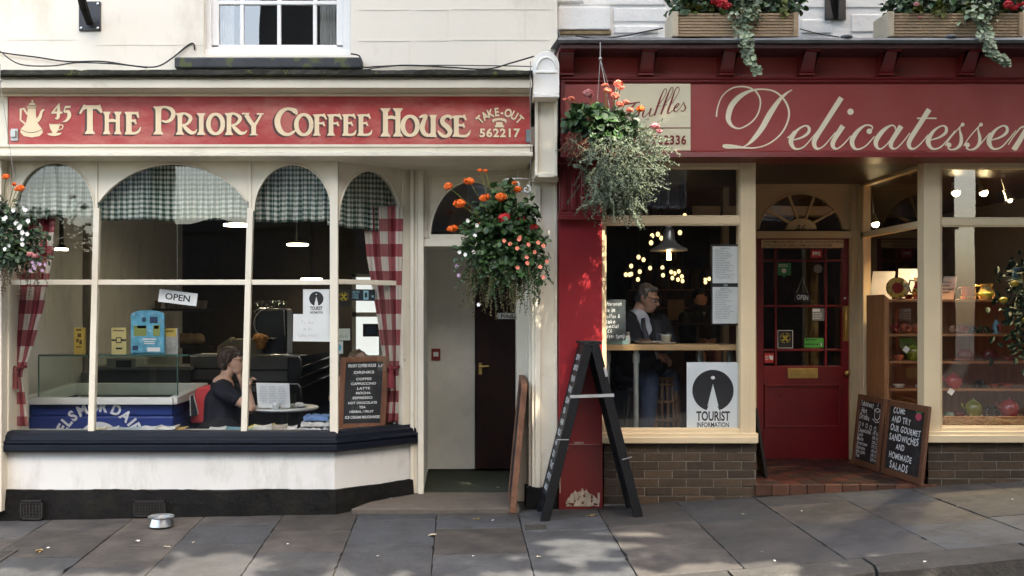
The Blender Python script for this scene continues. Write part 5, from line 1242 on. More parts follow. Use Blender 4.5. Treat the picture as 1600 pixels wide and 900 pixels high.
def marks(*rects):
    def f(o):
        for nm, mt, rs, y in rects:
            sub(o, nm, mt, lambda mb: [mb.add([P(a, d, y), P(b_, d, y), P(b_, c, y), P(a, c, y)], [(0, 1, 2, 3)]) for a, b_, c, d in rs])
    return f
ya = .76
pack("leaflet_pack", "orange yellow leaflet box alone on the glass shelf by the side wall", "leaflets", 115.5, 131, 512, ya, YCARD, .05, marks(("print", flat("brown_print", (.12, .07, .02)), [(119, 127, 514, 517), (121, 127, 521, 527), (119, 123, 529, 535), (124, 128, 531, 538), (119, 127, 541, 543)], ya-.001)))
pack("leaflet_pack", "pale yellow leaflet box with a round crest next to the blue display box", "leaflets", 174, 197, 512, ya, YCARD2, .05, marks(("print", INK, [(174, 197, 530, 533), (181, 190, 527, 536), (177, 194, 516, 517.5), (181, 191, 543, 546)], ya-.001), ("crest", YCARD2, [(182.5, 188.5, 528.5, 534.5)], ya-.0015)))
pack("leaflet_pack", "grey and yellow leaflet box half hidden behind the blue display box", "leaflets", 256, 278, 513, ya+.05, M("grey_leaflet", (.35, .35, .33), .5, var=.3, scale=30), .05, marks(("print", YCARD, [(256, 275, 513, 526)], ya+.049), ("title", flat("olive_print", (.2, .18, .03)), [(259, 271, 516, 519)], ya+.0485)))
def bluebox(o):
    mb = MB(); mb.pp([(204.5, 551), (256.5, 551), (256.5, 491), (252, 487.5), (243, 485.5), (230.5, 484.6), (218, 485.5), (209, 487.5), (204.5, 491)], ya-.02, .02); mb.build("header_board", M("blue_display_print", (.10, .38, .55), .4, var=.35, scale=14, dirt=((.6, .68, .7), .55, .75, 16)), o)
    for nm, mt, rs in (("photo_print", flat("lime_print", (.25, .30, .08)), [(209, 229, 509, 525), (239, 250, 508, 525)]), ("title_print", flat("red_print", (.4, .03, .04)), [(214, 228, 509, 513), (241, 248, 509, 514)]), ("navy_print", flat("navy_print", (.02, .05, .12)), [(222, 228, 496, 503), (234, 246, 495, 505), (207, 216, 540, 547)]), ("text_print", WHITECARD, [(223, 244, 529, 531), (225, 242, 533, 534.5), (225, 242, 536, 537.5), (230, 250, 543, 549)])):
        sub(o, nm, mt, lambda mb: [mb.add([P(a, d, ya-.022), P(b_, d, ya-.022), P(b_, c, ya-.022), P(a, c, ya-.022)], [(0, 1, 2, 3)]) for a, b_, c, d in rs])
pack("display_box", "sky blue leaflet display box with a rounded top on the glass shelf", "display box", 205, 256, 520, ya, flat("sky_blue_card", (.10, .36, .52)), .09, bluebox)
# leaflets lying along the window board
zw = Z(674, .1)+.001
cols_ = [((.55, .5, .3), (140, 158, 670)), ((.6, .6, .6), (156, 180, 668)), ((.35, .42, .45), (180, 222, 667)), ((.6, .62, .62), (218, 243, 669)), ((.62, .62, .6), (244, 273, 671)), ((.5, .35, .12), (258, 285, 666)), ((.55, .57, .55), (325, 352, 670)), ((.15, .35, .42), (348, 395, 669)), ((.6, .48, .1), (386, 420, 667)), ((.62, .63, .62), (395, 424, 671)), ((.35, .3, .25), (424, 446, 670)), ((.6, .61, .62), (446, 464, 671))]
lbl = ["cream leaflet beside the leaning mullion", "white leaflet with small photos on the window board", "blue grey brochure fanned open on the window board", "pale blue brochure in front of the freezer lettering", "white booklet in front of the freezer corner", "orange edged folder under the red bag", "white booklet in front of the seated woman", "teal magazine under the seated woman's elbow", "yellow magazine below the round table", "thick white magazine below the round table", "brown photo leaflet below the menu card", "white leaflet beside the newspaper pile"]
for i, ((c, (a, b_, py)), lb) in enumerate(zip(cols_, lbl)):
    y = -.005+.03*(i % 3); x0_, x1_ = X(a, y), X(b_, y); th = R.uniform(-.25, .25); cx = (x0_+x1_)/2; hw = (x1_-x0_)/2; k = R.uniform(.006, .022); curl = R.uniform(.008, .03)
    mb = MB(); n = 6; c_, s_ = math.cos(th), math.sin(th); vs = []
    for side in (0, 1):
        for j in range(n+1):
            u = -hw+2*hw*j/n; zc = curl*abs(j/n-.4)**2*2
            for v in (0, .17): vs.append((cx+u*c_-v*s_*.6, max(-.03, y)+u*s_*.3+v*c_, zw+.001+(k if side else 0)+zc+.0012*i+v*.04))
    m_ = 2*(n+1); fs = []
    for j in range(n):
        q = 2*j; fs += [(q, q+2, q+3, q+1), (m_+q, m_+q+1, m_+q+3, m_+q+2), (q, m_+q, m_+q+2, q+2), (q+1, q+3, m_+q+3, m_+q+1)]
    fs += [(0, 1, m_+1, m_), (2*n, m_+2*n, m_+2*n+1, 2*n+1)]
    mb.add(vs, fs); tag(mb.build("leaflet", M(f"leaflet_{lb.split()[0]}_{i}", c, .4, var=.3, scale=22, bump=0), origin=(cx, y, zw)), lb, "leaflet", "leaflets along the bay window board")
for i, (a, b_, py, lb) in enumerate(((466, 512, 668, "bottom newspaper of the pile beside the drinks chalkboard"), (470, 516, 660, "middle newspaper of the pile beside the drinks chalkboard"), (474, 512, 652, "blue covered magazine on top of the newspaper pile"))):
    mb = MB(); y = .02; x0_, x1_ = X(a, y), X(b_, y); z0_ = zw+.04*i*1.15
    pts = [(x0_, z0_), (x1_, z0_)]+[(x1_-(x1_-x0_)*k/10, z0_+.03+.016*mnoise.noise(Vector((k*.7, i, 0)))+.006*(k % 2)) for k in range(11)]
    mb.prism(pts, y, y+.2); tag(mb.build("newspaper", M(f"newsprint_{('grey', 'white', 'blue')[i]}", ((.45, .44, .42), (.5, .49, .46), (.12, .22, .42))[i], .7, var=.35, scale=25, bump=.2), origin=((x0_+x1_)/2, y+.1, z0_)), lb, "newspaper")
# picture on the side wall, round table, chair, counter, back of shop
mb = MB(); x_ = -4.10+.0; 
def side_pic():
    t = thing("framed_picture", "dark framed picture on the tan side wall behind the red gingham drape", "picture", (-3.6, 1.4, 1.6))
    mb = MB(); y = 2.4; mb.bp(66, 108, 400, 480, y, .03); mb.build("frame", BROWNWOOD, t, bevel=.004); mb = MB(); mb.bp(70, 104, 404, 475, y-.004, .02); mb.build("mount", M("picture_mount", (.16, .14, .10), .6), t); mb = MB(); mb.bp(76, 97, 410, 458, y-.007, .01); mb.build("print", flat("dark_print", (.03, .028, .024)), t)
side_pic()
mb = MB(); mb.box(-4.1, X(140, 2.43), 2.434, 2.52, .02, 2.9); mb.build("inner_wall", TANWALL, CH)
mb = MB(); mb.box(-4.10, -3.0, 2.38, 2.434, .02, .95); mb.build("dado", M("grey_green_dado", (.10, .11, .095), .6), CH)
yt = 1.0; tx, tz = X(440, yt), Z(637, yt)
t = thing("cafe_table", "small round white cafe table with a dark pedestal behind the bay window", "table", (tx, yt+.1, .02))
mb = MB(); mb.lathe([(.0, -.025), (.29, -.025), (.31, -.012), (.305, 0), (0, 0)], (tx, yt+.1, tz), 36); mb.build("tabletop", WPL, t)
mb = MB(); mb.lathe([(.22, .0), (.20, .025), (.04, .05), (.035, tz-.05), (.10, tz-.05)], (tx, yt+.1, .02), 20); mb.build("pedestal", BLACK, t, smooth='auto')
tz += .001
mb = MB(); zt2 = tz
mb.add([P(400, 598, yt-.09), P(452, 599, yt-.07), P(453.5, 637, yt-.11), P(403, 637, yt-.13)], [(3, 2, 1, 0)]); v0 = [v.copy() for v in mb.v]; mb.add([v+Vector((0, .003, 0)) for v in v0], [(0, 1, 2, 3)]); mb.f += [[0, 4, 5, 1], [1, 5, 6, 2], [2, 6, 7, 3], [3, 7, 4, 0]]; mb.m += [0]*4
o = tag(mb.build("menu_card", WHITECARD, origin=P(428, 637, yt-.1)), "white printed menu card standing on the round cafe table", "menu")
mb = MB(); lines(mb, 406, 449, 603, 633, 11, yt-.118, .4, .25, 3, 4); mb.build("print", M("pale_grey_print", (.5, .52, .54), .8), o, recalc=False)
mb = MB(); mb.lathe([(.028, 0), (.034, .02), (.034, .05), (.026, .058), (.0, .06)], P(431, 638, yt-.16)+Vector((0, 0, 0)), 16); o = tag(mb.build("sugar_bowl", WPL, origin=P(431, 638, yt-.16), smooth=True), "white sugar bowl in front of the menu card", "bowl"); o.location.z = tz
mb = MB(); p = P(457, 632, yt+.05); p.z = tz; mb.lathe([(.0, .004), (.026, .004), (.032, .12), (.034, .12), (.028, .0)], p, 16); tag(mb.build("glass_tumbler", GL2, origin=p, smooth='auto'), "empty glass tumbler beside the menu card", "glass")
mb = MB(); p = P(467, 632, yt+.02); p.z = tz; mb.lathe([(.0, 0), (.05, .002), (.078, .014), (.08, .017), (.05, .008), (0, .007)], p, 24); o = tag(mb.build("plate", WPL, origin=p, smooth='auto'), "small white plate holding a crumpled napkin on the cafe table", "plate")
mb = MB(); mb.ball(p+Vector((0, 0, .025)), .045, .035, .018, 9, 5)
for i, v in enumerate(mb.v): mb.v[i] = v+Vector((R.uniform(-.006, .006), R.uniform(-.006, .006), R.uniform(-.005, .008)))
tag(mb.build("napkin", WHITECARD, origin=p+Vector((0, 0, .008))), "crumpled white napkin on the small plate", "napkin")
REDC = M("coral_red_cloth", (.60, .055, .06), .75, var=.1, scale=8)
yc = 1.1
t = thing("cafe_chair", "coral red cafe chair behind the seated woman", "chair", (X(318, yc), yc, .02))
mb = MB(); mb.pp([(305, 606), (330, 604), (342, 648), (330, 662), (296, 662)], yc-.19, .36); mb.build("backrest", REDC, t, bevel=.03, seg=3)
mb = MB(); mb.bp(310, 385, 672, 682, yc-.19, .38); mb.build("seat", REDC, t, bevel=.02)
for a, d in ((316, -.17), (380, -.17), (316, .15), (380, .15)):
    mb = MB(); q = P(a, 681, yc+d); mb.tube([q, (q.x, q.y, .02)], .014, 6); mb.build("leg", STEEL, t)
mb = MB(); yb2 = yc-.26; pts = [(297, 619), (302, 617), (309, 642), (307, 650), (299, 650), (295, 640)]
mb.pp(pts, yb2, .03); o = tag(mb.build("bag_strap", INK, origin=P(302, 650, yb2)), "black bag strap edged with white beads hanging on the red chair", "strap")
mb = MB()
for k in range(11):
    for (a, b_) in (((297, 619), (297.5, 649)), ((302.5, 617), (309.5, 646))): p = P(a[0]+(b_[0]-a[0])*k/10, a[1]+(b_[1]-a[1])*k/10, yb2-.006); mb.ball(p, .0065, n=6, m=4)
mb.build("beads", WPL, o, smooth=True)
# counter
DK = M("dark_counter_laminate", (.018, .018, .019), .3, var=.2); GREYP = M("grey_drawer_front", (.14, .145, .14), .5, var=.08); CHR = M("chrome_trim", (.7, .7, .7), .18, metal=1.0, var=.05)
t = thing("shop_counter", "dark counter with grey drawer fronts and chrome trim behind the woman", "counter", (X(400, 2.6), 2.6, .02))
yq = 2.5
mb = MB(); mb.bp(300, 468, 558, 800, yq, .6); mb.add([P(468, 556, yq), P(530, 548, yq+1.6), P(530, 800, yq+1.6), P(468, 800, yq), P(468, 556, yq+.1), P(530, 548, yq+1.7), P(530, 800, yq+1.7), P(468, 800, yq+.1)], [(0, 3, 2, 1), (4, 5, 6, 7), (0, 1, 5, 4), (1, 2, 6, 5), (2, 3, 7, 6), (3, 0, 4, 7)]); mb.build("cabinet", DK, t)
for (a, b_, c, d) in ((297, 362, 559, 575), (297, 362, 578, 593), (363, 450, 559, 577), (363, 449, 580, 596), (363, 449, 598, 612)): mb = MB(); mb.bp(a, b_, c, d, yq-.02, .03); mb.build("drawer", GREYP, t, bevel=.004)
mb = MB()
for py in (555, 600): mb.tube([P(385, py, yq-.03), P(466, py, yq-.03), P(470, py+6, yq-.03), P(470, py+28, yq-.03)], .012, 6)
for py, p2 in ((575, 560), (590, 573), (606, 588)): mb.tube([P(470, py, yq+.0), P(530, p2-8, yq+1.58)], .012, 6)
mb.build("chrome_trim", CHR, t, smooth=True)
zct = Z(557, yq+.1)
def onc(name, label, cat, fill, mat, px, y=2.7, smooth=False):
    mb = MB(); fill(mb); return tag(mb.build(name, mat, origin=P(px, 557, y), smooth=smooth, bevel=0 if smooth else .006), label, cat)
onc("towel", "folded white towel on the counter behind the woman's head", "towel", lambda mb: mb.bp(297, 338, 553, 558, 2.62, .2), WPL, 318)
onc("cardboard_box", "tan cardboard box on the counter behind the mullion", "box", lambda mb: (mb.bp(362, 410, 530, 557, 2.7, .25), mb.pp([(338, 557), (340, 541), (360, 527), (362, 557)], 2.72, .2)), M("tan_cardboard", (.30, .26, .19), .8, var=.1), 385)
onc("pastry_cup", "orange topped paper cup of pastries on the counter", "cup", lambda mb: (mb.lathe([(.05, 0), (.065, .12)], P(408, 545, 2.62), 10), mb.ball(P(405, 528, 2.62), .07, .06, .05, 8, 6), mb.ball(P(413, 530, 2.6), .05, .05, .05, 8, 6)), M("orange_pastry", (.45, .20, .04), .7, var=.5, scale=20), 408)
t = thing("coffee_machine", "black coffee machine with a round chrome rim on the counter", "coffee machine", P(435, 557, 2.75))
mb = MB(); mb.bp(398, 448, 482, 557, 2.75, .4); mb.build("body", DK, t, bevel=.03)
mb = MB(); mb.tube([P(424+27*math.cos(k*.2244+1.2), 505+24*math.sin(k*.2244+1.2), 2.72) for k in range(16)], .008, 6); mb.tube([P(397, 488, 2.73), P(405, 482, 2.73), P(444, 483, 2.73), P(446, 552, 2.73)], .010, 6); mb.build("chrome_rim", CHR, t, smooth=True)
def many(name, label, cat, group, mk, mat, spots_):
    """one small thing, then copies of it"""
    o = None
    for p in spots_:
        if o is None: mb = MB(); mk(mb, Vector(p)); o = tag(mb.build(name, mat, origin=p, smooth='auto'), label, cat, group)
        else: c = o.copy(); col.objects.link(c); c.location = p; c.rotation_euler.z = R.uniform(0, 6)
many("glass_cup", "glass cup standing on top of the coffee machine", "cup", "glass cups on the coffee machine", lambda mb, p: mb.lathe([(0, 0), (.02, 0), (.045, .04), (.05, .08), (.046, .08), (.0, .01)], p, 12), GL2, [P(a, 481.5, 2.85+.03*(a % 3)) for a in (404, 414, 424, 434, 441)])
t = thing("till", "grey till with dark keys on the back counter above the freezer", "till", P(190, 575, 2.3))
mb = MB(); mb.bp(166, 212, 560, 576, 2.3, .3); mb.build("body", M("pale_grey_plastic", (.30, .31, .30), .5), t, bevel=.01)
mb = MB(); mb.bp(181, 205, 563, 574, 2.294, .01)
for i in range(4):
    for j in range(2): mb.bp(182+6*i, 186+6*i, 564+5*j, 568+5*j, 2.29, .02)
mb.build("keypad", INK, t)
t = thing("back_counter", "dark back counter shelf behind the ice cream freezer", "counter", (X(220, 2.4), 2.4, .02))
mb = MB(); mb.bp(140, 296, 576, 800, 2.36, .55); mb.build("cabinet", M("dark_grey_cabinet", (.05, .05, .048), .5), t)
mb = MB(); mb.bp(138, 297, 573, 578, 2.32, .6); mb.build("worktop", M("pale_worktop", (.2, .2, .19), .4), t)
# shelves with cups behind OPEN sign
t = thing("cup_shelf", "dark wall shelf of stacked cups seen under the OPEN card", "shelf", P(265, 480, 4.8))
mb = MB(); mb.bp(225, 325, 482, 486, 4.8, .3); mb.bp(225, 325, 540, 544, 4.8, .3); mb.build("shelf_board", DK, t)
CUPG = M("cup_glaze", (.22, .2, .17), .3, var=.3)
many("cup", "dim cup in the row on the shelf under the OPEN card", "cup", "cups on the dark wall shelf", lambda mb, p: mb.lathe([(0, 0), (.04, 0), (.06, .10), (.054, .10), (0, .02)], p, 12), CUPG, [P(a, 482, 4.95) for a in list(range(232, 250, 7))+list(range(264, 292, 7))+list(range(296, 318, 7))])
many("bread_roll", "pale bread roll on the lower dark shelf behind the woman", "bread", "bread rolls on the lower shelf", lambda mb, p: mb.ball(p+Vector((0, 0, .08)), .10, .09, .08, 12, 8), M("bread_crust", (.24, .17, .09), .7, var=.3), [P(a, 540, 4.95) for a in (285, 297, 309)])
# ceiling lamps
LAMPG = emitter("cafe_lamp_glow", (1.0, .88, .66), 4.5)
for px_, py_, y_, rx, lb in ((372, 353, 2.8, .15, "disc lamp hanging beside the mullion of the broad light"), (465, 383.5, 3.2, .115, "disc lamp hanging over the coffee machine"), (487, 437, 5.5, .14, "lowest disc lamp far back in the cafe"), (96, 391, 1.1, .055, "disc standing in for a lamp reflection near the side wall of the cafe")):  # the small disc by the side wall stands in for a reflection
    t = thing("ceiling_lamp", lb, "lamp", P(px_, py_, y_), "disc lamps of the cafe")
    c = P(px_, py_, y_); mb = MB(); mb.lathe([(0, 0), (rx, 0), (rx, .016), (0, .016)], c, 24); mb.build("diffuser", LAMPG, t)
    mb = MB(); mb.lathe([(rx*.96, .017), (rx*.7, .04), (.02, .05), (.012, 2.95-c.z)], c, 16); mb.build("housing", BLACK, t)
# bright sash at the back right seen through the angled light
t = thing("back_window", "bright white framed rear window seen above the drinks chalkboard", "window", P(575, 560, 5.4))
mb = MB(); y = 5.4
for a, b_, c, d in ((550, 556, 428, 560), (592, 598, 428, 560), (550, 598, 428, 433), (550, 598, 488, 495), (556, 592, 555, 562)): mb.bp(a, b_, c, d, y, .08)
mb.build("frame", M("back_window_white", (.62, .62, .60), .5), t)
mb = MB(); mb.bp(555, 594, 432, 558, y+.05, .01); mb.build("pane", emitter("daylit_pane", (.75, .82, .88), .14), t)
t = thing("framed_picture", "small dark picture hung against the bright rear window", "picture", P(576, 525, 5.0)); mb = MB(); mb.bp(567, 592, 506, 526, 5.0, .03); mb.build("frame", INK, t); mb = MB(); mb.bp(572, 588, 510, 522, 4.99, .01); mb.build("print", flat("navy_print", (.02, .05, .12)), t)
# ------------------------------------------------------------------ inside the delicatessen
yb1, yb2_ = .14, .48
zbt = Z(538.5, yb1)
t = thing("window_bar", "pale wooden window bar on grey pipe legs in the delicatessen window", "counter", (1.7, .3, DF))
mb = MB(); mb.box(X(941, yb1), X(1162, yb1), yb1, yb2_, Z(547.5, yb1), zbt); mb.build("worktop", WOODBAR, t, bevel=.004)
PIPE = M("galvanised_pipe", (.30, .34, .34), .45, var=.15, scale=12, metal=.5)
for px_, y in ((949, .30), (994, .22), (1094, .36), (1141, .42)):
    mb = MB(); p = P(px_, 548, y); mb.tube([(p.x, y, DF), (p.x, y, Z(547.5, yb1))], .021, 10); mb.tube([(p.x, y, Z(547.5, yb1)-.10), (p.x, y, Z(547.5, yb1)-.03)], .028, 10); mb.build("leg", PIPE, t, smooth='auto')
o = card("special_board", "small slate grey chalkboard offering afternoon coffee and cake", "chalkboard", 942, 977.5, 468, 532, .10, M("grey_chalkboard", (.055, .065, .065), .7, var=.2, scale=12), dep=.012)
def spec(mb):
    for s, u, v, mw in (("Afternoon", 943.5, 477.5, 28), ("Sit in", 944, 487.5, 19), ("Coffee &", 943.5, 496.5, 26), ("cake", 946, 505, 16), ("Special", 944, 512.5, 23), ("£6", 949, 519.5, 8), ("(after 2pm)", 943, 528, 33)): chalk_text(mb, s, u, -v, 5.6, lambda a, b_: P(a, -b_, .0985), .07, maxw=mw, bold=.012)
sub(o, "lettering", CHALK, spec)
mb = MB(); mb.box(X(941, .12), X(983, .12), .143, .20, zbt, zbt+.042); tag(mb.build("napkin_holder", M("pale_teal_plastic", (.35, .55, .50), .4), origin=(X(960, .12), .17, zbt), bevel=.006), "pale teal tray under the afternoon special chalkboard", "tray")
zt = zbt+.001
p = Vector((X(981, .22), .22, zt)); mb = MB(); mb.lathe([(.018, 0), (.02, .01), (.02, .06), (.016, .07), (0, .07)], p, 14); sh = mb.build("salt_shaker", M("shaker_glass_salt", (.6, .6, .58), .15), origin=p, smooth='auto'); tag(sh, "salt shaker with a dark cap at the end of the window bar", "salt shaker"); mb = MB(); mb.lathe([(.017, .0705), (.018, .09), (.01, .1), (0, .1)], p, 12); mb.build("cap", STEEL, sh)
p = Vector((X(1013, .30), .30, zt)); mb = MB(); mb.lathe([(0, 0), (.07, .002), (.115, .018), (.118, .022), (.07, .009), (0, .008)], p, 28); tag(mb.build("plate", WPL, origin=p, smooth='auto'), "large white plate with cake crumbs in front of the reading man", "plate")
mb = MB(); q = p+Vector((-.02, 0, .010)); mb.ball(q+Vector((0, 0, .012)), .055, .03, .016, 8, 5)
for i, v in enumerate(mb.v): mb.v[i] = v+Vector((R.uniform(-.006, .006), R.uniform(-.005, .005), R.uniform(-.003, .004)))
tag(mb.build("cake_slice", M("brown_cake", (.14, .06, .03), .9, var=.4, scale=40), origin=q), "half eaten brown cake on the large plate", "cake")
p = Vector((X(1041, .24), .24, zt)); mb = MB(); mb.lathe([(0, 0), (.05, .002), (.078, .013), (.08, .016), (.05, .008), (0, .007)], p, 28); tag(mb.build("saucer", WPL, origin=p, smooth='auto'), "white saucer under the latte glass", "saucer")
p = p+Vector((0, 0, .009)); t = thing("latte_glass", "glass cup of milky latte with a handle on a white saucer", "cup", p)
mb = MB(); mb.lathe([(0, 0), (.036, .0), (.043, .03), (.046, .083), (.044, .083), (.041, .03), (.034, .004), (0, .004)], p, 24); mb.tube([p+Vector((-.043, 0, .07)), p+Vector((-.07, 0, .072)), p+Vector((-.078, 0, .05)), p+Vector((-.066, 0, .03)), p+Vector((-.042, 0, .025))], .006, 8); mb.build("glass", glass("cup_glass", tint=(.9, .92, .92)), t, smooth='auto')
mb = MB(); mb.lathe([(0, .005), (.033, .005), (.040, .03), (.042, .055), (0, .056)], p, 20); mb.build("latte", M("milky_coffee", (.55, .42, .28), .5, var=.1), t); mb = MB(); mb.lathe([(.0421, .056), (.0432, .068), (0, .069)], p, 20); mb.build("milk_foam", M("milk_foam_white", (.7, .64, .55), .7), t)
tourist  # poster built above
# menus
t = thing("menu_holder", "black two-sheet menu holder on the delicatessen window", "menu", P(1133, 507, .058))
mb = MB(); mb.bp(1111, 1155, 382, 508, .06, .012); mb.build("backing", BLACK, t, bevel=.002)
for i, (a, b_) in enumerate(((385, 442.5), (448.5, 505.5))):
    mb = MB(); mb.bp(1113.5, 1153, a, b_, .056, .003); sheet = mb.build("sheet", M("menu_paper", (.62, .63, .61), .6), t)
    mb = MB(); lines(mb, 1118, 1150, a+5, b_-6, 17, .0545, .38, .45, 1, i+2); ptxt(mb, "MENU", 1126, 1140, a+4, a+1.8, .0545, .02); mb.build("print", M("menu_grey_print", (.30, .31, .31), .8), sheet, recalc=False)
mb = MB(); mb.bp(1131, 1137, 444, 447, .056, .004); mb.build("clip", STEEL, t)
# pendant lamp with an industrial shade
BULB = emitter("warm_bulb_glow", (1.0, .74, .36), .30); FIL = emitter("filament_glow", (1.0, .78, .48), 5.0)
p = P(1045, 392, .55); t = thing("pendant_lamp", "spun metal pendant lamp with a large clear bulb over the reading man", "lamp", p)
mb = MB(); k = 1/188.
mb.lathe([(29*k, 0), (28*k, 3*k), (20*k, 7*k), (13*k, 12*k), (9.5*k, 18*k), (8.5*k, 30*k), (7*k, 34*k), (5*k, 36*k), (4.5*k, 41*k), (0, 41*k)], p, 28); mb.lathe([(28*k, .001), (18*k, 6*k), (10*k, 12*k), (0, 14*k)], p, 28)
mb.build("lamp_shade", M("spun_aluminium", (.50, .50, .49), .3, metal=.55, var=.1, bump=.02), t, smooth='auto')
mb = MB(); mb.tube([p+Vector((0, 0, 41*k)), (p.x, p.y, 2.9)], .005, 6); mb.lathe([(.05, 0), (.05, .05), (.02, .07)], (p.x, p.y, 2.83), 14); mb.build("cord", INK, t)
mb = MB(); mb.ball(p+Vector((0, 0, -8*k)), 12.5*k, 12.5*k, 12*k, 20, 12); mb.build("bulb", glass("amber_bulb_glass", tint=(1, .82, .6)), t, smooth=True)
mb = MB()
for a in range(5): mb.tube([p+Vector((.012*math.cos(a*1.26), .012*math.sin(a*1.26), .0)), p+Vector((.016*math.cos(a*1.26), .016*math.sin(a*1.26), -.075))], .003, 5)
mb.build("filament", FIL, t)
# festoon of warm bulbs
crop = [(318,413,1.6),(313,448,1.6),(347,405,1.8),(365,425,1.8),(458,397,1.5),(482,312,1.5),(250,520,2.2),(275,533,2.3),(213,565,2.4),(186,608,2.5),(213,605,2.6),(256,593,2.6),(247,632,2.7),(308,575,2.7),(370,573,2.8),(373,611,2.8),(414,595,3.0),(431,602,3.1),(452,592,3.0),(420,625,3.1),(448,633,3.2),(468,617,3.2),(471,640,3.3),(586,630,3.4),(605,629,3.5),(586,646,3.4),(205,608,2.5)]
proto = None
BG = "warm bulbs hung in clusters over the delicatessen tables"
for i, (cx, cy, y) in enumerate(crop):
    p = P(920+cx/3.215, 240+cy/3.215, y)
    if proto is None:
        t = proto = thing("hanging_bulb", "small warm glowing bulb on a black cord in the delicatessen", "bulb", p, BG)
        mb = MB(); mb.ball(p, .0195, .0195, .023, 10, 7); mb.build("bulb", BULB, t, smooth=True)
        mb = MB(); mb.lathe([(.014, .026), (.017, .034), (.017, .06), (.006, .068)], p, 8); mb.tube([p+Vector((0, 0, .066)), (p.x, p.y, 2.89)], .003, 4); mb.build("cord", INK, t)
    else:
        c = copy_tree(proto); c.location = p
# dark shapes further in: back bar, seated customer, shelves
t = thing("back_bar", "dark back bar with faint shelves deep in the delicatessen", "shelf", P(1060, 600, 5.5))
mb = MB(); mb.bp(980, 1160, 420, 640, 5.6, .3); mb.build("cabinet", M("dark_bar_wood", (.05, .03, .02), .6, var=.3), t)
mb = MB()
for py in (452, 480, 508): mb.bp(985, 1150, py, py+2, 5.5, .15)
mb.build("shelf_board", BROWNWOOD, t)
many("bottle", "dim dark bottle on the back bar shelves", "bottle", "bottles along the back bar", lambda mb, p: mb.lathe([(0, 0), (.04, 0), (.04, .17), (.015, .23), (.015, .28), (0, .28)], p, 10), M("dim_bottles", (.07, .05, .03), .2, var=.6), [P(988+k*6.2, (452, 480, 508)[k % 3], 5.58) for k in range(26)])
t = thing("wall_panel", "tan menu board glowing dimly behind the reading man", "board", P(1053, 500, 4.5)); mb = MB(); mb.bp(1044, 1068, 468, 500, 4.5, .04); mb.build("board", M("tan_board", (.30, .20, .10), .8, var=.3), t)
t = thing("barrel_stool", "slatted brown barrel stool beside the reading man's knee", "stool", (X(1032, .62), .62, DF))
c = Vector((X(1034, .72), .72, DF)); hh = Z(588, .72)-DF
mb = MB()
for k in range(18):
    a = k*2*math.pi/18; pts = []
    for j in range(6): v = j/5; r = .115+.035*math.sin(math.pi*v); pts.append(c+Vector((r*math.cos(a), r*math.sin(a), .02+v*(hh-.03))))
    mb.tube(pts, .013, 5)
mb.build("slats", M("barrel_slat", (.16, .08, .035), .6, var=.3, island=.4), t)
mb = MB()
for v in (.15, .35, .55, .75, .93): r = .117+.035*math.sin(math.pi*v); mb.lathe([(r+.012, -.010), (r+.014, 0), (r+.012, .010)], c+Vector((0, 0, .02+v*(hh-.03))), 24)
mb.lathe([(0, 0), (.14, 0), (.14, .03), (0, .03)], c+Vector((0, 0, hh-.03)), 24); mb.build("hoops", M("wicker_hoop", (.13, .07, .03), .7, var=.3), t)

# display window: wooden shelf unit with pottery
PINE = M("waxed_pine", (.30, .135, .052), .5, var=.25, scale=2.5, bump=.06, stretch=(10, 10, 1)); PINE2 = M("waxed_pine_shelf", (.38, .18, .075), .45, var=.2, scale=3, stretch=(1, 10, 10))
ys = .85; yk = 1.22
t = thing("shelf_unit", "open pine shelf unit full of painted pottery in the display window", "shelf unit", (4.3, 1.0, DF+.3))
sx0, sx1 = X(1384, ys), 5.4
mb = MB(); mb.box(sx0, sx1, yk, yk+.02, DF+.3, Z(470, ys)); mb.build("back_board", PINE, t)
mb = MB(); mb.prism([(sx0-.02, DF+.3), (sx0+.02, DF+.3), (sx0+.02, Z(467, ys)), (sx0-.02, Z(460, ys))], ys-.02, yk); mb.build("side_panel", PINE, t, bevel=.003)
mb = MB(); mb.box(sx1-.02, sx1+.02, ys, yk, DF+.3, Z(467, ys)); mb.build("side_panel", PINE, t)
SHZ = []
for py in (467.5, 521.5, 564, 607): 
    mb = MB(); z = Z(py, ys); mb.box(sx0+.02, sx1-.02, ys, yk, z-.022, z); mb.build("shelf", PINE2, t, bevel=.002); SHZ.append(z)
mb = MB(); z = Z(652, ys); mb.box(sx0+.02, sx1-.02, ys, yk, z-.03, z); mb.build("shelf", PINE2, t); SHZ.append(z)
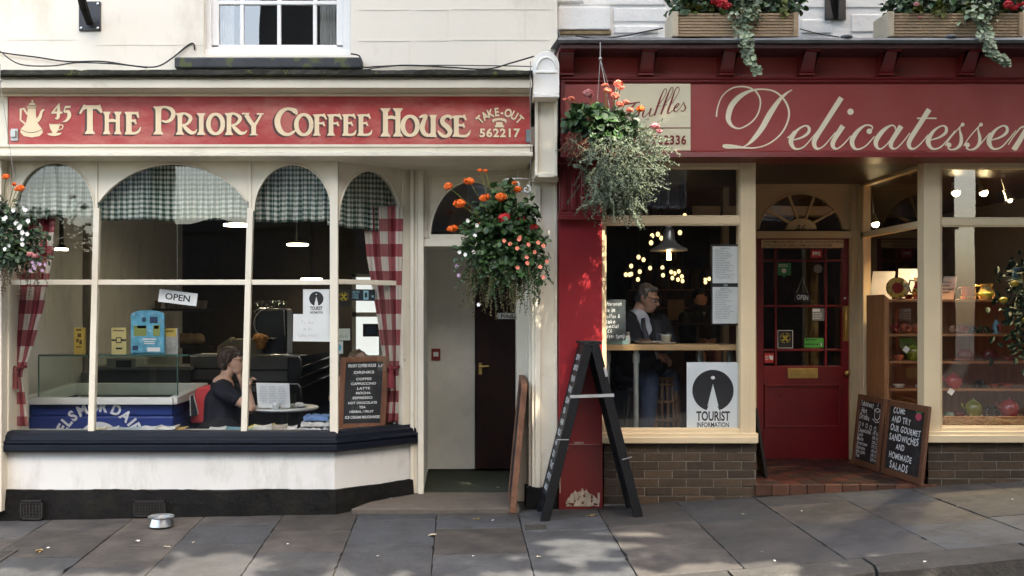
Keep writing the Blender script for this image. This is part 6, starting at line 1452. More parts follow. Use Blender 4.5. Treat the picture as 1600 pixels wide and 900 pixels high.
def pot(name, label, cat, px_, w, h, shelf, mat, kind="ball", dy=.12, extra=None, group=None):
    """w,h in photo pixels; stands on the given shelf"""
    y = ys+dy; s = (y-CY)/F; z = SHZ[shelf]; p = Vector((X(px_, y), y, z+.0005)); r = w*s/2; hh = h*s
    t_ = thing(name, label, cat, p, group); mb = MB(); sm = True
    if kind == "ball": mb.lathe([(0, 0), (r*.55, 0), (r*.85, hh*.15), (r, hh*.42), (r*.92, hh*.68), (r*.62, hh*.86), (r*.30, hh*.92), (0, hh*.93)], p, 24)
    elif kind == "jug": mb.lathe([(0, 0), (r*.72, 0), (r*.95, hh*.2), (r, hh*.38), (r*.72, hh*.65), (r*.66, hh*.8), (r*.82, hh), (r*.74, hh), (r*.6, hh*.8), (0, hh*.5)], p, 24)
    elif kind == "bowl": mb.lathe([(0, 0), (r*.5, 0), (r*.85, hh*.5), (r, hh), (r*.93, hh), (r*.7, hh*.4), (0, hh*.2)], p, 24)
    elif kind == "flat": mb.lathe([(0, 0), (r*.6, 0), (r, hh*.8), (r, hh), (r*.6, hh*.4), (0, hh*.35)], p, 24)
    elif kind == "mug": mb.lathe([(0, 0), (r*.9, 0), (r, hh*.1), (r*.96, hh*.55), (r, hh), (r*.9, hh), (r*.86, hh*.2), (0, hh*.15)], p, 24)
    elif kind == "plate": mb.lathe([(0, -.004), (r*.55, -.004), (r, .012), (r, .018), (r*.58, .004), (0, .004)], p+Vector((0, .0, r)), 32, axis=(-.25, -1, .22))
    elif kind == "lying": mb.lathe([(0, -r*.9), (r*.6, -r*.9), (r, -r*.3), (r*.98, r*.2), (r*.7, r*.7), (r*.74, r*.95), (r*.6, r*.95), (r*.55, r*.6), (0, 0)], p+Vector((0, 0, r)), 20, axis=(.2, -1, .15))
    mb.build("vessel" if kind not in ("plate", "flat") else "dish", mat, t_, smooth='auto')
    if extra: extra(t_, p, r, hh)
    return t_
REDGL = M("red_glaze", (.34, .018, .025), .18, var=.15, coat=.6); OLIVE = M("olive_glaze", (.20, .21, .02), .18, var=.2, coat=.6); YEG = M("yellow_glaze", (.50, .36, .10), .25, var=.15, coat=.4); DKRED = M("dark_red_glaze", (.16, .02, .018), .25, var=.2); ORG = M("orange_painted_glaze", (.38, .10, .05), .3, var=.5, scale=30, coat=.3); TERRA = M("terracotta_red", (.28, .06, .035), .5, var=.15); WDISH = M("white_glaze", (.6, .56, .48), .3); BAND = M("yellow_black_pattern", (.50, .32, .06), .3, var=.2, chips=((.02, .015, .01), .56, 38))
def handle(side=-1, mat=INK):
    def f(t_, p, r, hh):
        mb = MB(); mb.tube([p+Vector((side*r*.75, 0, hh*.85)), p+Vector((side*r*1.35, 0, hh*.88)), p+Vector((side*r*1.6, 0, hh*.6)), p+Vector((side*r*1.3, 0, hh*.32)), p+Vector((side*r*.95, 0, hh*.3))], r*.12, 7); mb.build("handle", mat, t_, smooth=True)
    return f
def band(mat=BAND, z0=.28, z1=.5, rr=1.012):
    def f(t_, p, r, hh):
        mb = MB(); mb.lathe([(r*.97*rr, hh*z0), (r*rr, hh*(z0+z1)/2*.98), (r*.93*rr, hh*z1)], p, 24); mb.build("band", mat, t_, smooth=True)
    return f
def teapot_lid(mat):
    def f(t_, p, r, hh):
        mb = MB(); mb.lathe([(r*.5, hh*.88), (r*.42, hh*.93), (r*.14, hh*.97), (r*.10, hh*1.0), (r*.16, hh*1.05), (0, hh*1.08)], p, 18); mb.build("lid", mat, t_, smooth=True)
        mb = MB(); mb.tube([p+Vector((-r*.9, 0, hh*.4)), p+Vector((-r*1.25, 0, hh*.6)), p+Vector((-r*1.4, 0, hh*.8))], [r*.2, r*.13, r*.09], 8); mb.build("spout", mat, t_, smooth=True)
    return f
def rings(t_, p, r, hh):
    c = p+Vector((0, 0, r)); ax = (-.25, -1, .22)
    for nm, mt, q in (("rim_band", BAND, [(r*.60, .0075), (r*.95, .0185), (r*.95, .0178), (r*.60, .0070)]), ("centre", M("red_plate_centre", (.42, .03, .02), .3), [(0, .0095), (r*.50, .0095)])):
        mb = MB(); mb.lathe(q, c, 32, axis=ax); mb.build(nm, mt, t_)
pot("painted_plate", "round painted plate with a red centre propped on the top shelf", "plate", 1402, 34, 36, 0, M("dark_plate_edge", (.06, .02, .015), .3), "plate", .05, rings)
pot("painted_jug", "tall red jug with a yellow floral band and dark handle", "jug", 1437, 22, 34, 0, REDGL, "jug", .1, lambda *a: (handle()(*a), band(z0=.2, z1=.5)(*a)))
pot("red_dish", "low dark red dish between the painted plate and the tall jug", "dish", 1420, 16, 8, 0, DKRED, "bowl", .2)
pot("red_mug", "squat red cup with yellow bands beside the white standing card", "cup", 1513, 22, 20, 0, REDGL, "mug", .06, lambda *a: (handle()(*a), band(z0=.1, z1=.3)(*a)))
pot("yellow_jug", "pale yellow jug with a lemon motif on the top shelf", "jug", 1541, 24, 24, 0, YEG, "jug", .06, lambda *a: (handle(-1, YEG)(*a), band(M("lemon_motif", (.5, .45, .04), .3, var=.3, scale=30), .2, .45)(*a)))
lb = ["orange painted pot lying at the end of the second shelf", "orange pot with a pale flower lying second on its shelf", "bright orange pot lying beside the window post", "pale striped pot lying past the window post", "red striped pot lying next to the dark olives"]
for a, l, mt in zip((1398, 1414, 1433, 1490, 1505), lb, (DKRED, ORG, ORG, M("striped_glaze", (.42, .25, .16), .3, var=.5, scale=34), ORG)): pot("painted_pot", l, "pot", a, 16 if a < 1440 else 13, 16, 1, mt, "lying", .05, None, "painted pots lying on the second shelf")
pot("olive_teapot", "olive green teapot with a white tag on the third shelf", "teapot", 1428, 26, 26, 2, OLIVE, "ball", .1, teapot_lid(OLIVE))
pot("painted_dish", "small red and yellow painted dish beside the tagged olive teapot", "dish", 1404, 18, 9, 2, ORG, "bowl", .06)
pot("glass_bowl", "dim red glass bowl on the third shelf", "bowl", 1508, 22, 18, 2, DKRED, "ball", .15); pot("glass_bowl", "dim brown red glass bowl beside the first, further from the post", "bowl", 1545, 22, 19, 2, M("brown_red_glaze", (.12, .025, .02), .25), "ball", .15)
pot("orange_tray", "flat orange tray along the front of the third shelf", "tray", 1505, 34, 3, 2, TERRA, "flat", .02); pot("red_dish", "small red oven dish at the far end of the third shelf", "dish", 1577, 18, 6, 2, TERRA, "bowl", .08)
pot("white_dish", "small white dish on the fourth shelf near the window post", "dish", 1404, 18, 6, 3, WDISH, "flat", .06); pot("white_dish", "pale saucer close to the post on the fourth shelf", "dish", 1437, 14, 5, 3, WDISH, "flat", .06)
pot("red_teapot", "glossy red round pot above the white price tag on the fourth shelf", "teapot", 1490, 26, 23, 3, REDGL, "ball", .06, teapot_lid(REDGL))
pot("terracotta_dish", "terracotta dish in the middle of the fourth shelf", "dish", 1552, 15, 6, 3, TERRA, "bowl", .06); pot("terracotta_dish", "wider terracotta dish at the end of the fourth shelf", "dish", 1573, 20, 7, 3, TERRA, "bowl", .06)
pot("olive_teapot", "larger olive green teapot in the straw at the bottom of the display", "teapot", 1521, 27, 28, 4, OLIVE, "ball", .0, teapot_lid(OLIVE))
pot("red_teapot", "large glossy red teapot in the straw at the bottom of the display", "teapot", 1577, 29, 29, 4, REDGL, "ball", .0, teapot_lid(REDGL))
pot("pale_bowl", "pale green bowl in the straw beside the window post", "bowl", 1484, 14, 9, 4, M("pale_green_glaze", (.30, .38, .26), .3), "ball", .0); pot("red_dish", "shallow dark red dish in the straw between the pale bowl and olive teapot", "dish", 1499, 18, 8, 4, DKRED, "bowl", -.02)
def heap(name, label, cat, px0, px1, py, hpx, mat, n, shelf, dy, r=.011):
    y = ys+dy; mb = MB(); z = SHZ[shelf]
    for i in range(n):
        u = R.uniform(0, 1); v = R.uniform(0, 1)*math.sin(math.pi*min(.98, max(.02, u)))**.5; mb.ball((X(px0+(px1-px0)*u, y), y+R.uniform(-.03, .04), z+r+v*hpx*.0055), r, n=7, m=5)
    tag(mb.build(name, mat, origin=(X((px0+px1)/2, y), y, z), smooth=True), label, cat)
heap("grapes", "heap of dark green grapes on the second shelf", "grapes", 1513, 1553, 520, 9, M("dark_green_grape", (.03, .045, .02), .25, island=.5, coat=.3), 46, 1, .06)
heap("grapes", "bunch of black grapes between the two teapots at the bottom", "grapes", 1537, 1560, 650, 20, M("black_grape", (.012, .008, .012), .2, coat=.3), 50, 4, -.02)
heap("dried_fruit", "dark dried fruit heap on the fourth shelf", "fruit", 1522, 1543, 606, 9, M("dried_fruit_brown", (.02, .012, .01), .5), 40, 3, .08)
y = ys+.05; t = thing("blue_bottle", "small pale blue bottle with a dark pump on the second shelf", "bottle", (X(1557, y), y, SHZ[1])); mb = MB(); mb.lathe([(0, 0), (.028, 0), (.03, .08), (.014, .11), (.010, .12)], (X(1557, y), y, SHZ[1]), 14); mb.build("bottle", M("pale_blue_bottle", (.15, .35, .45), .3), t, smooth='auto'); mb = MB(); mb.tube([(X(1557, y), y, SHZ[1]+.12), (X(1557, y), y, SHZ[1]+.17)], .007, 6); mb.build("pump", INK, t); mb = MB(); mb.bp(1559, 1564, 506, 519, y-.036, .004); mb.build("label", flat("pink_label", (.4, .08, .1)), t)
# white tags and standing cards
def tagcard(label, px_, py_, y, r=6):
    mb = MB(); mb.pp([(px_-r, py_+1), (px_-1, py_-r), (px_+r, py_-1), (px_+1, py_+r)], y, .002); tag(mb.build("price_tag", WHITECARD, origin=P(px_, py_, y)), label, "tag")
tagcard("white tag hanging on the olive teapot of the third shelf", 1416, 546, ys+.0); tagcard("white tag hanging in front of the straw crate by the post", 1486, 612, .3, 6)
YCRD = M("pale_card", (.62, .62, .60), .6)
card("standing_card", "blank white card leaning behind the painted plate", "card", 1361, 1396, 424, 470, 1.30, YCRD, skew=-.14)
card("standing_card", "blank white card leaning behind the tall painted jug", "card", 1403, 1444, 420, 466, 1.32, YCRD, skew=-.05)
t = card("standing_card", "white printed card standing beside the red cup", "card", 1472, 1493, 432, 467, .95, YCRD, skew=-.18)
def wr(mb):
    for s, a, b_, v in (("We are a", 1469, 1487, 442), ("tourist", 1470, 1484, 447.5), ("information", 1471, 1491, 453), ("point.", 1471, 1484, 458)): ptxt(mb, s, a, b_, v, v-3, .948, .03)
sub(t, "lettering", INK, wr)
# straw crate
t = thing("straw_crate", "low wooden crate edged with straw at the foot of the display", "crate", P(1540, 664, .42))
mb = MB(); mb.bp(1476, 1700, 651, 664, .50, .03); mb.box(X(1476, .4), 5.4, .35, ys, Z(668, .35)-.02, Z(668, .35)); mb.build("board", PINE, t, bevel=.002)
mb = MB()
for i in range(260):
    a = R.uniform(1474, 1640); y = R.uniform(.36, .62); p = P(a, R.uniform(655, 668), y); d = Vector((R.uniform(-1, 1), R.uniform(-.4, .4), R.uniform(-.25, .35))).normalized()*R.uniform(.03, .10)
    mb.tube([p-d, p+Vector((0, 0, .01)), p+d], .0016, 3)
mb.build("straw", M("dry_straw", (.34, .25, .12), .8, island=.3), t)
mb = MB(); c = P(1448, 606, .80); mb.tube([c+Vector((.07*math.cos(a*.35+1.2), 0, .13*math.sin(a*.35+1.2))) for a in range(10)], .007, 6); tag(mb.build("basket_handle", M("cane", (.30, .18, .08), .6), origin=c, smooth=True), "curved cane basket handle by the window post", "handle")
mb = MB()
for i in range(6): mb.bp(1356, 1374, 466+i*22, 485+i*22, 1.30, .10)
tag(mb.build("drawer_stack", M("grey_drawers", (.16, .15, .13), .6, island=.2), origin=P(1365, 598, 1.3), bevel=.004), "narrow stack of grey drawers behind the side window", "drawers")
# lemon plant
LEAFD = M("dark_glossy_leaf", (.008, .024, .010), .6, var=.3, island=.5, spec=.2); LEM = M("lemon_yellow", (.32, .24, .02), .45, var=.15)
t = thing("lemon_plant", "dark leafy plant hung with lemons at the side of the display window", "plant", P(1590, 560, .62))
mb = MB(); c0 = P(1606, 480, .62)
for i in range(420):
    v = Vector((R.gauss(0, .5), R.gauss(0, .5), R.gauss(0, .55))); p = c0+Vector((v.x*.23, v.y*.16, v.z*.38)); mb.leaf(p, (R.uniform(-1, 1), R.uniform(-1, .3), R.uniform(-1, .3)), (R.uniform(-.4, .4), -1, .6), R.uniform(.05, .09), R.uniform(.03, .045))
mb.build("foliage", LEAFD, t, recalc=False)
mb = MB(); mb.tube([c0+Vector((0, 0, -.5)), c0, c0+Vector((-.05, 0, .3))], .012, 6); mb.build("stem", BARK, t)
for a, b_ in ((1568, 469), (1585, 443), (1604, 500)):
    mb = MB(); mb.ball(P(a, b_, .52), .035, .03, .026, 12, 8); mb.build("lemon", LEM, t, smooth=True)
card("blue_poster", "blue poster seen behind the lemon plant", "poster", 1583, 1625, 418, 455, .85, M("blue_poster_print", (.05, .16, .25), .5, var=.5, scale=18))
# spot lamps
SPOT = emitter("spot_glow", (1.0, .78, .45), 8.0)
for px_, py_, y_, dx, lb in ((1368, 350, 1.9, .02, "spot lamp low behind the recess side window"), (1494, 301, 1.0, -.01, "spot lamp shining beside the window post"), (1537, 301, 1.1, .05, "second spot lamp along the track, above the red cup"), (1578, 313, 1.0, .07, "angled spot lamp above the lemon plant")):
    p = P(px_, py_, y_); t = thing("spot_lamp", lb, "lamp", p, "spot lamps over the display window")
    d = Vector((dx*4, -.35, -1)).normalized()
    mb = MB(); mb.lathe([(.0, .10), (.022, .10), (.026, .06), (.045, .0)], p, 16, axis=-d); mb.build("housing", STEEL, t, smooth='auto')
    mb = MB(); mb.ball(p-d*.0, .034 if px_ != 1578 else .02, n=12, m=8); mb.build("bulb", SPOT if px_ != 1578 else emitter("dim_spot_glow", (1, .8, .4), 3), t, smooth=True)
    mb = MB(); q = p-d*.1; mb.tube([q, (q.x-dx, q.y+.03, 2.9)], .006, 6); mb.build("arm", STEEL, t)
    ld = bpy.data.lights.new("spot_beam", 'SPOT'); ld.energy = 20 if px_ != 1578 else 2.5; ld.color = (1, .80, .52); ld.spot_size = rad(115); ld.spot_blend = .6; ld.shadow_soft_size = .04
    lo = bpy.data.objects.new("spot_beam", ld); col.objects.link(lo); lo.parent = t; lo.location = d*.06; lo.rotation_euler = Vector((d.x, -.10, -1)).to_track_quat("-Z", "Y").to_euler()
p = P(1368, 258, .9); t = thing("recess_lamp_reflection", "brass stand-in for a mirrored lamp under the dark recess ceiling", "lamp", P(1366, 262, .75)); p = P(1366, 262, .75)  # stands in for a lamp's reflection in the glass
mb = MB(); mb.lathe([(.05, 0), (.045, .03), (.03, .05), (.03, .2)], p, 16); mb.build("housing", BRASS, t, smooth='auto'); mb = MB(); mb.lathe([(0, -.004), (.04, -.004), (.04, .0)], p, 14); mb.build("diffuser", emitter("recess_glow", (1, .7, .3), 2.0), t)

# ------------------------------------------------------------------ door stickers
yd_ = 1.40; yst = yd_+.010
def dcard(label, a, b_, c, d, mat, fills=(), rot=0, name="sticker", cat="sticker"):
    o = card(name, label, cat, a, b_, c, d, yst, mat, rot, .003)
    for nm, mt, f in fills: sub(o, nm, mt, f)
    return o
yi = yst-.001
GRN = M("hygiene_green", (.05, .30, .04), .5, var=.1)
dcard("green speech bubble sticker on the red door glass", 1215, 1236, 411, 430, flat("leaf_green_print", (.05, .26, .11)), [("print", WHITECARD, lambda mb: (lines(mb, 1217, 1234, 413, 418, 2, yi, .5, .2), mb.add([P(1225+4*math.cos(k*.7854), 423+4*math.sin(k*.7854), yi) for k in range(8)], [tuple(range(8))]))), ("tail", flat("leaf_green_print", (.05, .26, .11)), lambda mb: mb.add([P(1222, 430, yst), P(1228, 430, yst), P(1225, 434, yst)], [(0, 1, 2)]))])
dcard("round red sticker with white letters at the top of the red door", 1267, 1285, 390, 403, flat("sticker_red", (.42, .03, .05)), [("lettering", WHITECARD, lambda mb: ptxt(mb, "PPS", 1270, 1282, 399, 393.5, yi, .03))])
o = thing("sticker", "round grey emblem sticker on the red door glass", "sticker", P(1278, 427, yst)); mb = MB(); mb.lathe([(.030, 0), (.040, .0), (.040, .003), (.030, .003)], P(1278, 420, yst), 20, axis=(0, -1, 0)); mb.build("ring", M("grey_emblem", (.16, .16, .15), .5), o); mb = MB(); mb.tube([P(1272, 422, yst), P(1275, 416, yst), P(1278, 421, yst), P(1281, 416, yst), P(1284, 422, yst)], .003, 4); mb.build("crest", M("grey_emblem", (.16, .16, .15), .5), o)
o = dcard("black OPEN slate hung on strings behind the red door glass", 1241, 1266.5, 457, 471.5, SLATE, [("lettering", CHALK, lambda mb: ptxt(mb, "OPEN", 1245, 1263, 468, 461, yi, .03, rot=4, pivot=(1254, 464)))], 4, "open_sign", "sign")
mb = MB(); mb.tube([P(1245, 457, yst), P(1254, 434, yst), P(1262, 458, yst)], .002, 4); mb.build("string", flat("white_string", (.55, .55, .5)), o)
dcard("grey notice with white rows on the red door glass", 1269, 1288.5, 482, 501, M("grey_notice", (.20, .20, .20), .6), [("print", WHITECARD, lambda mb: (mb.add([P(1269.5, 487, yi), P(1281, 487, yi), P(1281, 482.5, yi), P(1269.5, 482.5, yi)], [(0, 1, 2, 3)]), lines(mb, 1270, 1288, 489, 500, 4, yi, .4, .2)))])
def dd(mb): dots(mb, lambda a, b_, k=0: P(1215.5+23*a, 543-27*b_, yi), .5, .55, .85)
dcard("black square walkers welcome sticker on the red door", 1215, 1239, 516, 544, INK, [("print", YELINK, dd), ("border", WHITECARD, lambda mb: [mb.add([P(a, d, yi), P(b_, d, yi), P(b_, c, yi), P(a, c, yi)], [(0, 1, 2, 3)]) for a, b_, c, d in ((1215, 1239, 516, 516.8), (1215, 1239, 543.2, 544), (1215, 1215.8, 516, 544), (1238.2, 1239, 516, 544))])])
dcard("bright green food hygiene rating sticker on the red door", 1257, 1287, 528.5, 543, GRN, [("print", INK, lambda mb: (lines(mb, 1259, 1280, 530, 533, 1, yi, .6, .1), [mb.add([P(1260+4.2*i+1.5*math.cos(k), 538+1.5*math.sin(k), yi) for k in range(6)], [tuple(range(6))]) for i in range(5)], mb.add([P(1283+2.6*math.cos(k*.7854), 538+2.6*math.sin(k*.7854), yi) for k in range(8)], [tuple(range(8))]))), ("rating", WHITECARD, lambda mb: ptxt(mb, "5", 1282, 1284.3, 540, 536, yi-.001, .03))])
dcard("torn red and white sticker low on the red door glass", 1194.5, 1209, 551.5, 567, flat("sticker_bright_red", (.5, .03, .03)), [("print", WHITECARD, lambda mb: [mb.add([P(1203, 562, yi), P(1208, 563, yi), P(1208, 556, yi), P(1201, 555, yi)], [(0, 1, 2, 3)]), lines(mb, 1196, 1202, 556, 564, 3, yi, .4, .3)])])
# ------------------------------------------------------------------ boards on the pavement
WHITEINK = CHALK
DKFRAME = M("brown_board_frame", (.13, .055, .028), .5, var=.25, scale=4, bump=.1, stretch=(8, 8, 1))
zb0 = zfl+.002
Ab, Bb, Cb = Vector((3.50, 1.12, zb0)), Vector((3.538, .59, zb0)), Vector((3.578, -.075, zb0))
def topof(p, h, dx): return Vector((p.x+dx, p.y, p.z+h))
t, g, w1, h1 = framed_board("chalkboard_sign", "brown framed chalkboard listing takeaway hot drinks beside the red door", "chalkboard", [Ab, Bb+Vector((-.012, .035, 0)), topof(Bb+Vector((-.012, .035, 0)), .625, .062), topof(Ab, .615, .062)], .05, .025, DKFRAME, SLATE)
def write(t, g, rows, asp, name="lettering"):
    mb = MB()
    for s, u, v, hh, mw in rows: chalk_text(mb, s, u*asp, v, hh, lambda a, b_: g(a/asp, b_), .07, maxw=mw*asp, bold=.015)
    return mb.build(name, CHALK, t, recalc=False)
asp = w1/h1
write(t, g, [("TakeAway", .12, .845, .075, .50), ("Hot", .17, .745, .075, .22), ("Drinks", .12, .655, .075, .42), ("Cappuccino", .11, .475, .055, .50), ("Latte", .11, .415, .05, .26), ("Mocha", .11, .355, .05, .28), ("Americano", .11, .295, .05, .46), ("Espresso", .11, .235, .05, .40), ("Hot choc", .11, .175, .05, .38), ("Tea", .11, .115, .05, .16)]
      + [(s, .68, .475-.06*i, .042, .24) for i, s in enumerate(("1.90 2.20", "1.80 2.10", "2.00 2.30", "1.70 2.00", "1.50 1.80", "1.90 2.20", "1.20 1.40"))], asp)
mb = MB()
def poly_on(mb, g, pts, wd=.008, asp=1.0):
    for (a, b_), (c, d) in zip(pts, pts[1:]):
        l = math.hypot((c-a)*asp, d-b_) or 1; nx, ny = -(d-b_)/l*wd/2/asp, (c-a)*asp/l*wd/2
        mb.add([g(a+nx, b_+ny), g(c+nx, d+ny), g(c-nx, d-ny), g(a-nx, b_-ny)], [(0, 1, 2, 3)])
poly_on(mb, g, [(.66, .82), (.69, .70), (.80, .68), (.86, .72), (.88, .82), (.77, .85), (.66, .82), (.77, .79), (.88, .82)], .011, asp); poly_on(mb, g, [(.88, .79), (.94, .78), (.93, .71), (.86, .72)], .011, asp); poly_on(mb, g, [(.62, .69), (.74, .65), (.90, .67)], .010, asp); poly_on(mb, g, [(.75, .87), (.78, .90), (.76, .93)], .009, asp)
for u, v, r in ((.15, .58, .03), (.27, .585, .02), (.42, .575, .03), (.58, .56, .035), (.75, .555, .035)): poly_on(mb, g, [(u+r*math.cos(k*.785)/asp*.9, v+r*math.sin(k*.785)) for k in range(9)], .009, asp)
mb.build("cup_drawing", CHALK, t, recalc=False)
t, g, w2, h2 = framed_board("chalkboard_sign", "brown framed chalkboard inviting passers by to try sandwiches and salads", "chalkboard", [Bb, Cb, topof(Cb, .615, .066), topof(Bb, .61, .062)], .052, .025, DKFRAME, SLATE)
asp = w2/h2
write(t, g, [("COME", .16, .835, .085, .46), ("AND TRY", .14, .715, .08, .58), ("OUR GOURMET", .13, .595, .08, .74), ("SANDWICHES", .12, .475, .085, .75), ("AND", .31, .365, .075, .30), ("HOMEMADE", .16, .235, .08, .64), ("SALADS", .20, .10, .095, .58)], asp)
mb = MB(); mb.add([g(.775+.075*math.cos(k*.6283)/1.0, .845+.05*math.sin(k*.6283)) for k in range(10)], [tuple(range(10))]); mb.build("tomato_drawing", flat("chalk_red", (.45, .06, .10)), t, recalc=False)
mb = MB(); poly_on(mb, g, [(.70, .905), (.775, .89), (.85, .91)], .014, asp); poly_on(mb, g, [(.775, .89), (.79, .935)], .012, asp); mb.build("stalk_drawing", flat("chalk_green", (.05, .25, .08)), t, recalc=False)
# dark board leaning in the recess by the other post
t, g, _, _ = framed_board("leaning_board", "thin black board leaning edge-on against the post of the red doorway", "board", [Vector((X(1198, .30), .30, zb0)), Vector((X(1198, .30)+.06, .72, zb0)), Vector((X(1181.5, .32)+.03, .74, zb0+.56)), Vector((X(1181.5, .32), .32, zb0+.56))], .04, .02, BLACK, SLATE)
# big A-board
AB = M("black_worn_paint", (.006, .006, .007), .5, var=.3, scale=10, bump=.1, chips=((.14, .14, .14), .765, 18), spec=.3)
x0, x1, xt, zt_ = .615, 1.355, .985, 1.335
y0, y1 = -.45, .12-.20
t = thing("a_board", "tall black folding A-board standing in front of the worn red pillar", "a-board", ((x0+x1)/2, (y0+y1)/2, zp(.95, -.3)))
def leg_panel(xb, xt_, zb, zt2, sgn, name):
    a = Vector((xb, 0, zb)); b_ = Vector((xt_, 0, zt2)); d = (b_-a).normalized(); n = Vector((d.z, 0, -d.x))*sgn     # n points outwards
    w = .058
    def sl(mb, y0_, y1_, t0, t1, k0, k1):
        L = (b_-a).length; mb.add([a+d*(L*tt)+n*k+Vector((0, yy, 0)) for yy in (y0_, y1_) for tt, k in ((t0, k0), (t0, k1), (t1, k1), (t1, k0))], [(3, 2, 1, 0), (4, 5, 6, 7), (0, 1, 5, 4), (1, 2, 6, 5), (2, 3, 7, 6), (3, 0, 4, 7)])
    mb = MB(); sl(mb, y0, y0+.05, 0, 1, -w, w*.15); sl(mb, y1-.05, y1, 0, 1, -w, w*.15); sl(mb, y0+.05, y1-.05, .93, 1, -w, w*.15); sl(mb, y0+.05, y1-.05, .06, .13, -w, w*.15)
    fr_ = mb.build("frame", AB, t, bevel=.004)
    mb = MB(); sl(mb, y0+.03, y1-.03, .08, .98, -w*.55, w*.05); bd = mb.build("board", SLATE, t)
    return a, d, n, w, (b_-a).length, bd
a, d, n, w, L, bd = leg_panel(x0, xt-.045, zp(x0, -.45)+.004, zt_, -1, "left")
mb = MB()
for i in range(13):
    s_ = ("COFFEE", "SOUP OF", "THE DAY", "CAKES", "CREAM", "TEAS", "PANINI", "ROLLS", "HAM", "EGGS", "TOAST", "JACKETS", "LUNCH")[i]
    v0 = L*(.90-.062*i)
    chalk_text(mb, s_, .0, 0, .042, lambda p_, q_: a+d*(v0+q_)+n*(w*.05+.0015)+Vector((0, (y1-.055)-p_*1.0, 0)), .08, maxw=.25, bold=.03)
mb.build("lettering", CHALK, bd, recalc=False)
a2, d2, n2, w2_, L2, bd2 = leg_panel(x1, xt+.045, zp(x1, -.45)+.004, zt_, 1, "right")
mb = MB(); mb.box(xt-.075, xt+.075, y0+.01, y1-.01, zt_-.012, zt_+.01); mb.build("hinge_cap", AB, t, bevel=.004)
STY = M("pale_metal_stay", (.45, .45, .44), .45, metal=.5)
mb = MB(); q0 = a+d*(L*.70)+Vector((0, y0-.006, 0)); q1 = a2+d2*(L2*.70)+Vector((0, y0-.006, 0)); mb.bar(q0-Vector((.02, 0, 0)), q1+Vector((.02, 0, 0)), .022, .006, (0, 1, 0)); mb.build("stay", STY, t)
mb = MB(); q = a2+d2*(L2*.86)+Vector((-.0, y0-.006, 0)); mb.bar(q, q-d2*.07, .018, .006); mb.build("metal_strap", STY, t); mb = MB(); q = a+d*(L*.46)+Vector((0, y0-.004, 0)); mb.bar(q-Vector((.035, 0, 0)), q+Vector((.05, 0, 0)), .006, .004); mb.build("metal_strap", STY, t); mb = MB(); q = a2+d2*(L2*.33)+Vector((0, y0-.004, 0)); mb.bar(q-Vector((.04, 0, 0)), q+Vector((.03, 0, .02)), .006, .004); mb.build("metal_strap", STY, t)
for xx in (x0, x1):
    pass
# brown board leaning in the flat's doorway
t, g, _, _ = framed_board("leaning_board", "tall narrow brown board leaning edge-on beside the dark flat door", "board", [Vector((.418, -.17, zp(.4, -.2)+.005)), Vector((.425, .30, .075)), Vector((.515, .32, Z(600, .32))), Vector((.512, -.15, Z(600, -.15)))], .05, .045, M("weathered_brown_board", (.17, .075, .04), .7, var=.4, scale=12, bump=.2, chips=((.35, .25, .17), .70, 14)), SLATE)
# dog bowl
p = Vector((X(252, -.45), -.45, zp(X(252, -.45), -.45)+.008)); mb = MB()
mb.lathe([(.0, .002), (.088, .002), (.092, .006), (.078, .060), (.094, .068), (.097, .072), (.092, .075), (.072, .066), (.066, .02), (0, .016)], p, 36); o = tag(mb.build("dog_bowl", STEEL, origin=p, smooth='auto'), "stainless steel dog bowl on the pavement below the bay window", "dog bowl")
mb = MB(); mb.lathe([(0, .045), (.069, .045)], p, 24); mb.build("water", glass("bowl_water", tint=(.8, .85, .85)), o)
# drain covers, litter, leaves
IRON = M("drain_iron", (.04, .036, .03), .7, var=.3, scale=30, bump=.3)
def drain(label, pts):
    c = [Vector((x, y, zp(x, y)+.003)) for x, y in pts]; mb = MB(); e1, e2 = c[1]-c[0], c[3]-c[0]; f = lambda a, b_, k: c[0]+e1*a+e2*b_+Vector((0, 0, k))
    def sl(a0, a1, b0, b1, k0, k1): mb.add([f(a, b_, k) for k in (k0, k1) for a, b_ in ((a0, b0), (a1, b0), (a1, b1), (a0, b1))], [(3, 2, 1, 0), (4, 5, 6, 7), (0, 1, 5, 4), (1, 2, 6, 5), (2, 3, 7, 6), (3, 0, 4, 7)])
    sl(0, 1, 0, 1, -.006, .001); sl(0, 1, 0, .06, .001, .006); sl(0, 1, .94, 1, .001, .006); sl(0, .05, .06, .94, .001, .006); sl(.95, 1, .06, .94, .001, .006)
    for i in range(1, 13): sl(.05, .95, i/13-.018, i/13+.018, .001, .005)
    tag(mb.build("drain_cover", IRON, origin=c[0]), label, "drain cover")
drain("larger square iron drain cover set in the pavement below the bay window", [(-3.38, -1.32), (-2.98, -1.32), (-2.98, -1.02), (-3.38, -1.02)])
drain("small iron drain cover in the pavement before the A-board", [(.48, -.68), (.64, -.68), (.64, -.55), (.48, -.55)])
LC = [M("fallen_leaf_ochre", (.28, .20, .08), .8, var=.3), M("fallen_leaf_pale", (.42, .37, .26), .8, var=.3), M("litter_white", (.6, .58, .54), .8, var=.1)]
GL = "fallen leaves and scraps on the pavement"
spots = [(680, 838, 1, .05), (740, 871, 2, .02), (744, 812, 0, .035), (770, 815, 2, .022), (925, 808, 0, .05), (262, 855, 1, .03), (66, 862, 0, .05), (75, 858, 2, .03), (215, 847, 2, .035), (300, 849, 1, .022), (450, 852, 2, .018), (590, 871, 2, .02), (778, 775, 2, .03), (1252, 800, 2, .018), (1210, 878, 2, .018), (1190, 864, 2, .018), (1160, 805, 1, .018), (1496, 793, 2, .02), (1445, 880, 2, .02), (840, 872, 1, .025), (610, 793, 2, .02), (1580, 782, 2, .03)]
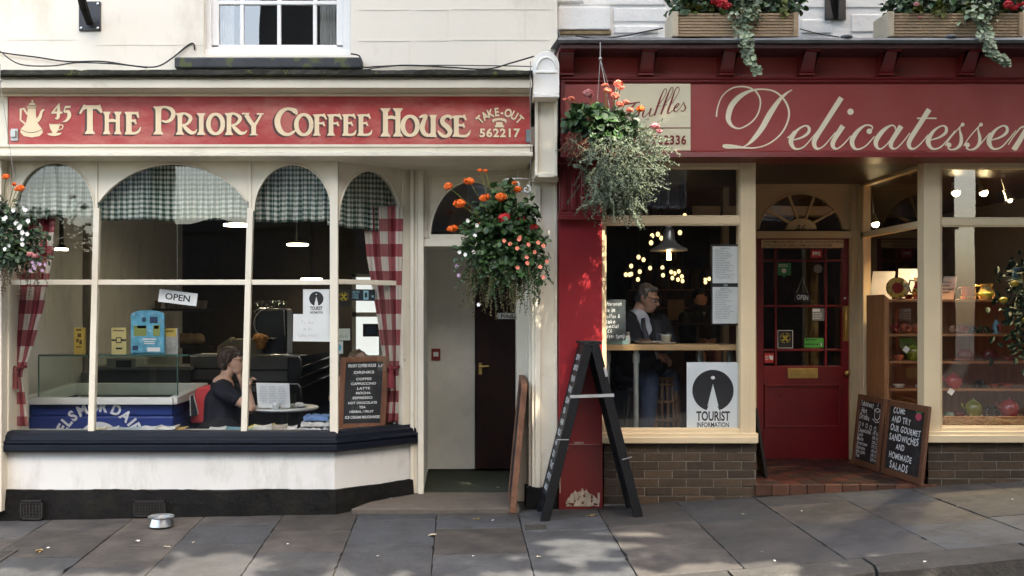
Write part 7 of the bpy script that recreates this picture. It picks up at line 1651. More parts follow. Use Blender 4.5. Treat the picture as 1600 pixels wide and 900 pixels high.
for i, (a, b_, k, s_) in enumerate(spots):
    y = -.6
    for _ in range(6):                                  # find the spot on the pavement
        x_ = X(a, y); z_ = zp(x_, y); y = (H-z_)*F/(b_-VY)+CY
    x_ = X(a, y); p = Vector((x_, y, zp(x_, y)+.006 if y < -.17 else .10)); mb = MB(); th = R.uniform(0, 6.28); d_ = Vector((math.cos(th), math.sin(th), .12))
    if k < 2:
        for j in range(5): e = th+(j-2)*.55; mb.leaf(p, (math.cos(e), math.sin(e), R.uniform(.05, .3)), (0, 0, 1), s_*R.uniform(.8, 1.1), s_*.5)
    else: mb.add([p+Vector((s_*.5*math.cos(th+j*1.05), s_*.4*math.sin(th+j*1.05), R.uniform(0, .008))) for j in range(6)], [tuple(range(6))])
    tag(mb.build("fallen_leaf" if k < 2 else "paper_scrap", LC[k], origin=p), "small fallen leaf or scrap lying on the grey paving" if 0 else ("dry ochre leaf lying on the grey paving" if k == 0 else "pale dry leaf lying on the grey paving" if k == 1 else "tiny white paper scrap on the grey paving"), "leaf" if k < 2 else "litter", GL)

# ------------------------------------------------------------------ cables and wall fittings
CAB = flat("black_cable", (.015, .014, .013), .7)
def cable(label, pts, r=.006, mat=CAB):
    mb = MB(); mb.tube([Vector(p) for p in catmull([tuple(p) for p in pts], 6)], r, 6); tag(mb.build("cable", mat, origin=pts[0], smooth=True), label, "cable")
yc_ = .13
cable("black cable sagging along the mossy ledge towards the sash window", [P(-20, 78, yc_), P(15, 84, yc_), P(55, 89, yc_), P(105, 96, yc_), P(160, 96, yc_-.05), P(210, 103, yc_-.1), P(245, 104, yc_-.1), P(270, 90, yc_), P(292, 72, yc_+.02), P(302, 68, yc_+.02), P(304, 78, yc_+.02)])
cable("second thinner cable lying tangled on the mossy ledge", [P(0, 80, yc_-.1), P(30, 100, yc_-.2), P(80, 103, yc_-.3), P(120, 98, yc_-.2), P(180, 100, yc_-.25), P(230, 106, yc_-.3)], .005)
cable("cable looping from the sill to the white console", [P(548, 84, .02), P(562, 88, .02), P(566, 104, .0), P(590, 104, yc_), P(640, 102, yc_), P(700, 105, yc_), P(760, 108, yc_-.1), P(800, 98, yc_-.1), P(834, 88, yc_-.2)])
cable("thin cable lying along the ledge below the rendered wall", [P(575, 108, -.1), P(620, 103, yc_), P(700, 102, yc_), P(790, 103, yc_), P(832, 104, 0)], .004)
cable("grey wire hanging down the end of the red sign", [P(829, 96, -.50), P(828.5, 150, -.49), P(829, 200, -.33), P(829, 250, -.30), P(830, 290, -.10)], .004, flat("grey_wire", (.25, .24, .22)))
cable("black wire from the gutter to the planted box", [P(900, 56, .2), P(935, 60, -.3), P(975, 56, .2), P(1005, 50, yW-.03), P(1036, 44, yW-.03)], .006)
cable("short black wire between the two planted boxes", [P(1250, 45, yW-.03), P(1280, 53, yW-.03), P(1312, 58, yW-.1)], .005)
t = thing("wall_bracket", "dark iron bracket plate high on the cream wall", "bracket", P(140, 48, .15))
mb = MB(); mb.bp(123, 157, 2, 48, .145, .012); mb.build("plate", M("dark_iron", (.018, .02, .025), .5, var=.3, chips=((.06, .07, .02), .66, 30)), t, bevel=.003); mb = MB(); mb.tube([P(140, 36, .12), P(130, 8, -.05), P(118, -40, -.45)], [.03, .034, .03], 8); mb.build("arm", BLACKP, t)
for a, b_ in ((127, 6), (153, 6), (127, 44), (153, 44)): mb = MB(); mb.lathe([(.010, 0), (.010, .006), (0, .009)], P(a, b_, .145), 8, axis=(0, -1, 0)); mb.build("bolt", STEEL, t)
t = thing("wall_bracket", "grey iron bracket plate between the two planted boxes", "bracket", P(1305, 30, yW-.01))
mb = MB(); mb.bp(1289, 1322, -20, 31, yW-.02, .012); mb.build("plate", M("dark_grey_iron", (.05, .045, .04), .6, var=.3), t, bevel=.003); mb = MB(); mb.tube([P(1306, 28, yW-.03), P(1304, 0, yW-.2), P(1302, -40, yW-.5)], [.02, .035, .035], 8); mb.build("arm", BLACKP, t)
# white scroll bracket of the flowered basket
t = thing("scroll_bracket", "white wrought iron scroll bracket beside the orange flowered basket", "bracket", P(830, 290, -.1))
mb = MB()
def sp(cx, cy, r0, r1, a0, a1, n=14): return [P(cx+(r0+(r1-r0)*i/n)*math.cos(rad(a0+(a1-a0)*i/n)), cy+(r0+(r1-r0)*i/n)*math.sin(rad(a0+(a1-a0)*i/n)), -.18) for i in range(n+1)]
mb.tube([P(832, 280, -.1), P(810, 279, -.15), P(795, 280, -.18), P(787, 283, -.18)], .007, 6); mb.tube(sp(792, 287, 8, 3, 200, 560), .006, 6); mb.tube(sp(806, 288, 8, 2, 180, -200), .006, 6); mb.tube(sp(823, 296, 7, 2, -90, 270), .006, 6); mb.tube([P(798, 290, -.18), P(812, 298, -.15), P(830, 303, -.1)], .006, 6)
mb.build("scrollwork", WHITE_PAINT, t, smooth=True)
# ------------------------------------------------------------------ plants
GLEAF = M("geranium_leaf", (.026, .066, .015), .5, var=.25, island=.6); GLEAF2 = M("yellowing_leaf", (.10, .12, .02), .55, var=.25, island=.5); DRY = M("dry_brown_stem", (.10, .065, .035), .9, var=.3, island=.6)
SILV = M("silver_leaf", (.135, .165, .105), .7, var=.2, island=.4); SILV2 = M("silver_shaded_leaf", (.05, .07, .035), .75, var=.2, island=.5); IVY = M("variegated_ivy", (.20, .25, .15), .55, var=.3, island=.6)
PETAL = {"orange": M("orange_petal", (.85, .17, .02), .6, var=.15, island=.25), "salmon": M("salmon_petal", (.85, .24, .15), .6, var=.15, island=.25), "red": M("red_petal", (.58, .02, .03), .55, var=.15, island=.3), "pink": M("pink_petal", (.72, .30, .30), .6, var=.15, island=.25), "white": M("white_petal", (.75, .74, .70), .6, var=.05, island=.1), "mauve": M("mauve_petal", (.45, .28, .42), .6, var=.15, island=.2)}
def rnd(): return Vector((R.gauss(0, 1), R.gauss(0, 1), R.gauss(0, 1))).normalized()
def mass(mb, c, rx, ry, rz, n, L, W, down=.3, inner=.12, jag=.5):
    c = Vector(c)
    for _ in range(n):
        v = rnd(); k = R.uniform(inner, 1)**.5*(1+jag*mnoise.noise(v*2.3+c*3))
        p = c+Vector((v.x*rx*k, v.y*ry*k, v.z*rz*k)); d = v*.7+rnd()*.8+Vector((0, -.15, -down)); nn = v*.6+Vector((0, -.4, .7))+rnd()*.4
        s = R.uniform(.7, 1.25); mb.leaf(p, d, nn, L*s, W*s, .2)
def strand(mb, p, d, ln, n, L, W, grav=.5, stem=.0018, wig=.35):
    pts = [Vector(p)]; d = Vector(d).normalized(); st = ln/n
    for i in range(n):
        d = (d+Vector((0, 0, -grav*st*4))+rnd()*wig*.35).normalized(); pts.append(pts[-1]+d*st)
        for _ in range(2): e = rnd(); e = (e-d*e.dot(d)*.6+d*.4).normalized(); mb.leaf1(pts[-1], e, rnd()+Vector((0, -.3, .6)), L*R.uniform(.7, 1.2), W*R.uniform(.8, 1.1), .15)
    mb.tube(pts, stem, 3, False)
_fl = {}
def flower(parent, kind, p, r, small=False):
    """a rounded geranium head (or a single small bloom) as a part of its own"""
    key = (kind, small)
    if key not in _fl:
        mb = MB()
        if small:
            for k in range(5): a = k*1.2566; mb.leaf((0, 0, 0), (math.cos(a), -.35, math.sin(a)), (0, -1, 0), 1.0, .95, .05)
        else:
            for k in range(46):
                v = rnd(); v.z = v.z*.75; q = v*.62; u = v.orthogonal().normalized(); w_ = v.cross(u)
                for j in range(3): a = j*2.1+k; mb.leaf1(q*R.uniform(.8, 1.15), u*math.cos(a)+w_*math.sin(a)+v*.5, v, .58, .56, .1)
        o = mb.build("flower", PETAL[kind], parent, recalc=False, origin=(0, 0, 0)); _fl[key] = o; first = True
    else:
        o = _fl[key].copy(); col.objects.link(o); o.parent = parent
    o.location = Vector(p)-base_of(parent); o.scale = (r, r, r) if small else (r*R.uniform(.9, 1.15), r, r*R.uniform(.62, .85)); o.rotation_euler = (R.uniform(-.3, .3), R.uniform(0, 6.28) if small else R.uniform(-.35, .35), R.uniform(-.4, .4) if small else R.uniform(0, 6.28))
    return o
CHAIN = flat("thin_chain", (.35, .33, .30), .4, 0.6)
LINER = M("moss_liner", (.05, .045, .025), .95, var=.4, scale=30, bump=.5)
def basket_shell(t, c, r, top=None, hook=None):
    mb = MB(); mb.lathe([(0, -r*.85), (r*.45, -r*.75), (r*.8, -r*.4), (r, 0), (r*.9, 0), (0, -.02)], c, 20); mb.build("basket", LINER, t, smooth='auto')
    if hook is not None:
        mb = MB()
        for a in (0.6, 2.7, 4.7): mb.tube([Vector(c)+Vector((r*math.cos(a), r*math.sin(a), 0)), Vector(hook)-Vector((0, 0, .12))], .0022, 4)
        mb.tube([Vector(hook)-Vector((0, 0, .12)), hook], .004, 5); mb.ball(Vector(hook)-Vector((0, 0, .12)), .014, n=8, m=5); mb.build("chain", CHAIN, t)
# basket between the two shops
y = -.42; s = (y-CY)/F; c = P(785, 385, y)
t = thing("hanging_basket", "hanging basket of orange geraniums and salmon blooms before the flat doorway", "hanging basket", c)
basket_shell(t, P(785, 380, y), .13, hook=P(800, 283, -.2))
mb = MB(); mass(mb, P(788, 352, y), .24, .17, .17, 620, .052, .05); mass(mb, P(815, 390, y), .19, .17, .24, 620, .045, .042); mass(mb, P(750, 385, y), .16, .15, .17, 320, .05, .046); mass(mb, P(782, 398, y-.09), .18, .10, .14, 330, .046, .042); mass(mb, P(788, 305, y), .10, .08, .08, 70, .06, .058); mass(mb, P(828, 330, y), .06, .06, .09, 60, .06, .04)
for i in range(70): strand(mb, P(R.uniform(730, 850), R.uniform(385, 425), y+R.uniform(-.12, .1)), (R.uniform(-.4, .4), R.uniform(-.6, .1), -.5), R.uniform(.14, .30), 11, .022, .016, .6)
mb.build("foliage", GLEAF, t, recalc=False)
mb = MB(); mass(mb, P(778, 425, y), .14, .14, .10, 330, .026, .016, .6)
for i in range(95): strand(mb, P(R.uniform(728, 825), R.uniform(400, 445), y+R.uniform(-.14, .1)), (R.uniform(-.3, .2), R.uniform(-.6, .1), -.8), R.uniform(.14, .30), 10, .016, .011, .7)
mb.build("dry_trails", M("faded_trailing_leaf", (.095, .085, .035), .8, var=.3, island=.6), t, recalc=False)
mb = MB()
heads = [(718, 318, .058, "orange"), (700, 291, .040, "orange"), (733, 283, .050, "orange"), (757, 309, .044, "orange"), (783, 308, .050, "orange"), (750, 266, .022, "orange"), (759, 267, .020, "orange"), (707, 357, .048, "orange"), (809, 296, .034, "orange"), (804, 286, .022, "orange"), (788, 340, .050, "red"), (815, 342, .040, "red"), (834, 355, .036, "red"), (752, 352, .028, "orange")]
for a, b_, r, k in heads:
    r *= .95; p = P(a, b_, y-.10+R.uniform(-.06, .06)); mb.tube([p, p.lerp(P(780, 350, y), .6)+Vector((0, 0, -.03))], .003, 4, False); flower(t, k, p, r)
for a, b_ in ((788, 376), (797, 381), (811, 374), (808, 388), (826, 382), (841, 379), (849, 384), (835, 394), (823, 402), (809, 418), (824, 411), (844, 417), (855, 408), (849, 433), (812, 371)): flower(t, "salmon", P(a, b_, y-.19), .017, True)
for a, b_ in ((731, 345), (745, 352), (742, 368), (718, 394), (727, 398), (740, 394), (748, 476)): flower(t, "white", P(a, b_, y-.16), .016, True)
for a, b_ in ((714, 416), (717, 430)): flower(t, "mauve", P(a, b_, y-.10), .016, True)
mb.build("flower_stem", GLEAF2, t)
# basket before the delicatessen sign
y = -.52; s = (y-CY)/F; c = P(955, 235, y)
t = thing("hanging_basket", "hanging basket of pink geraniums over a long silver trailing plant", "hanging basket", c)
basket_shell(t, P(955, 205, y+.03), .12, hook=P(938, 66, y))
mb = MB(); mass(mb, P(922, 188, y), .19, .15, .10, 330, .062, .062); mass(mb, P(965, 200, y), .15, .14, .10, 240, .05, .046); mass(mb, P(945, 205, y-.08), .14, .08, .08, 150, .055, .05); mb.build("foliage", GLEAF, t, recalc=False)
mb = MB()
for i in range(60): strand(mb, P(R.uniform(890, 930), R.uniform(205, 235), y+R.uniform(-.12, .12)), (R.uniform(-.5, .1), R.uniform(-.5, .2), R.uniform(-.6, .1)), R.uniform(.08, .17), 8, .014, .007, .8)
mb.build("dry_trails", DRY, t, recalc=False)
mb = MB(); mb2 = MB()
def ell(py): return 962+6*math.sin(py*.03)
for i in range(270):
    v = R.random(); py = 195+v*128; wpx = (46 if v < .25 else 50 if v < .6 else 42*(1-(v-.6))); a = 965+R.uniform(-1, 1)*wpx + (14 if v < .4 else 0)
    yy = y-.02+R.uniform(-.17, .13); d = Vector(((a-962)/60*.9, R.uniform(-.7, .2), R.uniform(-.9, .45)))
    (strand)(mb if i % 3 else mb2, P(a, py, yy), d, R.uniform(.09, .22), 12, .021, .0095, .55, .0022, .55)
for i in range(170): strand(mb, P(R.uniform(930, 998), R.uniform(215, 308), y-.12+R.uniform(-.12, .05)), (R.uniform(-.8, .8), R.uniform(-.9, 0), R.uniform(-.9, .3)), R.uniform(.12, .26), 14, .021, .009, .6, .0022, .6)
for i in range(9): strand(mb, P(R.uniform(980, 1005), R.uniform(235, 300), y-.05), (R.uniform(.5, 1), R.uniform(-.3, .2), R.uniform(-.2, .7)), R.uniform(.16, .26), 12, .02, .009, .25)
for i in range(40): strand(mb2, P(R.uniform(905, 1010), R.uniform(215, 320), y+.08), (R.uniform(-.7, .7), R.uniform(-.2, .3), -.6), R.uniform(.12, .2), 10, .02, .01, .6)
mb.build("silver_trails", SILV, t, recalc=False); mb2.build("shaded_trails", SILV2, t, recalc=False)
mb = MB()
for a, b_, r, k in ((919, 146, .042, "pink"), (883, 155, .020, "salmon"), (893, 154, .026, "salmon"), (950, 142, .034, "salmon"), (945, 133, .026, "salmon"), (966, 131, .036, "salmon"), (970, 137, .028, "salmon"), (961, 150, .036, "salmon"), (968, 163, .034, "salmon"), (984, 172, .030, "salmon"), (978, 160, .028, "salmon"), (1001, 170, .034, "orange"), (1023, 197, .038, "pink"), (1030, 205, .024, "pink")):
    p = P(a, b_, y-.12+R.uniform(-.05, .05)); mb.tube([p, p.lerp(P(950, 205, y), .45)+Vector((0, .02, -.02)), P(950, 205, y)], .003, 4, False); flower(t, k, p, r)
mb.build("flower_stem", GLEAF2, t)
# basket at the edge of the photograph
y = -.55; c = P(10, 390, y)
t = thing("hanging_basket", "hanging basket of white blooms and a few orange geraniums before the bay window", "hanging basket", c)
basket_shell(t, P(5, 380, y), .14, hook=P(0, 100, y))
mb = MB(); mass(mb, P(14, 365, y), .26, .18, .17, 650, .040, .034); mass(mb, P(30, 395, y), .19, .16, .12, 350, .034, .028); mass(mb, P(-20, 330, y), .22, .16, .12, 220, .05, .045)
for i in range(24): strand(mb, P(R.uniform(-40, 60), R.uniform(385, 405), y+R.uniform(-.1, .1)), (R.uniform(-.4, .5), -.4, -.5), R.uniform(.1, .2), 9, .02, .015, .6)
mb.build("foliage", M("dark_basket_leaf", (.022, .05, .018), .5, var=.25, island=.6), t, recalc=False)
mb = MB()
for i in range(60): strand(mb, P(R.uniform(-40, 72), R.uniform(395, 425), y+R.uniform(-.12, .1)), (R.uniform(-.3, .3), R.uniform(-.5, .1), -.8), R.uniform(.08, .24 if R.random() < .5 else .14), 9, .015, .010, .7)
mb.build("dry_trails", DRY, t, recalc=False)
mb = MB()
for a, b_, r, k in ((9, 276, .030, "orange"), (22, 288, .020, "orange"), (32, 294, .034, "orange"), (26, 296, .022, "orange"), (47, 397, .026, "pink"), (55, 400, .022, "pink")):
    p = P(a, b_, y-.16); mb.tube([p, p.lerp(P(0, 370, y), .4)], .003, 4, False); flower(t, k, p, r)
for i in range(16): flower(t, "white", P(R.uniform(0, 56) if i > 6 else R.uniform(15, 45), R.uniform(325, 392), y-.17+R.uniform(-.04, .05)), R.uniform(.014, .020), True)
for i in range(8): flower(t, "mauve", P(R.uniform(44, 72), R.uniform(405, 425), y-.14), .013, True)
mb.build("flower_stem", GLEAF2, t)

# planted boxes on the lead roof
DECK = M("cedar_slat", (.42, .29, .17), .6, var=.2, scale=3, bump=.1, stretch=(1, 10, 10), dirt=((.22, .15, .09), .5, .9, 6))
def window_box(label, px0, px1, y, flowers, ivy, pye):
    t = thing("window_box", label, "window box", P((px0+px1)/2, 60, y))
    zb, zt = Z(57.5, y), Z(20, y); x0, x1 = X(px0, y), X(px1, y)
    mb = MB(); n = 8; hh = (zt-zb)/n
    for i in range(n): mb.box(x0+.04, x1-.03, y+R.uniform(0, .003), y+.018, zb+i*hh+.003, zb+(i+1)*hh-.002)
    mb.box(x0+.01, x1, y+.25, y+.27, zb, zt); sl_ = mb.build("slatted_front", DECK, t, bevel=.002)
    mb = MB(); mb.box(x0, x0+.045, y-.012, y+.27, zb, zt+.008); mb.build("end_board", M("pale_end_board", (.50, .42, .30), .6, var=.1), t, bevel=.003)
    mb = MB(); mb.box(x1-.035, x1, y-.01, y+.27, zb, zt+.004); mb.build("end_board", DECK, t, bevel=.003)
    mb = MB(); mb.box(x0+.045, x1-.035, y+.02, y+.25, zt-.06, zt-.03); mb.build("soil", M("potting_soil", (.02, .015, .01), .95), t)
    mb = MB(); w = px1-px0
    for k in range(6): mass(mb, P(px0+w*(k+.5)/6, 10-6*(k % 2), y+.10), .12, .11, .09, 110, .05, .048, .2)
    mb.build("foliage", GLEAF, t, recalc=False)
    mb = MB()
    for k in range(4): mass(mb, P(px0+w*(.15+.25*k+R.uniform(-.05, .05)), 16, y+.03), .06, .05, .04, 26, .05, .046, .2)
    mb.build("yellow_leaves", GLEAF2, t, recalc=False)
    for a, b_, r, k in flowers: flower(t, k, P(a, b_, y-.01), r)
    mb = MB(); mass(mb, P(ivy[0][0], ivy[0][1], y-.03), .13, .06, .08, 90, .042, .040, .6)
    q = catmull(ivy, 14)
    for i, (a, b_) in enumerate(q):
        w_ = 11*(1-i/len(q))+3
        for _ in range(3): p = P(a+R.uniform(-w_, w_), b_+R.uniform(-4, 4), y-.05+over(b_)+R.uniform(-.02, .02)); mb.leaf(p, (R.uniform(-1, 1), -.4, R.uniform(-1, .2)), (R.uniform(-.3, .3), -1, .5), R.uniform(.030, .044), R.uniform(.03, .042), .15)
    mb.tube([P(a, b_, y-.045+over(b_)) for a, b_ in q], .003, 4, False)
    mb.build("trailing_ivy", IVY, t, recalc=False)
ybx = -.34
def over(b_): return 0 if b_ < 48 else -.17*min(1, (b_-48)/9)
window_box("slatted cedar window box with a bright red geranium and long straight ivy", 1050, 1247, ybx, [(1128, 4, .055, "red"), (1136, 10, .04, "red"), (1118, 2, .04, "red")], [(1165, 20), (1160, 45), (1166, 70), (1172, 95), (1183, 112)], 118)
window_box("slatted cedar window box with pale pink blooms and ragged hanging ivy", 1387, 1599, ybx, [(1432, 7, .024, "pink"), (1575, 8, .04, "red"), (1585, 12, .034, "red"), (1595, 6, .03, "red"), (1437, 27, .018, "pink")], [(1532, 20), (1536, 45), (1541, 65), (1548, 80), (1560, 90), (1574, 97)], 98)
# ------------------------------------------------------------------ people
def blend(name, mat, shapes, parent, vox=.009, smooth=6, noise_amp=0.0, nsc=30):
    """shapes: ('limb', pts, radii) | ('ball', c, rx, ry, rz); fused into ONE continuous surface"""
    mb = MB()
    for s_ in shapes:
        if s_[0] == 'limb':
            pts = [Vector(p) for p in s_[1]]; rs = s_[2]
            for (a, ra), (b_, rb) in zip(zip(pts, rs), list(zip(pts, rs))[1:]):
                n = max(2, int((b_-a).length/(min(ra, rb)*.5))); 
                mb.tube([a.lerp(b_, i/n) for i in range(n+1)], [ra+(rb-ra)*i/n for i in range(n+1)], 12)
            for p, r in zip(pts, rs): mb.ball(p, r, n=12, m=8)
        else: mb.ball(s_[1], *s_[2:], n=16, m=10)
    tmp = mb.build("tmp", mat, None)
    m_ = tmp.modifiers.new("r", 'REMESH'); m_.mode = 'VOXEL'; m_.voxel_size = vox
    m2 = tmp.modifiers.new("s", 'SMOOTH'); m2.factor = .5; m2.iterations = smooth
    dg = bpy.context.evaluated_depsgraph_get(); me = bpy.data.meshes.new_from_object(tmp.evaluated_get(dg))
    bpy.data.objects.remove(tmp)
    org = base_of(parent)
    for v in me.vertices:
        if noise_amp: v.co += v.normal*mnoise.noise(Vector((v.co.x*nsc, v.co.y*nsc, v.co.z*nsc*.35)))*noise_amp
        v.co -= org
    me.polygons.foreach_set("use_smooth", [True]*len(me.polygons)); me.name = name
    if not me.materials: me.materials.append(mat)
    o = bpy.data.objects.new(name, me); col.objects.link(o); o.parent = parent
    return o
SKIN = M("warm_skin", (.60, .36, .26), .5, var=.1, scale=18, bump=.03); SKIN2 = M("ruddy_skin", (.52, .30, .22), .5, var=.12, scale=18, bump=.03)
def hand(shapes, wrist, d, up, s=1.0, curl=.6):
    """palm, four bent fingers of unequal length, and a thumb from the side of the palm"""
    d = Vector(d).normalized(); up = Vector(up); up = (up-d*up.dot(d)).normalized(); c = d.cross(up)
    w_ = Vector(wrist); pm = w_+d*.05*s
    shapes.append(('limb', [w_, pm+c*.012*s, w_+d*.085*s+c*.016*s], [.024*s, .026*s, .020*s])); shapes.append(('limb', [w_, pm-c*.012*s, w_+d*.082*s-c*.018*s], [.024*s, .025*s, .018*s]))
    for k, ln in zip((-1.5, -.5, .5, 1.5), (.058, .072, .078, .068)):
        b = w_+d*.088*s+c*k*.0185*s; e1 = (d*math.cos(curl*.6)-up*math.sin(curl*.6)); e2 = (d*math.cos(curl*1.7)-up*math.sin(curl*1.7))
        shapes.append(('limb', [b, b+e1*ln*.5*s, b+e1*ln*.5*s+e2*ln*.5*s], [.0092*s, .0085*s, .007*s]))
    b = w_+d*.035*s+c*.03*s; shapes.append(('limb', [b, b+(d*.6+c*.7-up*.3).normalized()*.035*s, b+(d*.9+c*.45-up*.5).normalized()*.065*s], [.012*s, .010*s, .008*s]))
def glasses(t, p, fwd, side, up, mat, r=.021, gap=.031):
    fwd, side, up = (Vector(v).normalized() for v in (fwd, side, up)); mb = MB()
    for k in (-1, 1):
        c = Vector(p)+side*gap*k
        mb.tube([c+side*r*1.15*math.cos(a*.5236)+up*r*.8*math.sin(a*.5236) for a in range(13)], .0028, 5)
        mb.tube([c+side*r*k*1.1+up*.008, c+side*(r+.012)*k-fwd*.03+up*.008, c+side*(r+.012)*k-fwd*.105+up*.012], .0025, 5)
    mb.tube([Vector(p)-side*(gap-r), Vector(p)+fwd*.003, Vector(p)+side*(gap-r)], .0025, 5); mb.build("glasses", mat, t, smooth=True)

# --- woman at the cafe table, profile to the right, chin up on her hand
yw = 1.0
t = thing("person", "seated woman with short dark hair and glasses in a navy tee at the cafe table", "person", (X(345, yw), yw, .02))
W = lambda px_, py_, dy=0: P(px_, py_, yw+dy)
sk = []
fw = Vector((1, -.12, .0)).normalized(); sd = Vector((.12, 1, 0)).normalized(); up = Vector((0, 0, 1))
hc = W(361.5, 561)
sk += [('ball', hc, .095, .075, .095), ('limb', [hc+fw*.030-up*.030, hc+fw*.050-up*.085], [.068, .044]), ('ball', hc+fw*.070-up*.098, .026, .028, .020), ('ball', hc+fw*.055-up*.045, .045, .055, .05),
       ('limb', [hc+fw*.088-up*.012, hc+fw*.108-up*.042, hc+fw*.090-up*.05], [.010, .014, .012]), ('limb', [hc+fw*.086-up*.070-sd*.014, hc+fw*.090-up*.070, hc+fw*.086-up*.070+sd*.014], [.010, .012, .010]), ('limb', [hc+fw*.084-up*.080-sd*.012, hc+fw*.086-up*.081, hc+fw*.084-up*.080+sd*.012], [.010, .011, .010]),
       ('limb', [hc+fw*.080+up*.006-sd*.03, hc+fw*.090+up*.008, hc+fw*.080+up*.006+sd*.03], [.014, .012, .014])]
for k in (-1, 1): sk.append(('limb', [hc+sd*.073*k-up*.005-fw*.008, hc+sd*.076*k-up*.04-fw*.004], [.016, .012]))
sk += [('limb', [hc-fw*.02-up*.07, W(350, 598), W(345, 606)], [.056, .052, .07]), ('limb', [W(348, 603), W(344, 625), W(343, 655), W(344, 684)], [.10, .135, .13, .15])]
nsh, fsh = W(346, 610, -.17), W(356, 606, .17)
nel, nwr = W(392, 637, -.16), W(388, 611, -.08)
fel, fwr = W(392, 640, .14), W(377, 592, .02)
sk += [('limb', [nsh, nsh.lerp(nel, .5)-up*.005, nel], [.062, .050, .042]), ('limb', [nel, nel.lerp(nwr, .4), nwr], [.042, .040, .028]), ('limb', [fsh, fel], [.058, .042]), ('limb', [fel, fwr], [.042, .028])]
hand(sk, nwr, (.10, .1, 1), (-1, -.1, .1), 1.0, 1.1); hand(sk, fwr-Vector((.0, 0, .015)), (-.25, -.1, 1), (1, -.3, 0), .95, 1.0)
hip = W(345, 684); kn = Vector((X(405, yw), yw, .50))
for k in (-1, 1):
    o_ = Vector((0, .10*k, 0)); sk += [('limb', [hip+o_, kn+o_+Vector((.05, 0, -.02)), Vector((X(405, yw)+.08, yw+.10*k, .12)), Vector((X(405, yw)+.08, yw+.10*k, .07)), Vector((X(405, yw)+.20, yw+.10*k, .055))], [.09, .062, .042, .04, .032])]
blend("body", SKIN, sk, t, .0075, 4)
tee = [('limb', [W(347, 606), W(344, 625), W(342, 655), W(343, 690)], [.105, .152, .150, .165]), ('limb', [nsh+up*.0, nsh.lerp(nel, .42)], [.076, .070]), ('limb', [fsh, fsh.lerp(fel, .42)], [.074, .070]), ('limb', [nsh+up*.005, W(350, 604), fsh+up*.005], [.072, .082, .072])]
blend("tee_shirt", M("navy_jersey", (.012, .013, .022), .85, var=.3, scale=12, bump=.2, bscale=20), tee, t, .011, 5, .006, 12)
tr = []
for k in (-1, 1): o_ = Vector((0, .10*k, 0)); tr.append(('limb', [hip+o_, kn+o_+Vector((.05, 0, -.02)), Vector((X(405, yw)+.08, yw+.10*k, .13))], [.115, .080, .062]))
tr.append(('limb', [W(344, 672, -.05), W(330, 682, -.05)], [.15, .15])); blend("trousers", M("black_trousers", (.010, .010, .012), .9, var=.2), tr, t, .012, 4)
hr = [('ball', hc-fw*.022+up*.020, .104, .090, .092), ('ball', hc-fw*.055-up*.020, .070, .082, .075), ('limb', [hc-fw*.05-up*.06-sd*.05, hc-fw*.03-up*.085-sd*.035], [.038, .022]), ('limb', [hc-fw*.055-up*.06, hc-fw*.06-up*.088], [.05, .03]), ('limb', [hc+fw*.045+up*.075, hc+fw*.083+up*.040-sd*.02], [.034, .020]), ('limb', [hc+fw*.04+up*.07+sd*.03, hc+fw*.08+up*.035+sd*.03], [.03, .02]), ('limb', [hc-sd*.078+up*.04+fw*.01, hc-sd*.080-up*.025-fw*.012], [.03, .02])]
blend("hair", M("dark_brown_hair", (.045, .026, .017), .5, var=.5, scale=30, bump=.3, bscale=60, stretch=(1, 1, .3)), hr, t, .008, 2, .012, 38)
glasses(t, hc+fw*.098-up*.010, fw, sd, up, flat("brown_metal_frame", (.10, .06, .04), .4))
for k in (-1, 1):
    mb = MB(); mb.ball(hc+fw*.083-up*.010+sd*.030*k, .011, n=10, m=7); mb.build("eye", M("eye_white", (.6, .57, .53), .3), t, smooth=True); mb = MB(); mb.ball(hc+fw*.0905-up*.010+sd*.030*k, .0055, n=8, m=6); mb.build("iris", flat("dark_iris", (.02, .012, .01)), t, smooth=True)
# --- second customer behind the drinks chalkboard
yv = 1.6
t = thing("person", "customer half hidden behind the drinks chalkboard with hands in light brown hair", "person", (X(560, yv), yv, .02))
V = lambda px_, py_, dy=0: P(px_, py_, yv+dy); hc2 = V(558, 566)
sk = [('ball', hc2, .08, .09, .10), ('limb', [hc2-up*.02-Vector((0, .03, 0)), hc2-up*.09-Vector((0, .05, 0))], [.065, .045]), ('limb', [hc2-Vector((0, .08, .03)), hc2-Vector((0, .10, .045))], [.012, .014]), ('limb', [hc2-up*.08, hc2-up*.16], [.052, .06]), ('limb', [hc2-up*.18, hc2-up*.55], [.12, .15]), ('limb', [hc2-up*.22+Vector((.17, 0, 0)), hc2-up*.32+Vector((.2, -.22, 0)), hc2-up*.02+Vector((.09, -.10, 0))], [.055, .042, .028]), ('limb', [hc2-up*.22-Vector((.17, 0, 0)), hc2-up*.32+Vector((-.2, -.22, 0)), hc2-up*.06+Vector((-.09, -.10, 0))], [.055, .042, .028])]
for k in (-1, 1): sk.append(('limb', [hc2+Vector((.1*k, 0, -.55)), hc2+Vector((.1*k, -.4, -.58)), hc2+Vector((.1*k, -.42, hc2.z*-1+.1))], [.09, .06, .045]))
hand(sk, hc2+Vector((.09, -.10, -.02)), (-.5, .05, 1), (.3, -1, 0), 1, .9); hand(sk, hc2+Vector((-.09, -.10, -.06)), (.4, .1, 1), (-.3, -1, 0), 1, .9)
blend("body", SKIN, sk, t, .009, 3)
blend("hair", M("light_brown_hair", (.20, .12, .07), .6, var=.4, scale=40, bump=.3), [('ball', hc2+up*.03+Vector((0, .015, 0)), .092, .10, .09), ('ball', hc2+Vector((0, .04, -.03)), .085, .07, .08)], t, .009, 2, .012, 34)
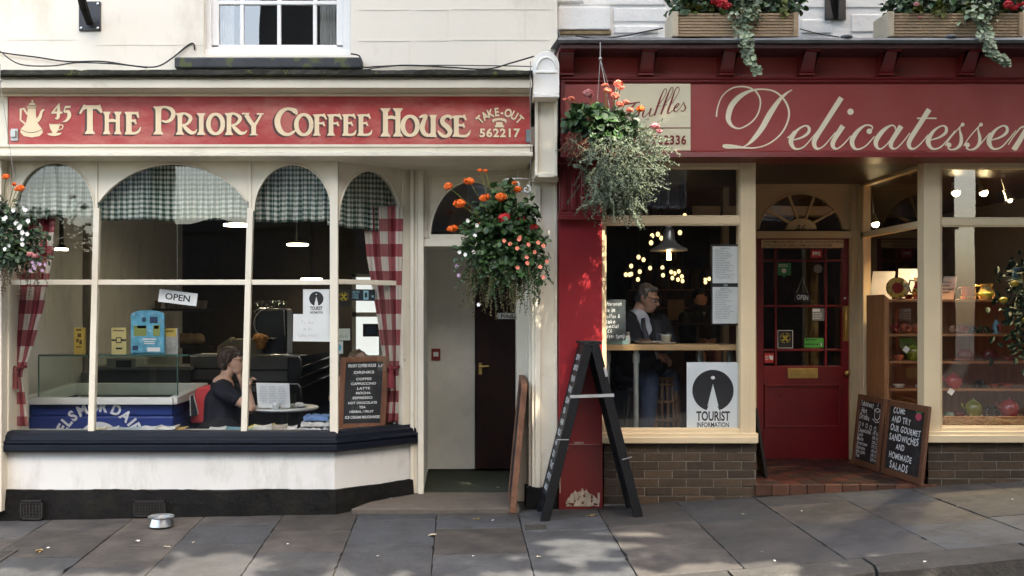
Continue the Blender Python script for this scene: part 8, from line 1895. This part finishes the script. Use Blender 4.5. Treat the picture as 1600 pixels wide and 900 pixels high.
blend("jumper", M("dark_jumper", (.02, .018, .02), .9), [('limb', [hc2-up*.17, hc2-up*.56], [.15, .17]), ('limb', [hc2-up*.21+Vector((.16, 0, 0)), hc2-up*.20-Vector((.16, 0, 0))], [.08, .08]), ('limb', [hc2-up*.22+Vector((.17, 0, 0)), hc2-up*.30+Vector((.19, -.2, 0))], [.07, .055]), ('limb', [hc2-up*.22-Vector((.17, 0, 0)), hc2-up*.30+Vector((-.19, -.2, 0))], [.07, .055])], t, .012, 4)
# --- man in the delicatessen window, reading, head bowed to the right
ym = .74
t = thing("person", "man in a dark suit, tie and glasses bent over his cup at the window bar", "person", (X(1005, ym), ym, DF))
Mn = lambda px_, py_, dy=0: P(px_, py_, ym+dy)
fw = Vector((.72, -.64, -.26)).normalized(); sd = Vector((.54, .84, 0)).normalized(); up = sd.cross(fw).normalized()
if up.z < 0: up = -up
hc = Mn(1012, 463)
sk = [('ball', hc, .080, .085, .092), ('limb', [hc+fw*.030-up*.030, hc+fw*.048-up*.088], [.068, .046]), ('ball', hc+fw*.064-up*.100, .028, .028, .022), ('ball', hc+fw*.05-up*.045, .052, .052, .05),
      ('limb', [hc+fw*.088-up*.010, hc+fw*.116-up*.044, hc+fw*.092-up*.052], [.011, .016, .013]), ('limb', [hc+fw*.088-up*.074-sd*.02, hc+fw*.092-up*.073, hc+fw*.088-up*.074+sd*.02], [.009, .011, .009]), ('limb', [hc+fw*.084-up*.085-sd*.016, hc+fw*.088-up*.086, hc+fw*.084-up*.085+sd*.016], [.010, .012, .010]),
      ('limb', [hc+fw*.082+up*.008-sd*.035, hc+fw*.094+up*.006, hc+fw*.082+up*.008+sd*.035], [.015, .013, .015])]
for k in (-1, 1): sk.append(('limb', [hc+sd*.080*k-up*.000-fw*.008, hc+sd*.086*k-up*.022-fw*.012, hc+sd*.080*k-up*.042-fw*.004], [.014, .016, .011]))
nb = Mn(995, 496); sk += [('limb', [hc-fw*.038-up*.055, nb], [.050, .054]), ('limb', [nb-Vector((0, 0, .04)), Mn(1000, 525), Mn(998, 565)], [.10, .14, .15])]
zseat = DF+.72; hipm = Vector((X(998, ym), ym+.05, zseat+.10))
sk += [('limb', [Mn(1000, 540), hipm], [.15, .16])]
rsh, lsh = Mn(982, 500, -.08), Mn(1032, 504, .14)
rel, rwr = Mn(986, 548, -.16)+Vector((0, 0, 0)), Mn(1026, 552, -.20)
lel, lwr = Mn(1052, 540, .05), Mn(1030, 549, -.12)
rel.z = zbt-.17; rwr.z = zbt-.10; lwr.z = zbt-.09
sk += [('limb', [rsh, rel, rwr], [.06, .045, .030]), ('limb', [lsh, lel, lwr], [.06, .045, .030])]
hand(sk, rwr, (1, -.05, -.25), (0, -.3, 1), 1.0, .7); hand(sk, lwr, (.6, -.5, -.4), (0, -.2, 1), 1.0, .7)
for k, kx in ((-1, 1015), (1, 1052)):
    knee = Vector((X(kx, .58), .58+.10*(k > 0), Z(592, .58)))
    sk += [('limb', [hipm+Vector((.09*k, 0, 0)), knee, knee+Vector((.0, .06, -.42)), knee+Vector((0, .04, -.47)), knee+Vector((.03, -.09, -.50))], [.09, .062, .042, .04, .034])]
blend("body", SKIN2, sk, t, .0075, 4)
SUIT = M("dark_navy_suit", (.010, .012, .020), .8, var=.3, scale=10, bump=.15, bscale=25)
jk = [('limb', [Mn(998, 516, .07), Mn(998, 566, .05)], [.12, .17]), ('limb', [Mn(988, 514, -.07), Mn(992, 535, -.11), Mn(994, 566, -.05)], [.092, .112, .155]), ('limb', [Mn(1022, 514, -.03), Mn(1023, 535, -.09), Mn(1016, 566, -.04)], [.095, .108, .15]), ('limb', [rsh, rel], [.078, .060]), ('limb', [rel, rel.lerp(rwr, .85)], [.06, .046]), ('limb', [lsh, lel], [.078, .060]), ('limb', [lel, lel.lerp(lwr, .85)], [.06, .046]), ('limb', [rsh, nb-Vector((0, -.085, .05)), lsh], [.072, .05, .072])]
blend("jacket", SUIT, jk, t, .011, 5, .004, 12)
# shirt front, tie, collar: worn over the chest between the lapels
fr_c = [(nb+Vector((.03, -.085, .0))), Mn(1004, 510, -.155), Mn(1010, 530, -.185), Mn(1014, 545, -.19)]
blend("shirt", M("pale_blue_shirt", (.50, .57, .66), .7, var=.06), [('limb', [nb-Vector((0, 0, .03)), Mn(1001, 525, -.02), Mn(999, 562)], [.108, .152, .16])], t, .01, 4)
mb = MB()
def strip(mb, ctr, ws, off, side=Vector((.90, -.05, .1))):
    L = []; Rr = []
    for c_, w_ in zip(ctr, ws): L.append(Vector(c_)-side*w_+Vector((0, -off, 0))); Rr.append(Vector(c_)+side*w_+Vector((0, -off, 0)))
    C_ = [Vector(c_)+Vector((0, -off-.012, 0)) for c_ in ctr]; n = len(L); b = [q+Vector((0, .03, 0)) for q in L+Rr]
    mb.add(L+C_+Rr, [(i, i+n, i+n+1, i+1) for i in range(n-1)]+[(i+n, i+2*n, i+2*n+1, i+n+1) for i in range(n-1)])
mb = MB(); strip(mb, [c_+Vector((.004, 0, -.005)) for c_ in fr_c], [.018, .022, .026, .028], .028); mb.build("tie", M("dark_tie", (.02, .025, .045), .6, var=.3, scale=40), t, smooth=True)
blend("collar", M("pale_blue_shirt", (.36, .43, .53), .7), [('limb', [nb+Vector((.06, .03, .012)), nb+Vector((0, .065, .035)), nb+Vector((-.06, .02, .03)), nb+Vector((-.052, -.035, .012)), nb+Vector((.0, -.085, -.022))], [.021]*5), ('limb', [nb+Vector((.06, .03, .012)), nb+Vector((.06, -.03, -.008)), nb+Vector((.03, -.085, -.022))], [.016]*3)], t, .008, 2)
blend("cuffs", M("pale_blue_shirt", (.36, .43, .53), .7), [('limb', [rel.lerp(rwr, .86), rel.lerp(rwr, .95)], [.036, .036]), ('limb', [lel.lerp(lwr, .86), lel.lerp(lwr, .95)], [.036, .036])], t, .008, 2)
tr = []
for k, kx in ((-1, 1015), (1, 1052)):
    knee = Vector((X(kx, .58), .58+.10*(k > 0), Z(592, .58))); tr.append(('limb', [hipm+Vector((.09*k, 0, 0)), knee, knee+Vector((.0, .06, -.42))], [.115, .080, .065]))
blend("trousers", M("blue_jeans", (.045, .07, .13), .85, var=.3, scale=14, bump=.2), tr, t, .011, 4)
hr = [('ball', hc-fw*.022+up*.022, .088, .093, .088), ('ball', hc-fw*.048-up*.020, .068, .085, .070), ('limb', [hc-fw*.045-up*.055, hc-fw*.045-up*.075], [.052, .04]), ('limb', [hc+fw*.045+up*.076-sd*.03, hc+fw*.052+up*.072+sd*.03], [.020, .018])]
for k in (-1, 1): hr.append(('limb', [hc+sd*.074*k+up*.03+fw*.008, hc+sd*.078*k-up*.016+fw*.010], [.022, .011]))
blend("hair", M("greying_hair", (.13, .13, .125), .55, var=.45, scale=40, bump=.3, bscale=70), hr, t, .0075, 2, .008, 44)
glasses(t, hc+fw*.104-up*.010, fw, sd, up, INK, .023, .034)
for k in (-1, 1):
    mb = MB(); mb.ball(hc+fw*.086-up*.014+sd*.033*k, .011, n=10, m=7); mb.build("eye", M("eye_white", (.6, .57, .53), .3), t, smooth=True); mb = MB(); mb.ball(hc+fw*.093-up*.017+sd*.033*k, .0055, n=8, m=6); mb.build("iris", flat("dark_iris", (.02, .012, .01)), t, smooth=True)
t = thing("bar_stool", "dark metal bar stool under the reading man", "stool", (hipm.x, hipm.y, DF))
mb = MB(); mb.lathe([(0, 0), (.17, 0), (.18, .02), (.17, .045), (0, .05)], (hipm.x, hipm.y, zseat-.05), 20); mb.build("seat", BLACK, t)
for a in (.8, 2.4, 3.9, 5.5): mb = MB(); mb.tube([(hipm.x+.12*math.cos(a), hipm.y+.12*math.sin(a), zseat-.05), (hipm.x+.2*math.cos(a), hipm.y+.2*math.sin(a), DF)], .013, 6); mb.build("leg", BLACK, t)
# dim seated figure deep inside
yz = 3.6
t = thing("person", "dim seated customer in dark clothes deep inside the delicatessen", "person", (X(1093, yz), yz, DF))
Dm = lambda px_, py_, dy=0: P(px_, py_, yz+dy); hc3 = Dm(1094, 467)
sk = [('ball', hc3, .08, .09, .105), ('limb', [hc3-up*0-Vector((0, .03, .03)), hc3-Vector((0, .045, .095))], [.06, .045]), ('limb', [hc3-Vector((0, 0, .08)), hc3-Vector((0, 0, .17))], [.05, .06]), ('limb', [hc3-Vector((0, 0, .2)), hc3-Vector((0, 0, .6))], [.13, .16])]
for k in (-1, 1): sk += [('limb', [hc3+Vector((.17*k, 0, -.22)), hc3+Vector((.2*k, -.1, -.48)), hc3+Vector((.06*k, -.32, -.46))], [.055, .042, .028]), ('limb', [hc3+Vector((.1*k, 0, -.62)), hc3+Vector((.1*k, -.42, -.62)), hc3+Vector((.1*k, -.42, -hc3.z+DF+.06))], [.09, .065, .045])]; hand(sk, hc3+Vector((.06*k, -.32, -.46)), (-.3*k, -1, 0), (0, 0, 1), 1, .6)
blend("body", SKIN2, sk, t, .011, 3); blend("hair", M("black_hair", (.015, .012, .01), .6), [('ball', hc3+Vector((0, .02, .03)), .092, .10, .09)], t, .011, 2, .01, 30)
blend("coat", M("dark_coat", (.02, .018, .018), .9), [('limb', [hc3-Vector((0, 0, .2)), hc3-Vector((0, 0, .6))], [.16, .185]), ('limb', [hc3+Vector((.17, 0, -.22)), hc3+Vector((-.17, 0, -.22))], [.08, .08])]+[('limb', [hc3+Vector((.17*k, 0, -.22)), hc3+Vector((.2*k, -.1, -.48)), hc3+Vector((.1*k, -.26, -.465))], [.075, .06, .045]) for k in (-1, 1)], t, .013, 4)
t = thing("dining_table", "dark table set with glasses before the dim seated customer", "table", (X(1090, 3.2), 3.1, DF)); mb = MB(); mb.bp(1062, 1112, 506, 509, 2.95, .5); mb.build("tabletop", BLACK, t); mb = MB(); mb.tube([(X(1088, 3.2), 3.2, DF), (X(1088, 3.2), 3.2, Z(509, 2.95))], .03, 8); mb.build("pedestal", BLACK, t)
many("wine_glass", "wine glass on the dark table of the dim seated customer", "glass", "wine glasses on the dark table", lambda mb, p: mb.lathe([(0, 0), (.03, 0), (.004, .01), (.004, .06), (.03, .08), (.034, .13), (.031, .13), (0, .07)], p, 12), GL2, [P(a, 506, 3.1+.03*(a % 3)) for a in (1070, 1078, 1090, 1098)])
